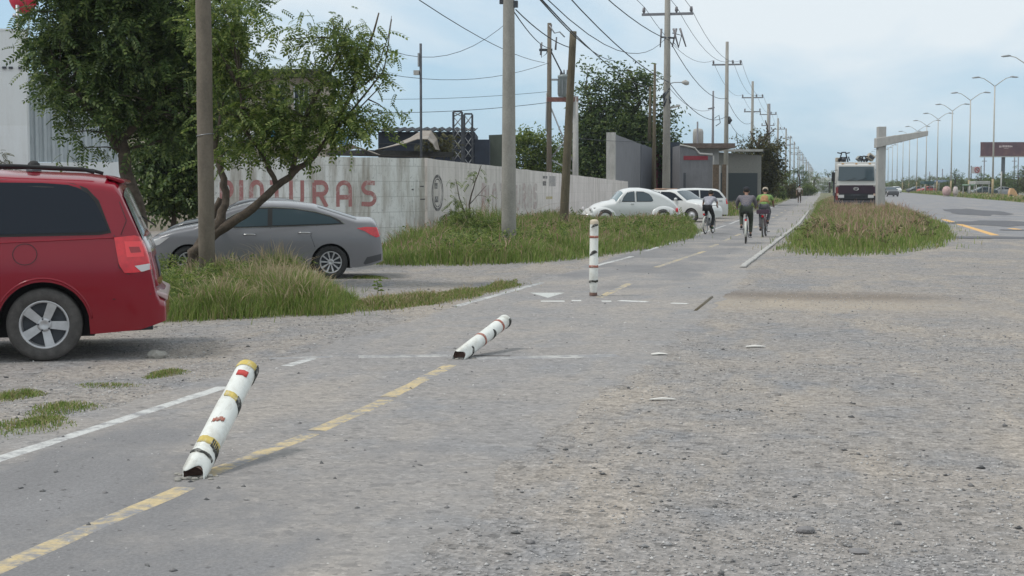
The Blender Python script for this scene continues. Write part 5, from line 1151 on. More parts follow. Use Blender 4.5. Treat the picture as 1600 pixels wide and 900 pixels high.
# ---------------------------------------------------------------- lamp posts in the median
LXm = 20.3; GLP = 'double-armed street lamps along the median'
def lamp_y(off): r = ray(1287 + off, 290); return LXm / r.x * r.y
l0, l1 = lamp_y(316), lamp_y(264); lsp = l1 - l0
proto = None
def make_lamp():
    t = thing('street_lamp', '', 'street lamp', group=GLP)
    b = MB(); b.tube([(0, 0, 0), (0, 0, 13.8)], [.13, .075], 10); b.build('post', mLampP, t)
    b = MB(); b.tube([(0, 0, 0), (0, 0, 2.4)], [.14, .135], 10); b.build('painted_base', mat('ochre_base_paint', (.36, .28, .16), .7, var=.3), t)
    b = MB(); b.box((-.22, -.22, 0), (.22, .22, .3)); b.build('footing', mConc, t)
    for s_ in (-1, 1):
        b = MB(); b.tube([(0, 0, 13.75), (s_ * .55, 0, 14.2), (s_ * 1.3, 0, 14.72), (s_ * 1.8, 0, 14.85), (s_ * 2.2, 0, 14.84)], [.05, .05, .045, .04, .04], 8); a_ = b.build('arm', mLampP, t)
        b = MB(); b.tube([(s_ * 1.75, 0, 14.9), (s_ * 2.0, 0, 14.9), (s_ * 2.55, 0, 14.84), (s_ * 2.75, 0, 14.83)], [.04, .11, .09, .03], 8); b.build('lamp_head', mMetal, a_)
    return t
proto = make_lamp(); proto.location = (LXm, l0, 0)
for k in range(26):
    o = proto if k == 0 else copy_tree(proto); o.location = (LXm, l0 + lsp * k, 0)
    o['label'] = 'nearest street lamp, its left arm reaching in at the right picture edge' if k == 0 else '%s double-armed street lamp counted from the right picture edge' % (ordn + ['twenty-third', 'twenty-fourth', 'twenty-fifth', 'twenty-sixth'])[k]
# ---------------------------------------------------------------- unfinished concrete sign post
g_ = D(1375, 333, 83); g_.z = 0
t = thing('concrete_cantilever', 'grey concrete post with one cantilever beam, standing right of the truck', 'post', g_, YAW)
z = lambda py: ztop(g_, py); u_ = 83 / F
b = MB(); b.box((-6 * u_, -.25, 0), (6 * u_, .25, z(198))); bevel(b.build('post', mConcL, t), .02)
b = MB(); zA, zB = z(222), z(210)
b.add([(-9 * u_, -.32, zA - .33), (66 * u_, -.9, zB - .10), (66 * u_, -.36, zB - .12), (-9 * u_, .32, zA - .33), (-9 * u_, -.32, zA + .22), (66 * u_, -.9, zB + .18), (66 * u_, -.36, zB + .18), (-9 * u_, .32, zA + .22)], [(0, 3, 2, 1), (4, 5, 6, 7), (0, 1, 5, 4), (1, 2, 6, 5), (2, 3, 7, 6), (3, 0, 4, 7)])
bevel(b.build('beam', mConcL, t), .03)
# ---------------------------------------------------------------- trees
def frond_template(kind, r):
    """one compound leaf along +X, drooping; returns verts and quads"""
    V, Q = [], []
    if kind == 'pinnate':
        n = 6; Ln = .27
        for i in range(n):
            t = (i + .6) / n; x = Ln * t; z = -.10 * t * t
            for s_ in (-1, 1):
                a = .9; l = .078 * (1 - .35 * abs(t - .45)); w = .019; dx, dy = math.cos(a) * l, math.sin(a) * l * s_
                k = len(V); V += [(x, 0, z), (x + dx * .5 - w * .8, dy * .5 + s_ * w * .6, z - .006), (x + dx, dy, z - .022), (x + dx * .5 + w * .8, dy * .5 - s_ * w * .6, z - .006)]; Q.append((k, k + 1, k + 2, k + 3))
        k = len(V); V += [(0, -.002, 0), (0, .002, 0), (Ln, .0015, -.10), (Ln, -.0015, -.10)]; Q.append((k, k + 1, k + 2, k + 3))
    elif kind == 'broad':
        for i in range(7):
            t = (i + .4) / 7; x = .30 * t; z = -.08 * t * t; s_ = 1 if i % 2 else -1; a = .8; l, w = .085, .026
            dx, dy = math.cos(a) * l, math.sin(a) * l * s_; k = len(V)
            V += [(x, 0, z), (x + dx * .5 - w * .8, dy * .5 + s_ * w * .6, z + .012), (x + dx, dy, z - .03), (x + dx * .5 + w * .8, dy * .5 - s_ * w * .6, z + .004)]; Q.append((k, k + 1, k + 2, k + 3))
    else:   # coarse: a few big leaf faces for far trees
        for i in range(5):
            t = (i + .4) / 5; x = .5 * t - .2; y = r.uniform(-.16, .16); z = r.uniform(-.16, .16); l, w = .2, .10; k = len(V)
            a = r.uniform(0, 6.28); c, s_ = math.cos(a), math.sin(a); V += [(x - c * l / 2, y - s_ * l / 2, z), (x + s_ * w / 2, y - c * w / 2, z + .03), (x + c * l / 2, y + s_ * l / 2, z - .05), (x - s_ * w / 2, y + c * w / 2, z + .02)]; Q.append((k, k + 1, k + 2, k + 3))
    return np.array(V), np.array(Q)
def rot_mats(yaw, pitch, roll):
    cy, sy, cp, sp, cr_, sr = np.cos(yaw), np.sin(yaw), np.cos(pitch), np.sin(pitch), np.cos(roll), np.sin(roll); n = len(yaw); z = np.zeros(n); o = np.ones(n)
    Rz = np.stack([cy, -sy, z, sy, cy, z, z, z, o], 1).reshape(n, 3, 3); Ry = np.stack([cp, z, sp, z, o, z, -sp, z, cp], 1).reshape(n, 3, 3); Rx = np.stack([o, z, z, z, cr_, -sr, z, sr, cr_], 1).reshape(n, 3, 3)
    return Rz @ Ry @ Rx
def fronds(name, P, kind, scale, m, parent, seed, droop=.25):
    r = np.random.default_rng(seed); V, Q = frond_template(kind, r); n = len(P)
    M_ = rot_mats(r.uniform(0, 6.28, n), r.normal(droop, .45, n), r.normal(0, .6, n)); s_ = scale * r.uniform(.65, 1.3, n)
    X = np.einsum('nij,vj->nvi', M_, V) * s_[:, None, None] + np.asarray(P)[:, None]; QQ = (Q[None] + len(V) * np.arange(n)[:, None, None]).reshape(-1, 4)
    return arr_mesh(name, X.reshape(-1, 3), QQ, np.zeros((0, 3), int), [m], parent=parent)
def tree(name, label, base, limbs, lobes, n, kind, scale, m, seed, group=None, cat='tree', twig=.012, cl=.22, per=9, shell=.55, droop=.25, bark=None):
    """limbs: polylines (points relative to base, radii); lobes: (centre, radii) ellipsoids the crown fills"""
    base = Vector(base); t = thing(name, label, cat, base, 0, group); r = np.random.default_rng(seed); random.seed(seed)
    b = MB(); nodes = []
    for pts, ra, rb in limbs:
        # wobbly subdivision
        P = [Vector(p) for p in pts]; out = []
        for i in range(len(P) - 1):
            k = 4
            for j in range(k): u = j / k; out.append(P[i].lerp(P[i + 1], u) + Vector((random.gauss(0, 1), random.gauss(0, 1), 0)) * ra * .22 * (j > 0))
        out.append(P[-1]); b.tube(out, [ra + (rb - ra) * i / (len(out) - 1) for i in range(len(out))], 9, rough=.1); nodes += [(p, rb) for p in out[2:]]
    vol = np.array([a[1][0] * a[1][1] * a[1][2] * (a[2] if len(a) > 2 else 1) for a in lobes]); vol = vol / vol.sum(); nc = n // per; cs = []
    for (lb, p_) in zip(lobes, vol):
        k = max(1, int(nc * p_)); d = r.normal(size=(k, 3)); d /= np.linalg.norm(d, axis=1)[:, None]; u = r.random(k)
        rad = np.where(r.random(k) < shell, r.uniform(.72, 1.06, k), u ** (1 / 3) * .85)
        cs.append(np.array(lb[0])[None] + d * rad[:, None] * np.array(lb[1])[None])
    cs = np.concatenate(cs)
    NP = np.array([p for p, _ in nodes])
    far_ = kind == 'coarse'
    for i, c in enumerate(cs):     # twigs to the leaf clusters
        if i % (3 if far_ else 2): continue
        dd = np.linalg.norm(NP - c, axis=1) + np.maximum(0, NP[:, 2] - c[2]) * .8; a = Vector(NP[int(dd.argmin())]); c_ = Vector(c); mid = a.lerp(c_, .5) + Vector((random.uniform(-.1, .1), random.uniform(-.1, .1), .08)) * (c_ - a).length * .5
        b.tube([a, mid, c_], [twig * 1.6, twig, twig * .5], 4, caps=False)
    b.build('trunk', bark or mBark, t)
    P = (cs[:, None] + r.normal(0, cl, (len(cs), per, 3)) * np.array([1, 1, .7])).reshape(-1, 3)
    P = P[P[:, 2] > .05]
    fronds('crown', P, kind, scale, m, t, seed, droop); return t
def rel(base, px, py, d): return D(px, py, d) - Vector(base)
def lobe(base, px, py, d, wpx, hpx, depth=None, wt=1): u = d / F; return (tuple(rel(base, px, py, d)), (wpx * u, depth or wpx * u * .8, hpx * u), wt)

# big tree behind the van
bA = D(222, 440, 28.5); bA.z = 0; d = 28.5
tree('broadleaf_tree', 'big dark green tree with a bare leaning trunk rising behind the red van', bA,
     [([(0, 0, 0), rel(bA, 214, 320, d), rel(bA, 196, 250, d), rel(bA, 178, 188, d)], .16, .10), ([rel(bA, 190, 235, d), rel(bA, 168, 200, d), rel(bA, 130, 160, d - .6), rel(bA, 95, 120, d - .5)], .09, .03),
      ([rel(bA, 178, 188, d), rel(bA, 190, 120, d), rel(bA, 210, 40, d + .4)], .09, .04), ([rel(bA, 178, 188, d), rel(bA, 150, 100, d + .3), rel(bA, 120, 20, d)], .08, .03), ([rel(bA, 192, 215, d), rel(bA, 240, 160, d - .5), rel(bA, 285, 90, d)], .08, .03)],
     [lobe(bA, 130, 110, d, 80, 62), lobe(bA, 190, 50, d, 115, 85), lobe(bA, 95, 40, d, 62, 60), lobe(bA, 265, 110, d, 88, 85), lobe(bA, 230, 180, d, 70, 45), lobe(bA, 130, 150, d - .6, 62, 42), lobe(bA, 290, 30, d, 85, 65), lobe(bA, 180, -40, d, 140, 60), lobe(bA, 95, 198, d - .8, 36, 14, wt=1.2), lobe(bA, 170, 235, d - .7, 52, 12, wt=.5), lobe(bA, 320, 190, d + .3, 60, 50), lobe(bA, 375, 40, d + .5, 45, 70, wt=.5), lobe(bA, 90, 90, d, 40, 60, wt=.9), lobe(bA, 300, 150, d, 55, 60, wt=.8)],
     6400, 'pinnate', 1.25, mLeafB, 31, cl=.20, shell=.6)
# leaning tree with the feathery leaves
bB = D(302, 447, 23.6); bB.z = 0; d = 23.6
tree('leaning_tree', 'slender leaning tree with feathery drooping leaves beside the wooden pole', bB,
     [([(0, 0, 0), rel(bB, 300, 395, d), rel(bB, 340, 362, d), rel(bB, 395, 325, d), rel(bB, 440, 284, d), rel(bB, 480, 255, d)], .10, .045), ([rel(bB, 480, 255, d), rel(bB, 515, 215, d), rel(bB, 548, 150, d), rel(bB, 575, 80, d), rel(bB, 592, 20, d)], .05, .012),
      ([rel(bB, 340, 362, d), rel(bB, 352, 320, d + .1), rel(bB, 350, 280, d + .1), rel(bB, 335, 240, d + .2), rel(bB, 345, 180, d + .3)], .08, .03), ([rel(bB, 432, 290, d), rel(bB, 410, 240, d), rel(bB, 380, 200, d), rel(bB, 375, 140, d)], .045, .015), ([rel(bB, 455, 272, d), rel(bB, 470, 200, d), rel(bB, 500, 140, d), rel(bB, 530, 90, d), rel(bB, 520, 30, d)], .045, .012),
      ([rel(bB, 500, 235, d), rel(bB, 560, 160, d), rel(bB, 600, 110, d), rel(bB, 612, 30, d)], .022, .006), ([rel(bB, 545, 150, d), rel(bB, 585, 120, d), rel(bB, 606, 60, d), rel(bB, 612, 25, d)], .012, .004), ([rel(bB, 560, 170, d), rel(bB, 590, 140, d), rel(bB, 607, 112, d)], .012, .005),
      ([(0, 0, .35), rel(bB, 320, 360, d + .2), rel(bB, 345, 310, d + .3)], .10, .05)],
     [lobe(bB, 470, 185, d, 78, 45, wt=.6), lobe(bB, 545, 190, d, 55, 34, wt=.8), lobe(bB, 400, 190, d, 60, 55, wt=.8), lobe(bB, 582, 180, d, 32, 20), lobe(bB, 575, 90, d, 30, 40, wt=.7), lobe(bB, 500, 80, d, 40, 30, wt=.5), lobe(bB, 370, 110, d + .4, 50, 70, wt=.8), lobe(bB, 540, 55, d, 48, 48, wt=.7), lobe(bB, 460, 45, d, 40, 30, wt=.35), lobe(bB, 555, 110, d, 42, 40, wt=.7), lobe(bB, 385, 240, d, 42, 18, wt=.5), lobe(bB, 455, 222, d, 55, 20, wt=.7), lobe(bB, 345, 35, d + .4, 58, 48, wt=.7), lobe(bB, 505, 130, d, 40, 42, wt=.6), lobe(bB, 430, 120, d, 60, 22, wt=.5), lobe(bB, 345, 205, d + .4, 35, 48, wt=.5)],
     2000, 'pinnate', 1.0, mLeafA, 32, cl=.17, shell=.4, twig=.008, droop=.28)
# small dark tree in the yard
bC = D(272, 353, 41.5); bC.z = 0; d = 41.5
tree('small_tree', 'small dark bushy tree on a short stem in front of the teal car', bC, [([(0, 0, 0), rel(bC, 272, 330, d), rel(bC, 270, 280, d)], .09, .05)],
     [lobe(bC, 270, 290, d, 48, 36), lobe(bC, 240, 255, d, 32, 30), lobe(bC, 300, 255, d, 30, 35), lobe(bC, 275, 225, d, 40, 30)], 1700, 'broad', 1.7, mLeafB, 33, cl=.22)
# tree behind the transformer frame
bD = D(975, 345, 96); bD.z = 0; d = 96
tree('broadleaf_tree', 'wide dark tree rising behind the transformer frame and the concrete panels', bD, [([(0, 0, 0), rel(bD, 972, 260, d), rel(bD, 965, 200, d)], .35, .2), ([rel(bD, 968, 230, d), rel(bD, 930, 180, d), rel(bD, 915, 140, d)], .2, .06), ([rel(bD, 968, 220, d), rel(bD, 1000, 160, d), rel(bD, 985, 110, d)], .2, .05), ([rel(bD, 968, 220, d), rel(bD, 1030, 180, d)], .15, .05)],
     [lobe(bD, 955, 205, d, 55, 45), lobe(bD, 985, 235, d, 60, 45), lobe(bD, 920, 240, d, 42, 55), lobe(bD, 925, 165, d, 32, 38, wt=.8), lobe(bD, 965, 135, d, 32, 36, wt=.7), lobe(bD, 1000, 150, d, 30, 35, wt=.7), lobe(bD, 1025, 205, d, 28, 45, wt=.8), lobe(bD, 930, 110, d, 18, 16, wt=.6), lobe(bD, 990, 118, d, 18, 16, wt=.5), lobe(bD, 890, 262, d, 30, 30), lobe(bD, 950, 270, d, 60, 30), lobe(bD, 1050, 190, d, 18, 25, wt=.5)],
     6500, 'coarse', 1.25, mLeafB, 34, cl=.42, twig=.03)
bE = D(830, 345, 76); bE.z = 0; d = 76
tree('round_bush', 'rounded green bush between the concrete pole and the transformer frame', bE, [([(0, 0, 0), rel(bE, 830, 260, d)], .15, .08)], [lobe(bE, 832, 240, d, 34, 32), lobe(bE, 815, 225, d, 22, 20), lobe(bE, 850, 250, d, 26, 28), lobe(bE, 800, 255, d, 24, 24), lobe(bE, 838, 300, d, 45, 35)], 2200, 'coarse', .8, mLeafA, 35, cl=.3, cat='bush')
# foliage on the wall top and the wall shrubs
bF = D(738, 366, 42.5); bF.z = 0; d = 42.5
tree('wall_shrub', 'thin scraggly shrub growing against the side wall left of the concrete pole', bF, [([(0, 0, 0), rel(bF, 733, 320, d), rel(bF, 742, 285, d), rel(bF, 752, 258, d)], .03, .01), ([(0, 0, .3), rel(bF, 718, 310, d), rel(bF, 712, 280, d)], .022, .008), ([rel(bF, 733, 320, d), rel(bF, 760, 290, d)], .015, .006)],
     [lobe(bF, 748, 275, d, 18, 16, wt=.6), lobe(bF, 714, 300, d, 14, 24), lobe(bF, 760, 300, d, 14, 14, wt=.4), lobe(bF, 725, 345, d, 34, 16, wt=1.6)], 330, 'pinnate', .75, mLeafA, 36, cl=.12, twig=.005, cat='shrub')
bG = D(690, 240, 46.5); 
tree('roof_weed', 'brownish weeds sprouting on the wall top beside the lamp mast', Vector((bG.x, bG.y, D(690, 246, 46.5).z)), [([(0, 0, 0), (0, 0, .3)], .02, .01)], [((0, 0, .45), (.5, .3, .35)), ((-.4, 0, .3), (.3, .2, .3))], 260, 'pinnate', .7, mLeafC, 37, cl=.12, twig=.005, cat='weeds')
bH = D(736, 372, 40.5); bH.z = 0
tree('broad_bush', 'rounded leafy bush at the foot of the side wall in the tall grass', bH, [([(0, 0, 0), (0, 0, .4)], .03, .02)], [((0, 0, .45), (.9, .5, .5)), ((-.7, 0, .3), (.6, .4, .4)), ((.8, .1, .3), (.7, .4, .35))], 1500, 'broad', .55, mLeafA, 38, cl=.12, twig=.006, cat='bush')
bI = D(0, 300, 33.9); bI.z = 0
tree('thin_shrub', 'thin grey twiggy shrub against the white building above the van roof', bI, [([(0, 0, 0), rel(bI, 2, 300, 33.9), rel(bI, 8, 255, 33.9)], .02, .008)], [((rel(bI, 8, 256, 33.9)), (.28, .2, .22)), ((rel(bI, -10, 250, 33.9)), (.3, .2, .25))], 90, 'pinnate', .5, mLeafC, 39, cl=.08, twig=.004, cat='shrub')
bJ = G(1004, 352)
# roadside tree with the dead palm-like top
bK = D(1180, 318, 122); bK.z = 0; d = 122
tree('roadside_tree', 'ragged olive tree with dead branches on top, beside the third utility pole', bK, [([(0, 0, 0), rel(bK, 1180, 260, d), rel(bK, 1188, 215, d)], .3, .12), ([rel(bK, 1185, 240, d), rel(bK, 1200, 205, d), rel(bK, 1196, 188, d)], .12, .05), ([rel(bK, 1185, 232, d), rel(bK, 1172, 205, d)], .1, .04), ([rel(bK, 1188, 222, d), rel(bK, 1212, 200, d)], .08, .03)],
     [lobe(bK, 1185, 250, d, 30, 30), lobe(bK, 1170, 265, d, 26, 24), lobe(bK, 1198, 268, d, 24, 28), lobe(bK, 1205, 235, d, 18, 14, wt=.7), lobe(bK, 1190, 218, d, 18, 10, wt=.5), lobe(bK, 1152, 252, d, 16, 12, wt=.9), lobe(bK, 1148, 285, d, 16, 18, wt=.8), lobe(bK, 1160, 230, d, 14, 9, wt=.5), lobe(bK, 1180, 290, d, 34, 18)], 3000, 'coarse', 1.15, mLeafC, 40, cl=.4, twig=.04)
# trees beyond: left side of the road, horizon, right side. each with its own place and size
kinds = {'b': ('dark', mLeafB), 'a': ('green', mLeafA), 'c': ('olive', mLeafC), 'd': ('pale green', mLeafD)}
def ftree(px, ytop_, d, wpx, kind, label, n=900, seed=0, hpx=None):
    base = D(px, 300, d); base.z = 0; u = d / F; top = ztop(base, ytop_); w = wpx * u; h = top
    r = random.Random(seed); tree('distant_tree', label, base, [([(0, 0, 0), (0, 0, h * .5), (r.uniform(-.2, .2) * w, 0, h * .8)], max(.12, w * .05), max(.05, w * .02))],
         [((0, 0, h * .48), (w * .5, w * .42, h * .46)), ((-w * .28, 0, h * .36), (w * .32, w * .3, h * .33)), ((w * .3, 0, h * .38), (w * .3, w * .3, h * .34)), ((r.uniform(-.2, .2) * w, 0, h * .75), (w * .28, w * .25, h * .23)), ((0, 0, h * .2), (w * .48, w * .35, h * .2))],
         n, 'coarse', max(.8, w * .16), kinds[kind][1], 100 + seed, group='trees along the far roadsides', cl=w * .05, twig=.02, per=7)
FT = [(1222, 262, 190, 34, 'a', 'dark green tree behind the pedestrian, left of the third riders'), (1250, 258, 250, 34, 'b', 'tree behind the line of far utility poles, leftmost of the horizon clump'), (1272, 262, 300, 34, 'a', 'rounded tree at the far end of the path, just left of the kiosk'), (1296, 264, 330, 36, 'b', 'dark tree directly left of the truck'),
      (1212, 285, 160, 26, 'a', 'low bush between the third rider and the far poles'), (1236, 287, 180, 24, 'c', 'low olive shrub beside the walking person'),
      (1262, 286, 230, 24, 'a', 'low shrub at the bend of the path'), (1395, 281, 420, 30, 'a', 'hazy low tree just right of the concrete cantilever'), (1412, 276, 400, 34, 'd', 'pale tree next to the hazy low one on the horizon'), (1432, 274, 360, 36, 'd', 'yellowish green tree left of the red car'), (1452, 272, 330, 36, 'd', 'yellowish green tree above the red car'), (1470, 274, 330, 30, 'a', 'green tree right of the red car'),
      (1492, 263, 270, 38, 'b', 'round dark tree between two lamp posts'), (1513, 279, 270, 22, 'a', 'small green tree at the foot of the third lamp post'), (1531, 270, 260, 28, 'b', 'dark tree under the round sign'), (1548, 273, 250, 24, 'a', 'tree behind the white canopy'), (1570, 266, 240, 34, 'b', 'bushy tree under the billboard, left of its post'), (1590, 258, 235, 34, 'b', 'tall dark tree below the right end of the billboard'), (1607, 254, 220, 24, 'c', 'brownish tree cut off by the right picture edge'), (1375, 286, 460, 24, 'b', 'far hazy tree behind the concrete cantilever')]
for i, (px, yt, d_, w_, k_, lb) in enumerate(FT): ftree(px, yt, d_, w_, k_, lb, 800, i)
# sapling with big leaves by the gravel
gS = G(590, 463); t = thing('young_weed', 'single broad-leaved weed standing on gravel behind the small grass strip', 'plant', gS)
b = MB(); b.tube([(0, 0, 0), (.01, 0, .12), (-.01, 0, .24)], [.008, .005], 5) if False else b.tube([(0, 0, 0), (.01, 0, .12), (-.01, 0, .24)], .006, 5); b.build('stem', mLeafA, t)
for k in range(9):
    a = k * 2.4; z_ = .08 + .018 * k; L_ = .11 - .004 * k; b = MB(); c, s_ = math.cos(a), math.sin(a)
    b.add([(0, 0, z_), (c * L_ * .5 - s_ * .035, s_ * L_ * .5 + c * .035, z_ + .03), (c * L_, s_ * L_, z_ - .005), (c * L_ * .5 + s_ * .035, s_ * L_ * .5 - c * .035, z_ + .03)], [(0, 1, 2, 3)]); b.build('leaf', mLeafA, t)

# broad-leaved weeds mixed into the tall grass
def weeds(poly, n, hmax, sc, label, seed, m=mLeafA):
    poly = [tuple(G(*p).xy) for p in poly]; A = np.array(poly); r = np.random.default_rng(seed); P = r.uniform(A.min(0), A.max(0), (n * 6, 2)); P = P[in_poly(P, poly)]
    k = np.sin(P[:, 0] * 1.7 + np.sin(P[:, 1] * 1.3) * 2 + seed) * np.sin(P[:, 1] * 1.1 + P[:, 0] * .4) > .15; P = P[k][:n]
    Z = hmax * (.25 + .75 * r.random(len(P)) ** .7); o = fronds('weeds', np.concatenate([P, Z[:, None]], 1), 'broad', sc, m, None, seed, -.35); tag(o, label, 'weeds', kind='stuff')
weeds([(240, 503), (400, 497), (515, 490), (545, 478), (500, 455), (240, 440)], 700, .42, .5, 'broad-leaved weeds mixed through the grass between the red van and the grey sedan', 71)
weeds([(600, 412), (700, 414), (830, 410), (905, 403), (975, 393), (1040, 382), (1080, 372), (1085, 355), (880, 347), (665, 378)], 2300, .45, .8, 'broad-leaved weeds mixed through the grass belt before the white wall', 72)
weeds([(1245, 390), (1270, 395), (1330, 397), (1410, 393), (1470, 380), (1440, 350), (1400, 335), (1280, 340)], 500, .45, .8, 'broad-leaved weeds mixed through the grassy island', 73, mLeafC)
# ---------------------------------------------------------------- people
def grow_skin(name, pts, edges, m, parent, root=0, sub=2):
    me = bpy.data.meshes.new(name); me.from_pydata([p[:3] for p in pts], edges, []); o = link(bpy.data.objects.new(name, me))
    sk = o.modifiers.new('skin', 'SKIN'); sk.use_smooth_shade = True; sk.branch_smoothing = .6
    for i, p in enumerate(pts):
        r = p[3]; me.skin_vertices[0].data[i].radius = r if isinstance(r, tuple) else (r, r); me.skin_vertices[0].data[i].use_root = (i == root)
    sb = o.modifiers.new('sub', 'SUBSURF'); sb.levels = sub; sb.render_levels = sub
    dg = bpy.context.evaluated_depsgraph_get(); ev = o.evaluated_get(dg); nm = bpy.data.meshes.new_from_object(ev); nm.materials.clear(); nm.materials.append(m)
    for p in nm.polygons: p.use_smooth = True
    o.modifiers.clear(); o.data = nm; bpy.data.meshes.remove(me); o.parent = parent; return o
mSkin = mat('skin', (.24, .13, .085), .6); mHair = mat('dark_hair', (.02, .017, .015), .8)
def cloth(n, c, v=.25): return mat(n, c, .9, var=v, scale=14)
def person(label, loc, rz, J, shirt, trouser, shoe, hat=None, vest=None, group=None, shoulder=.19, bulk=1.0, scale=1.0, pack=None):
    """J: joints in the figure's frame (x right, y forward, z up)"""
    t = thing('person', label, 'person', loc, rz, group, scale); g_ = lambda k: tuple(J[k]); B_ = bulk
    def mid(a, c, u=.5): return tuple(J[a][i] + (J[c][i] - J[a][i]) * u for i in range(3))
    pel, ch, nk, hd = J['pelvis'], J['chest'], J['neck'], J['head']
    pts = [(*pel, .085 * B_), (*mid('pelvis', 'chest'), .08 * B_), (*ch, (.10 * B_, .08 * B_)), (*nk, .052), (*mid('neck', 'head', .55), .058), (*hd, .085), (hd[0], hd[1] - .005, hd[2] + .07, .07)]
    ed = [(0, 1), (1, 2), (2, 3), (3, 4), (4, 5), (5, 6)]
    for s_, k in ((-1, 'l'), (1, 'r')):
        n = len(pts); sh = J['sh' + k]; pts += [(*sh, .042), (*J['el' + k], .038), (*mid('el' + k, 'wr' + k, .5), .034), (*J['wr' + k], .025), (*J['ha' + k], .030)]; ed += [(2, n), (n, n + 1), (n + 1, n + 2), (n + 2, n + 3), (n + 3, n + 4)]
        hv = (Vector(J['ha' + k]) - Vector(J['wr' + k])).normalized(); h0 = Vector(J['ha' + k])
        for f in range(4):
            a = h0 + hv * (.055 - .008 * abs(f - 1.2)) + Vector(((f - 1.5) * .018, 0, -.012)); n2 = len(pts); pts += [(*a, .0085), (a.x, a.y + .006, a.z - .028, .0075)]; ed += [(n + 4, n2), (n2, n2 + 1)]
        a = h0 + Vector((-s_ * .035, .01, -.01)); n2 = len(pts); pts.append((*a, .010)); ed.append((n + 4, n2))
        n = len(pts); pts += [(*J['hip' + k], .085), (*J['kn' + k], .052), (*mid('kn' + k, 'an' + k, .4), .05), (*J['an' + k], .033), (*J['to' + k], .028)]; ed += [(0, n), (n, n + 1), (n + 1, n + 2), (n + 2, n + 3), (n + 3, n + 4)]
    body = grow_skin('body', pts, ed, mSkin, t)
    # shirt over torso and upper arms
    sp = [(pel[0], pel[1], pel[2] - .02, .16 * B_), (*mid('pelvis', 'chest'), .14 * B_), (*ch, (.175 * B_, .13 * B_)), (nk[0], nk[1], nk[2] - .03, .075)]; se = [(0, 1), (1, 2), (2, 3)]
    for k in 'lr':
        n = len(sp); sp += [(*J['sh' + k], .088 * B_), (*mid('sh' + k, 'el' + k, .55), .062 * B_), (*mid('sh' + k, 'el' + k, .98 if shirt[1] else .75), .055), ]; se += [(2, n), (n, n + 1), (n + 1, n + 2)]
        if shirt[1]: n2 = len(sp); sp += [(*mid('el' + k, 'wr' + k, .9), .040)]; se += [(n + 2, n2)]
    grow_skin('shirt', sp, se, shirt[0], t)
    if vest: grow_skin('vest', [(*mid('pelvis', 'chest', .3), .15 * B_), (*mid('pelvis', 'chest'), .158 * B_), (*ch, (.188 * B_, .15 * B_)), (nk[0], nk[1], nk[2] - .10, .11)], [(0, 1), (1, 2), (2, 3)], vest, t)
    if pack: grow_skin('backpack', [(pel[0], pel[1] - .12, pel[2] + .12, (.13, .09)), (ch[0], ch[1] - .17, ch[2] - .06, (.15, .09)), (ch[0], ch[1] - .15, ch[2] + .10, (.11, .06))], [(0, 1), (1, 2)], pack, t)
    tp = [(pel[0], pel[1], pel[2] - .04, .125 * B_)]; te = []
    for k in 'lr':
        n = len(tp); tp += [(*J['hip' + k], .105 * B_), (*mid('hip' + k, 'kn' + k), .088 * B_), (*J['kn' + k], .068), (*mid('kn' + k, 'an' + k, .5), .06), (*mid('kn' + k, 'an' + k, .93), .05)]; te += [(0, n), (n, n + 1), (n + 1, n + 2), (n + 2, n + 3), (n + 3, n + 4)]
    grow_skin('trousers', tp, te, trouser, t)
    for k in 'lr':
        a, c = Vector(J['an' + k]), Vector(J['to' + k]); grow_skin('shoe', [(a.x, a.y - .03, a.z - .03, .042), (a.x, a.y + .03, a.z - .035, .045), (c.x, c.y, c.z, .036)], [(0, 1), (1, 2)], shoe, t)
    b = MB(); b.ball((hd[0], hd[1] - .022, hd[2] + .055), (.083, .088, .085), n=14, k=8); b.build('hair', mHair, t)
    for s_ in (-1, 1): b = MB(); b.ball((hd[0] + s_ * .082, hd[1], hd[2]), (.014, .022, .032), n=8, k=6); b.build('ear', mSkin, t)
    b = MB(); b.ball((hd[0], hd[1] + .092, hd[2] + .0), (.013, .02, .022), n=8, k=6); b.build('nose', mSkin, t)
    for s_ in (-1, 1): b = MB(); b.ball((hd[0] + s_ * .03, hd[1] + .078, hd[2] + .025), (.012, .006, .007), n=8, k=5); b.build('eye', mDark, t)
    b = MB(); b.box((hd[0] - .022, hd[1] + .079, hd[2] - .043), (hd[0] + .022, hd[1] + .085, hd[2] - .036)); b.build('mouth', mat('lips', (.2, .07, .06), .6), t)
    if hat:
        b = MB(); M_ = Matrix.Translation((hd[0], hd[1], hd[2] + .075))
        if hat[1] == 'cap': b.lathe([(.094, -.03), (.094, .02), (.075, .06), (.03, .08), (0, .082)], 18, M=M_); b.box((-.06, .07, -.01), (.06, .17, .0), M=M_)
        else: b.lathe([(.155, -.012), (.155, -.004), (.096, .0), (.092, .06), (.07, .09), (0, .092)], 20, M=M_)
        b.build('hat', hat[0], t)
    return t
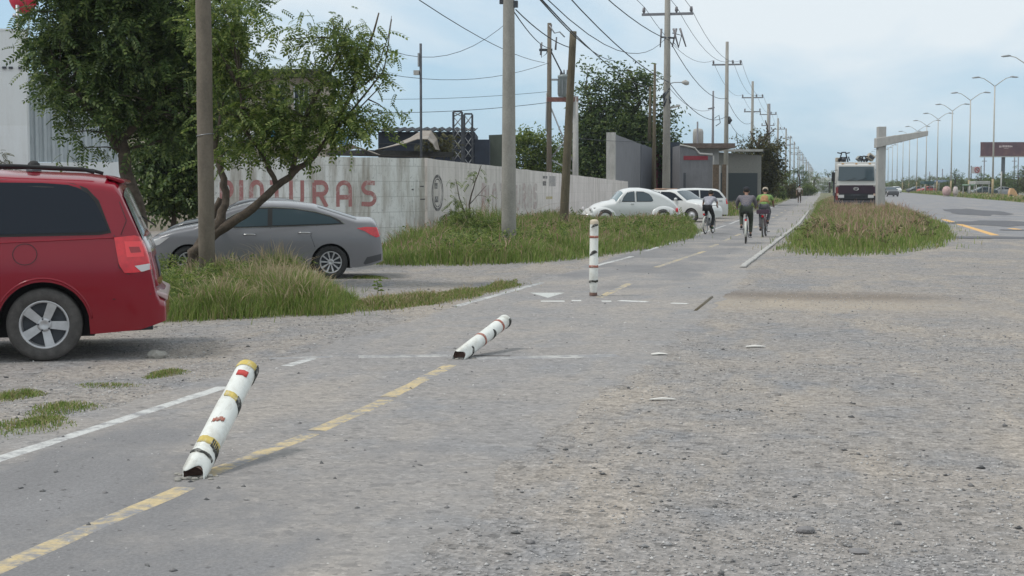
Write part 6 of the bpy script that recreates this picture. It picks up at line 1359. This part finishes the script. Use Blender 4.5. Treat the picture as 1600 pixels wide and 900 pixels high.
# ---------------------------------------------------------------- bicycles
def bicycle(label, loc, rz, frame_m, rack=True, fend=mConcL, R_=.335, box=None):
    t = thing('bicycle', label, 'bicycle', loc, rz, 'bicycles on the path', .95)
    wb = 1.04
    for y in (0, wb):
        b = MB(); M_ = Matrix.Translation((0, y, R_)); vs = []
        n, k = 36, 8
        for i in range(n):
            a = 2 * PI * i / n
            for j in range(k): c = 2 * PI * j / k; rr = R_ - .024 + .024 * math.cos(c); vs.append((.024 * math.sin(c), y + rr * math.cos(a), R_ + rr * math.sin(a)))
        b.add(vs, [(i * k + j, ((i + 1) % n) * k + j, ((i + 1) % n) * k + (j + 1) % k, i * k + (j + 1) % k) for i in range(n) for j in range(k)], 0, True); wh = b.build('wheel', mTyre, t)
        b = MB(); b.lathe([(R_ - .05, -.012), (R_ - .044, .012), (R_ - .056, .012), (R_ - .056, -.012)], 30, M=Matrix.Translation((0, y, R_)) @ Matrix.Rotation(PI / 2, 4, 'Y')); b.build('rim', mRim, wh)
        b = MB()
        for i in range(12): a = PI * i / 6; b.tube([(0.02 * (-1) ** i, y, R_), (0, y + (R_ - .05) * math.cos(a), R_ + (R_ - .05) * math.sin(a))], .0018, 3)
        b.tube([(-.05, y, R_), (.05, y, R_)], .018, 8); o = b.build('spokes', mMetal, wh)
        if fend:
            b = MB(); vs = []
            for i in range(15):
                a = R(15 if y else 200) + (R(150) if y else -R(190)) * i / 14; 
                for x_ in (-.03, .03): vs.append((x_, y + (R_ + .022) * math.cos(a), R_ + (R_ + .022) * math.sin(a)))
            b.add(vs, [(2 * i, 2 * i + 1, 2 * i + 3, 2 * i + 2) for i in range(14)], 0, True); o = b.build('mudguard', fend, t); s_ = o.modifiers.new('s', 'SOLIDIFY'); s_.thickness = .004
    b = MB(); bb = (0, .44, .29); st = (0, .31, .80); hd = (0, .86, .84); hb_ = (0, .90, .68)
    for a, c, r_ in ((bb, st, .016), (st, hd, .016), (bb, hb_, .019), (hd, hb_, .018)): b.tube([a, c], r_, 8)
    for s_ in (-1, 1): b.tube([bb, (s_ * .05, 0, R_)], .010, 6); b.tube([(0, .33, .74), (s_ * .055, 0, R_)], .008, 6); b.tube([(0, .91, .64), (s_ * .05, wb, R_)], .012, 6)
    b.build('frame', frame_m, t)
    b = MB(); b.tube([(0, .85, .86), (0, .83, .98)], .013, 6); b.tube([(-.29, .70, 1.0), (-.22, .80, .99), (0, .84, .98), (.22, .80, .99), (.29, .70, 1.0)], .012, 7); b.build('handlebar', mMetal, t)
    b = MB(); b.tube([(0, .31, .80), (0, .29, .90)], .013, 6); b.add([(x, y_, z_) for (x, y_, z_) in ((-.09, .16, .93), (.09, .16, .93), (.025, .44, .92), (-.025, .44, .92), (-.08, .17, .885), (.08, .17, .885), (.02, .43, .89), (-.02, .43, .89))], [(0, 1, 2, 3), (7, 6, 5, 4), (0, 4, 5, 1), (1, 5, 6, 2), (2, 6, 7, 3), (3, 7, 4, 0)]); bevel(b.build('saddle', mBlack, t), .012)
    for s_ in (-1, 1): b = MB(); p_ = (s_ * .10, .44 + s_ * .12, .29 - s_ * .12); b.tube([(s_ * .06, .44, .29), (s_ * .08, p_[1], p_[2])], .009, 6); b.box((s_ * .13 - .045, p_[1] - .035, p_[2] - .01), (s_ * .13 + .045, p_[1] + .035, p_[2] + .01)); b.build('pedal', mDark, t)
    b = MB(); b.lathe([(.09, -.003), (.09, .003), (0, .003)], 18, M=Matrix.Translation((.055, .44, .29)) @ Matrix.Rotation(PI / 2, 4, 'Y')); b.build('chainring', mDark, t)
    if rack:
        b = MB()
        for s_ in (-1, 1): b.tube([(s_ * .06, 0, R_), (s_ * .07, -.05, .74)], .006, 5); b.tube([(s_ * .07, -.22, .75), (s_ * .07, .22, .75)], .007, 5)
        for y_ in (-.2, -.05, .1): b.tube([(-.07, y_, .75), (.07, y_, .75)], .006, 5)
        b.build('rack', mMetal, t)
    b = MB(); b.box((-.03, -.235, .66), (.03, -.225, .72)); b.build('rear_reflector', mRedLens, t)
    if box: b = MB(); b.box((-.2, -.2, .765), (.2, .15, .90)); bevel(b.build('rack_box', box, t), .01)
    return t
def rider_joints(s=1.0, lean=.12, up=1, foot=1):
    """seated on the saddle at (0,.30,.93); right pedal down when foot=1. x right, y forward"""
    J = {'pelvis': (0, .27, 1.0), 'chest': (0, .27 + lean, 1.27), 'neck': (0, .29 + lean * 1.35, 1.41), 'head': (0, .36 + lean * 1.45, 1.495)}
    for k, sx in (('l', -1), ('r', 1)):
        dn = (sx * foot) > 0; J['sh' + k] = (sx * .19, .28 + lean * 1.15, 1.345); J['el' + k] = (sx * .27, .42 + lean, 1.17); J['wr' + k] = (sx * .27, .64, 1.06); J['ha' + k] = (sx * .275, .70, 1.035)
        J['hip' + k] = (sx * .10, .30, .98); py_, pz = (.44 + foot * sx * .12 * 1, .29 - .12 * foot * sx)
        J['kn' + k] = (sx * .14, .66 if dn else .70, .66 if dn else .84); J['an' + k] = (sx * .13, py_ - .06, pz + .10); J['to' + k] = (sx * .135, py_ + .08, pz + .055)
    return J
GR = 'cyclists riding away along the path'
plaid = NB('grey_check_shirt'); _w = plaid.n('ShaderNodeTexBrick', i_Scale=7.0); plaid.l(plaid.tc.outputs['Object'], _w.inputs['Vector']); _w.inputs['Color1'].default_value = (.15, .14, .155, 1); _w.inputs['Color2'].default_value = (.10, .11, .14, 1); _w.inputs['Mortar'].default_value = (.26, .2, .2, 1); plaid = plaid.fin(_w.outputs['Color'], .9)
def place_bike(px, py, hd=None): g_ = G(px, py); return Vector((g_.x, g_.y, .004)), R(hd or 0)
# middle rider, nearest
l_, h_ = place_bike(1165, 381, 2); bicycle('bicycle with long pale rear mudguards under the nearest rider', l_, h_, mDark, fend=mat('cream_mudguard', (.55, .55, .50), .5), R_=.33)
person('nearest cyclist, in dark cap, grey checked shirt and dark olive trousers', l_, h_, rider_joints(lean=.16, foot=1), (plaid, True), cloth('olive_trousers', (.05, .06, .045)), mat('black_shoes', (.02, .02, .02), .7), (cloth('black_cap', (.02, .022, .03)), 'cap'), group=GR, bulk=1.12, scale=.95)
l_, h_ = place_bike(1192, 371, -3); bicycle('bicycle with a dark rack box under the rider in the green shirt', l_, h_, mat('maroon_frame', (.12, .03, .05), .5), fend=None, box=mat('dark_purple_box', (.06, .03, .05), .7), R_=.33)
person('rightmost cyclist, in pale cap and lime green shirt with orange back panel', l_, h_, rider_joints(lean=.22, foot=-1), (cloth('lime_shirt', (.19, .30, .09)), False), cloth('grey_trousers', (.09, .09, .10)), mat('black_shoes_b', (.02, .02, .02), .7), (cloth('beige_cap', (.42, .36, .28)), 'cap'), vest=cloth('orange_panel', (.34, .19, .09)), group=GR, scale=.94)
l_, h_ = place_bike(1102, 366, -10); bicycle('slim bicycle with a pale rear tyre under the leftmost rider', l_, h_, mMetal, rack=False, fend=mat('pale_mudguard', (.42, .42, .38), .6), R_=.30)
person('rider in black cap, pale grey shirt and black shorts, leftmost of the three cyclists', l_, h_, rider_joints(lean=.30, foot=1), (cloth('pale_shirt', (.30, .30, .34)), False), cloth('black_trousers', (.02, .02, .022)), mat('dark_green_shoes', (.03, .09, .04), .7), (cloth('black_cap_b', (.02, .022, .02)), 'cap'), group=GR, scale=.88)
# walking person far down the path
g_ = G(1249, 317); J = {'pelvis': (0, 0, .93), 'chest': (0, .01, 1.25), 'neck': (0, .01, 1.42), 'head': (0, .03, 1.56)}
for k, sx in (('l', -1), ('r', 1)):
    J['sh' + k] = (sx * .19, 0, 1.36); J['el' + k] = (sx * .26, -.03 * sx, 1.08); J['wr' + k] = (sx * .27, .08 * sx, .85); J['ha' + k] = (sx * .27, .10 * sx, .77); J['hip' + k] = (sx * .09, 0, .9); J['kn' + k] = (sx * .10, .10 + .06 * sx, .50); J['an' + k] = (sx * .10, .16 * sx, .10); J['to' + k] = (sx * .11, .16 * sx + .13, .04)
person('small far-off person walking on the path, beige shirt and brown trousers', Vector((g_.x, g_.y, .004)), 0, J, (cloth('beige_shirt', (.38, .34, .33)), False), cloth('brown_trousers', (.07, .05, .035)), mBlack, None)

# ---------------------------------------------------------------- truck
gt = D(1336, 333, 91); gt.z = 0
T = thing('truck', 'white and dark maroon flatbed truck facing us with machinery loaded above the cab', 'truck', gt, R(1)); u = 91 / F
zz = lambda py: ztop(gt, py)
mMar = paint_dusty('maroon_paint', (.045, .012, .03), .35, .12); mTW = paint_dusty('truck_white', (.62, .61, .58), .4, .3)
Wd = 1.18
def cabshell(z0, z1, front, back, mm, name, slope=.0, w=Wd):
    b = MB(); b.add([(-w, front, z0), (w, front, z0), (w, back, z0), (-w, back, z0), (-w * .965, front + slope, z1), (w * .965, front + slope, z1), (w * .965, back, z1), (-w * .965, back, z1)], [(0, 3, 2, 1), (4, 5, 6, 7), (0, 1, 5, 4), (1, 2, 6, 5), (2, 3, 7, 6), (3, 0, 4, 7)]); return bevel(b.build(name, mm, T), .07, 3)
cabshell(.55, 1.55, -1.0, .9, mMar, 'cab_lower'); cabshell(1.56, 2.9, -.99, .9, mTW, 'cab_upper', .16)
b = MB(); wz0, wz1 = zz(282), zz(261); b.add([(-1.07, -1.005, wz0 - .02), (1.07, -1.005, wz0 - .02), (1.03, -.87, wz1 + .02), (-1.03, -.87, wz1 + .02)], [(0, 1, 2, 3)]); o = b.build('windshield', mGlassC, T); s_ = o.modifiers.new('s', 'SOLIDIFY'); s_.thickness = .02; s_.offset = 1
b = MB(); b.box((-1.2, -1.03, .72), (-1.06, -.6, 1.5)); b.build('red_step_panel', mat('dull_red_panel', (.22, .04, .04), .6, var=.3), T)
for x_ in (-.8, 0, .8): b = MB(); b.ball((x_, -.78, 2.93), (.09, .05, .035), n=10, k=6); b.build('marker_lamp', mat('amber_lamp', (.5, .25, .06), .4), T)
b = MB(); b.box((-.5, -.985, wz0 + .06), (.35, -.96, wz0 + .2)); b.build('dashboard_paper', mWhiteF, T)
b = MB(); b.box((-.28, -1.06, 1.0), (.28, -1.035, 1.10)); b.build('front_lettering_strip', mDark, T)
for x0_ in (-.55, .1): b = MB(); b.tube([(x0_, -1.05, wz0 - .02), (x0_ + .5, -1.03, wz0 + .14)], .012, 5); b.build('wiper', mBlack, T)
b = MB(); b.box((-1.0, -1.04, 1.12), (1.0, -1.003, 1.62)); gr = b.build('grille', mat('dark_plum', (.03, .012, .025), .4), T)
for k in range(4): b = MB(); b.box((-.95, -1.06, .80 + .085 * k), (.95, -1.03, .84 + .085 * k)); b.build('grille_bar', mDark, gr)
b = MB(); b.box((-1.12, -1.02, .70), (1.12, -1.001, 1.12)); b.build('grille_backing', mBlack, T)
b = MB(); b.tube([(.15 * math.cos(a), -1.055, 1.40 + .085 * math.sin(a)) for a in np.linspace(0, 2 * PI, 22)], .018, 6, caps=False); b.tube([(-.15, -1.055, 1.40), (.15, -1.055, 1.40)], .016, 6); b.build('emblem', mChrome, gr)
b = MB(); b.box((-1.22, -1.18, .36), (1.22, -.9, .69)); bevel(b.build('bumper', mat('bumper_dark', (.06, .06, .075), .6), T), .04)
b = MB(); b.box((-.24, -1.20, .42), (.24, -1.185, .55)); b.build('licence_plate', mWhiteF, T)
for s_ in (-1, 1):
    b = MB(); b.box((s_ * .88 - .17, -1.07, .86), (s_ * .88 + .17, -1.03, 1.04)); b.build('headlight', mClear, T)
    b = MB(); b.box((s_ * 1.08 - .06, -1.06, .98), (s_ * 1.08 + .06, -1.02, 1.12)); b.build('indicator', mat('indicator', (.6, .45, .35), .3), T)
    b = MB(); b.tube([(s_ * 1.12, -.85, 2.55), (s_ * 1.36, -.98, 2.5), (s_ * 1.36, -.98, 1.75), (s_ * 1.14, -.85, 1.72)], .018, 6); b.box((s_ * 1.36 - .1, -1.02, 1.85), (s_ * 1.36 + .1, -.96, 2.4)); b.build('mirror', mBlack, T)
    for y_ in (.1, 4.4):
        b = MB(); b.lathe([(.28, -.14), (.46, -.15), (.5, -.10), (.5, .10), (.46, .15), (.28, .14)], 26, M=Matrix.Translation((s_ * 1.02, y_, .5)) @ Matrix.Rotation(PI / 2, 4, 'Z'), axis='y'); w_ = b.build('wheel', mTyre, T); b = MB(); b.lathe([(.28, .10), (.12, .03), (0, .03)], 18, M=Matrix.Translation((s_ * 1.02, y_, .5)) @ Matrix.Rotation(-s_ * PI / 2, 4, 'Z'), axis='y'); b.build('rim', mRim, w_)
b = MB(); b.box((-1.22, 1.0, .95), (1.22, 6.2, 1.15)); b.build('flatbed', mDark, T)
b = MB(); b.box((-1.22, 1.0, 1.155), (1.22, 1.1, 3.05)); b.build('headboard', mTW, T)
for y_ in (1.6, 3.2, 4.8): b = MB(); b.box((-1.24, y_, 1.155), (-1.18, y_ + .1, 2.2)); b.build('side_stake', mDark, T)
# load seen above the cab
mBox = mat('load_cardboard', (.38, .33, .26), .85, var=.2)
for (px0, px1, y0, y1, m_, lb, rot) in ((1338, 1346, 249, 257, mat('grey_casing', (.27, .27, .24), .7, var=.2), 'tilted grey machine casing loaded above the truck cab', 40), (1354, 1366, 246, 257, mBox, 'tilted tan box at the right end of the truck load', 35), (1305, 1322, 250, 258, mBox, 'low tan bundle at the left end of the truck load', 0)):
    dd = 93.5; A = D((px0 + px1) / 2, y1, dd); w_ = (px1 - px0) / F * dd; h_ = (y1 - y0) / F * dd; o = thing('loaded_machine', lb, 'machine', (A.x, A.y, 3.06 if rot == 0 else 3.06 + w_ * .2), YAW, 'machinery loaded on the truck')
    b = MB(); M_ = Matrix.Translation((0, 0, h_ / 2)) @ Matrix.Rotation(R(rot), 4, 'Y'); b.box((-w_ / 2.3, -.25, -h_ / 2.4), (w_ / 2.3, .25, h_ / 2.4), M=M_); bevel(b.build('casing', m_, o), .03)
    b = MB(); b.box((-w_ / 3, -.27, -h_ / 5), (w_ / 3, -.255, h_ / 5), M=M_); b.build('panel', mDark, o)
for px, lb in ((1318, 'black frame machine standing above the left half of the truck cab'), (1350, 'black hand machine in the middle of the truck load')):
    dd = 93.2; A = D(px, 257, dd); o = thing('loaded_machine', lb, 'machine', (A.x, A.y, 3.06), YAW, 'machinery loaded on the truck'); s_ = 1.0 if px < 1330 else .62
    for q_, pts in enumerate(([(-.28, 0, 0), (-.12, 0, .62)], [(.28, 0, 0), (.12, 0, .62)], [(-.13, 0, .62), (.13, 0, .62)], [(-.40, 0, .60), (-.12, 0, .55)], [(.12, 0, .55), (.38, 0, .60)], [(-.2, 0, .3), (.2, 0, .3)], [(.3, 0, .35), (.38, 0, .1)])):
        b = MB(); b.tube([(x * s_, y, z * s_) for x, y, z in pts], .04, 6); b.build('frame_bar', mBlack, o)
    b = MB(); b.ball((0, 0, .18 * s_), (.16 * s_, .14, .15 * s_)); b.build('engine', mDark, o)

# ---------------------------------------------------------------- far things on the right
def far_car(px, py, hd, paint, label, cat='car', sc=1.0, top=TOP_S, **k):
    return plain_car(label, px, py, hd, 4.3, 1.75, top, (-1.3, 1.3), .32, .92, WIN_S, paint, wind=(.45, 1.05), rearw=(-1.6, -1.05), hl=[(1.8, .78), (2.1, .7), (2.08, .58), (1.85, .6)], sc=sc, cat=cat)
far_car(1391, 307, 268, paint_dusty('dark_car_far', (.03, .03, .035), .3, .1), 'small dark oncoming car just right of the concrete cantilever post', sc=1.0)
far_car(1400, 301, 268, pWhite, 'tiny white oncoming car behind the dark one by the cantilever post')
pR2 = paint_dusty('red_paint_far', (.38, .03, .02), .35, .1)
far_car(1448, 301.5, 200, pR2, 'red car parked in the distance under the yellowish trees')
far_car(1431, 301, 200, pNavy, 'dark car just left of the distant red car')
far_car(1564, 305.5, 175, paint_dusty('silver_far', (.35, .36, .37), .35, .1), 'silver car behind the median under the billboard')
far_car(1535, 306, 185, paint_dusty('dark_pickup', (.03, .05, .05), .35, .1), 'dark car with pale window line beneath the white canopy')
def canopy(px0, px1, y0, y1, d_, label, m):
    A, Bp = D(px0, 300, d_), D(px1, 300, d_); w_ = (Bp - A).xy.length; A.z = 0; t = thing('canopy', label, 'canopy', A, YAW); z0, z1 = D(px0, y1, d_).z, D(px0, y0, d_).z
    b = MB(); b.box((0, 0, z0), (w_, 3, z1)); bevel(b.build('roof', m, t), .05)
    for x_ in (.15, w_ - .15):
        for y_ in (.1, 2.9): b = MB(); b.tube([(x_, y_, 0), (x_, y_, z0)], .07, 6); b.build('post', mConcL, t)
canopy(1524, 1547, 283, 288, 205, 'flat white canopy between two street lamps', mConcL); canopy(1466, 1484, 281, 285, 300, 'bluish grey canopy right of the distant red car', mat('blue_grey_canopy', (.22, .27, .36), .7)); canopy(1444, 1460, 283, 288, 300, 'dark green canopy over the distant red car', mat('dark_green_canopy', (.03, .07, .07), .8))
canopy(1513, 1524, 288, 290, 210, 'pale green low canopy left of the flat white one', mat('pale_green_canopy', (.22, .33, .24), .8))
for k, (px, lb, m_, r_) in enumerate(((1479, 'pinkish rounded tank left of the pair on the far roadside', mat('pink_tank', (.50, .33, .31), .6, var=.2), 6.5), (1493, 'white and red drum right of the pair on the far roadside', mat('pale_tank', (.55, .48, .46), .6, var=.2), 4))):
    A = D(px, 300, 215); A.z = 0; t = thing('storage_tank', lb, 'tank', A, YAW, 'rounded tanks on the far roadside'); rr = r_ / F * 215
    b = MB(); b.lathe([(0, .15), (rr * .7, .2), (rr, .55), (rr, 1.0), (rr * .75, 1.35), (rr * .3, 1.5), (0, 1.5)], 20); b.build('shell', m_, t)
    b = MB(); b.lathe([(rr * .8, 0), (rr * .8, .16), (0, .16)], 16); b.build('plinth', mConc, t); b = MB(); b.lathe([(.2, 1.48), (.2, 1.62), (0, 1.62)], 12); b.build('lid', mDark, t)
A = D(1584, 300, 170); A.z = 0; t = thing('tipped_cart', 'orange tan cart lying tipped on the median near the right edge', 'cart', A, YAW)
b = MB(); b.add([(-.5, 0, .1), (.3, 0, .1), (.45, 0, .5), (.05, 0, 1.25), (-.35, 0, 1.3), (-.5, 0, .8)] + [(-.5, .6, .1), (.3, .6, .1), (.45, .6, .5), (.05, .6, 1.25), (-.35, .6, 1.3), (-.5, .6, .8)], [(0, 1, 2, 3, 4, 5), (11, 10, 9, 8, 7, 6)] + [(i, 6 + i, 6 + (i + 1) % 6, (i + 1) % 6) for i in range(6)]); bevel(b.build('tray', mat('orange_tan_plastic', (.60, .36, .19), .6, var=.2), t), .04)
b = MB(); b.tube([(.2, .1, 1.0), (.65, .1, .1)], .06, 6); b.build('handle', mat('orange_tan_b', (.55, .33, .18), .6), t); b = MB(); b.lathe([(.25, -.06), (.3, 0), (.25, .06), (0, .06)], 16, M=Matrix.Translation((-.3, -.08, .3)), axis='y'); b.build('wheel', mTyre, t)
# billboard
dB = 430; A = D(1531, 300, dB); A.z = 0; u = dB / F; t = thing('billboard', 'wide dark maroon billboard with pale lettering on one thick post', 'billboard', A, YAW)
z = lambda py: D(1560, py, dB).z; w_ = 92 * u
q = NB('billboard_print'); n_ = q.noise(.35, 5, .6); c_ = q.ramp(n_, [(.3, (.05, .012, .022)), (.5, (.10, .025, .035)), (.62, (.16, .07, .05)), (.74, (.30, .25, .14))]); mBB = q.fin(c_, .6)
b = MB(); b.box((0, 0, z(244)), (w_, .4, z(222))); b.build('panel', mBB, t)
b = MB(); b.box((-.15, -.1, z(244) - .3), (w_ + .15, .6, z(244) - .003)); b.build('frame', mConcL, t)
b = MB(); b.tube([(37 * u, .9, 0), (37 * u, .9, z(244))], .55, 12); b.build('post', mDark, t)
mPale = mat('pale_print', (.55, .45, .45), .7)
for k, (x0, x1, y0, y1) in enumerate(((28.5, 31, 227.5, 230.5), (31.6, 32.4, 227.5, 230.5), (33.6, 36, 227, 230), (36.6, 38.6, 227, 230), (39.2, 41.4, 227, 230), (42, 44, 227, 230), (44.6, 46.6, 227.3, 230), (47.2, 49, 227.6, 230), (36, 43, 231.4, 232))): b = MB(); b.box((x0 * u, -.03, z(y1)), (x1 * u, -.004, z(y0))); b.build('lettering', mPale, t)
# small signs and poles on the right
A = D(1526, 300, 330); A.z = 0; u = 330 / F; t = thing('roadside_sign', 'small pale sign board with a faded red ring emblem, left of the billboard', 'sign', A, YAW); z = lambda py: D(1526, py, 330).z
b = MB(); b.box((-9.5 * u, 0, z(271)), (7 * u, .12, z(260.5))); b.build('panel', mat('pale_sign', (.50, .48, .48), .7, var=.1), t)
b = MB(); b.tube([(3.4 * u * math.cos(a), -.02, z(265.5) + 4 * u * math.sin(a)) for a in np.linspace(0, 2 * PI, 20)], .16, 5, caps=False); b.build('ring_emblem', mat('faded_red', (.34, .12, .12), .7), t)
b = MB(); b.tube([(-2.6 * u, -.02, z(265.5) + 2.8 * u), (2.6 * u, -.02, z(265.5) - 2.8 * u)], .12, 5); b.build('emblem_bar', mat('faded_red_b', (.34, .12, .12), .7), t)
for x_ in (-9, 6.5): b = MB(); b.tube([(x_ * u, .1, 0), (x_ * u, .1, z(259))], .12, 6); b.build('post', mDark, t)
for k, (px, yt, d_, r_, lb) in enumerate(((1537, 246, 300, .12, 'thin utility pole under the left end of the billboard'), (1564, 268, 200, .1, 'short white post under the billboard beside the silver car'), (1584, 246, 300, .12, 'thin dark pole right of the billboard post'), (1590, 244, 320, .12, 'thin pole close to the right picture edge'), (1472, 264, 400, .14, 'small far pole behind the yellowish trees'), (1452, 268, 420, .14, 'farther small pole behind the yellowish trees'))):
    A = D(px, 300, d_); t = thing('thin_pole', lb, 'pole', (A.x, A.y, 0), YAW, 'thin poles beyond the median'); zt_ = ztop(Vector((A.x, A.y, 0)), yt); b = MB(); b.tube([(0, 0, 0), (0, 0, zt_)], r_, 6); b.build('shaft', mConcL if k == 1 else mConcD, t); b = MB(); b.box((-.5, -.05, zt_ - .8), (.5, .05, zt_ - .68)); b.build('crossarm', mConcD, t) if k in (0, 2) else None
# distant hills of foliage at the horizon: one far-off wood on each side
def wood(name, x0, x1, y, h, n, m, seed, label, depth=60, sc=3.2):
    r = np.random.default_rng(seed); X = r.uniform(x0, x1, n); hh = h * (.7 + .3 * np.sin(X * .021 + seed) * np.sin(X * .057)); P = np.stack([X, y + r.uniform(0, depth, n), r.random(n) ** .7 * hh], 1)
    o = fronds(name, P, 'coarse', sc, m, None, seed, 0); tag(o, label, 'woodland', kind='stuff')
wood('woodland', -260, -14, 520, 6, 9000, mLeafA, 51, 'dark band of far-off woodland on the horizon left of the path', sc=6)
wood('woodland', 42, 420, 560, 4.6, 12000, mLeafD, 52, 'far-off green woodland on the horizon beyond the highway', sc=6)  # paler leaf mix puts some of the distance haze into the colour
wood('woodland', 42, 150, 260, 1.9, 4000, mLeafC, 53, 'low scrub beyond the highway behind the parked cars', depth=80, sc=2.5)
wood('woodland', -12, 60, 900, 6.0, 3500, mLeafB, 54, 'bluish wood closing the end of the road', sc=7)
wood('woodland', -45, -13, 200, 3.0, 3500, mLeafA, 55, 'scrub behind the pole row beyond the sandy building', depth=200, sc=2.6)

# ---------------------------------------------------------------- air
hz = bpy.data.materials.new('haze_air'); hz.use_nodes = True; t_ = hz.node_tree; t_.nodes.remove(t_.nodes['Principled BSDF']); pv = t_.nodes.new('ShaderNodeVolumePrincipled'); pv.inputs['Color'].default_value = (.86, .93, 1, 1); pv.inputs['Density'].default_value = .00028; pv.inputs['Anisotropy'].default_value = .3
t_.links.new(pv.outputs[0], t_.nodes['Material Output'].inputs['Volume'])
b = MB(); b.box((-720, -70, -1), (920, 2620, 20)); o = b.build('haze', hz); tag(o, 'thin bluish haze in the air over the road', 'haze', kind='stuff')
S.cycles.volume_bounces = 0
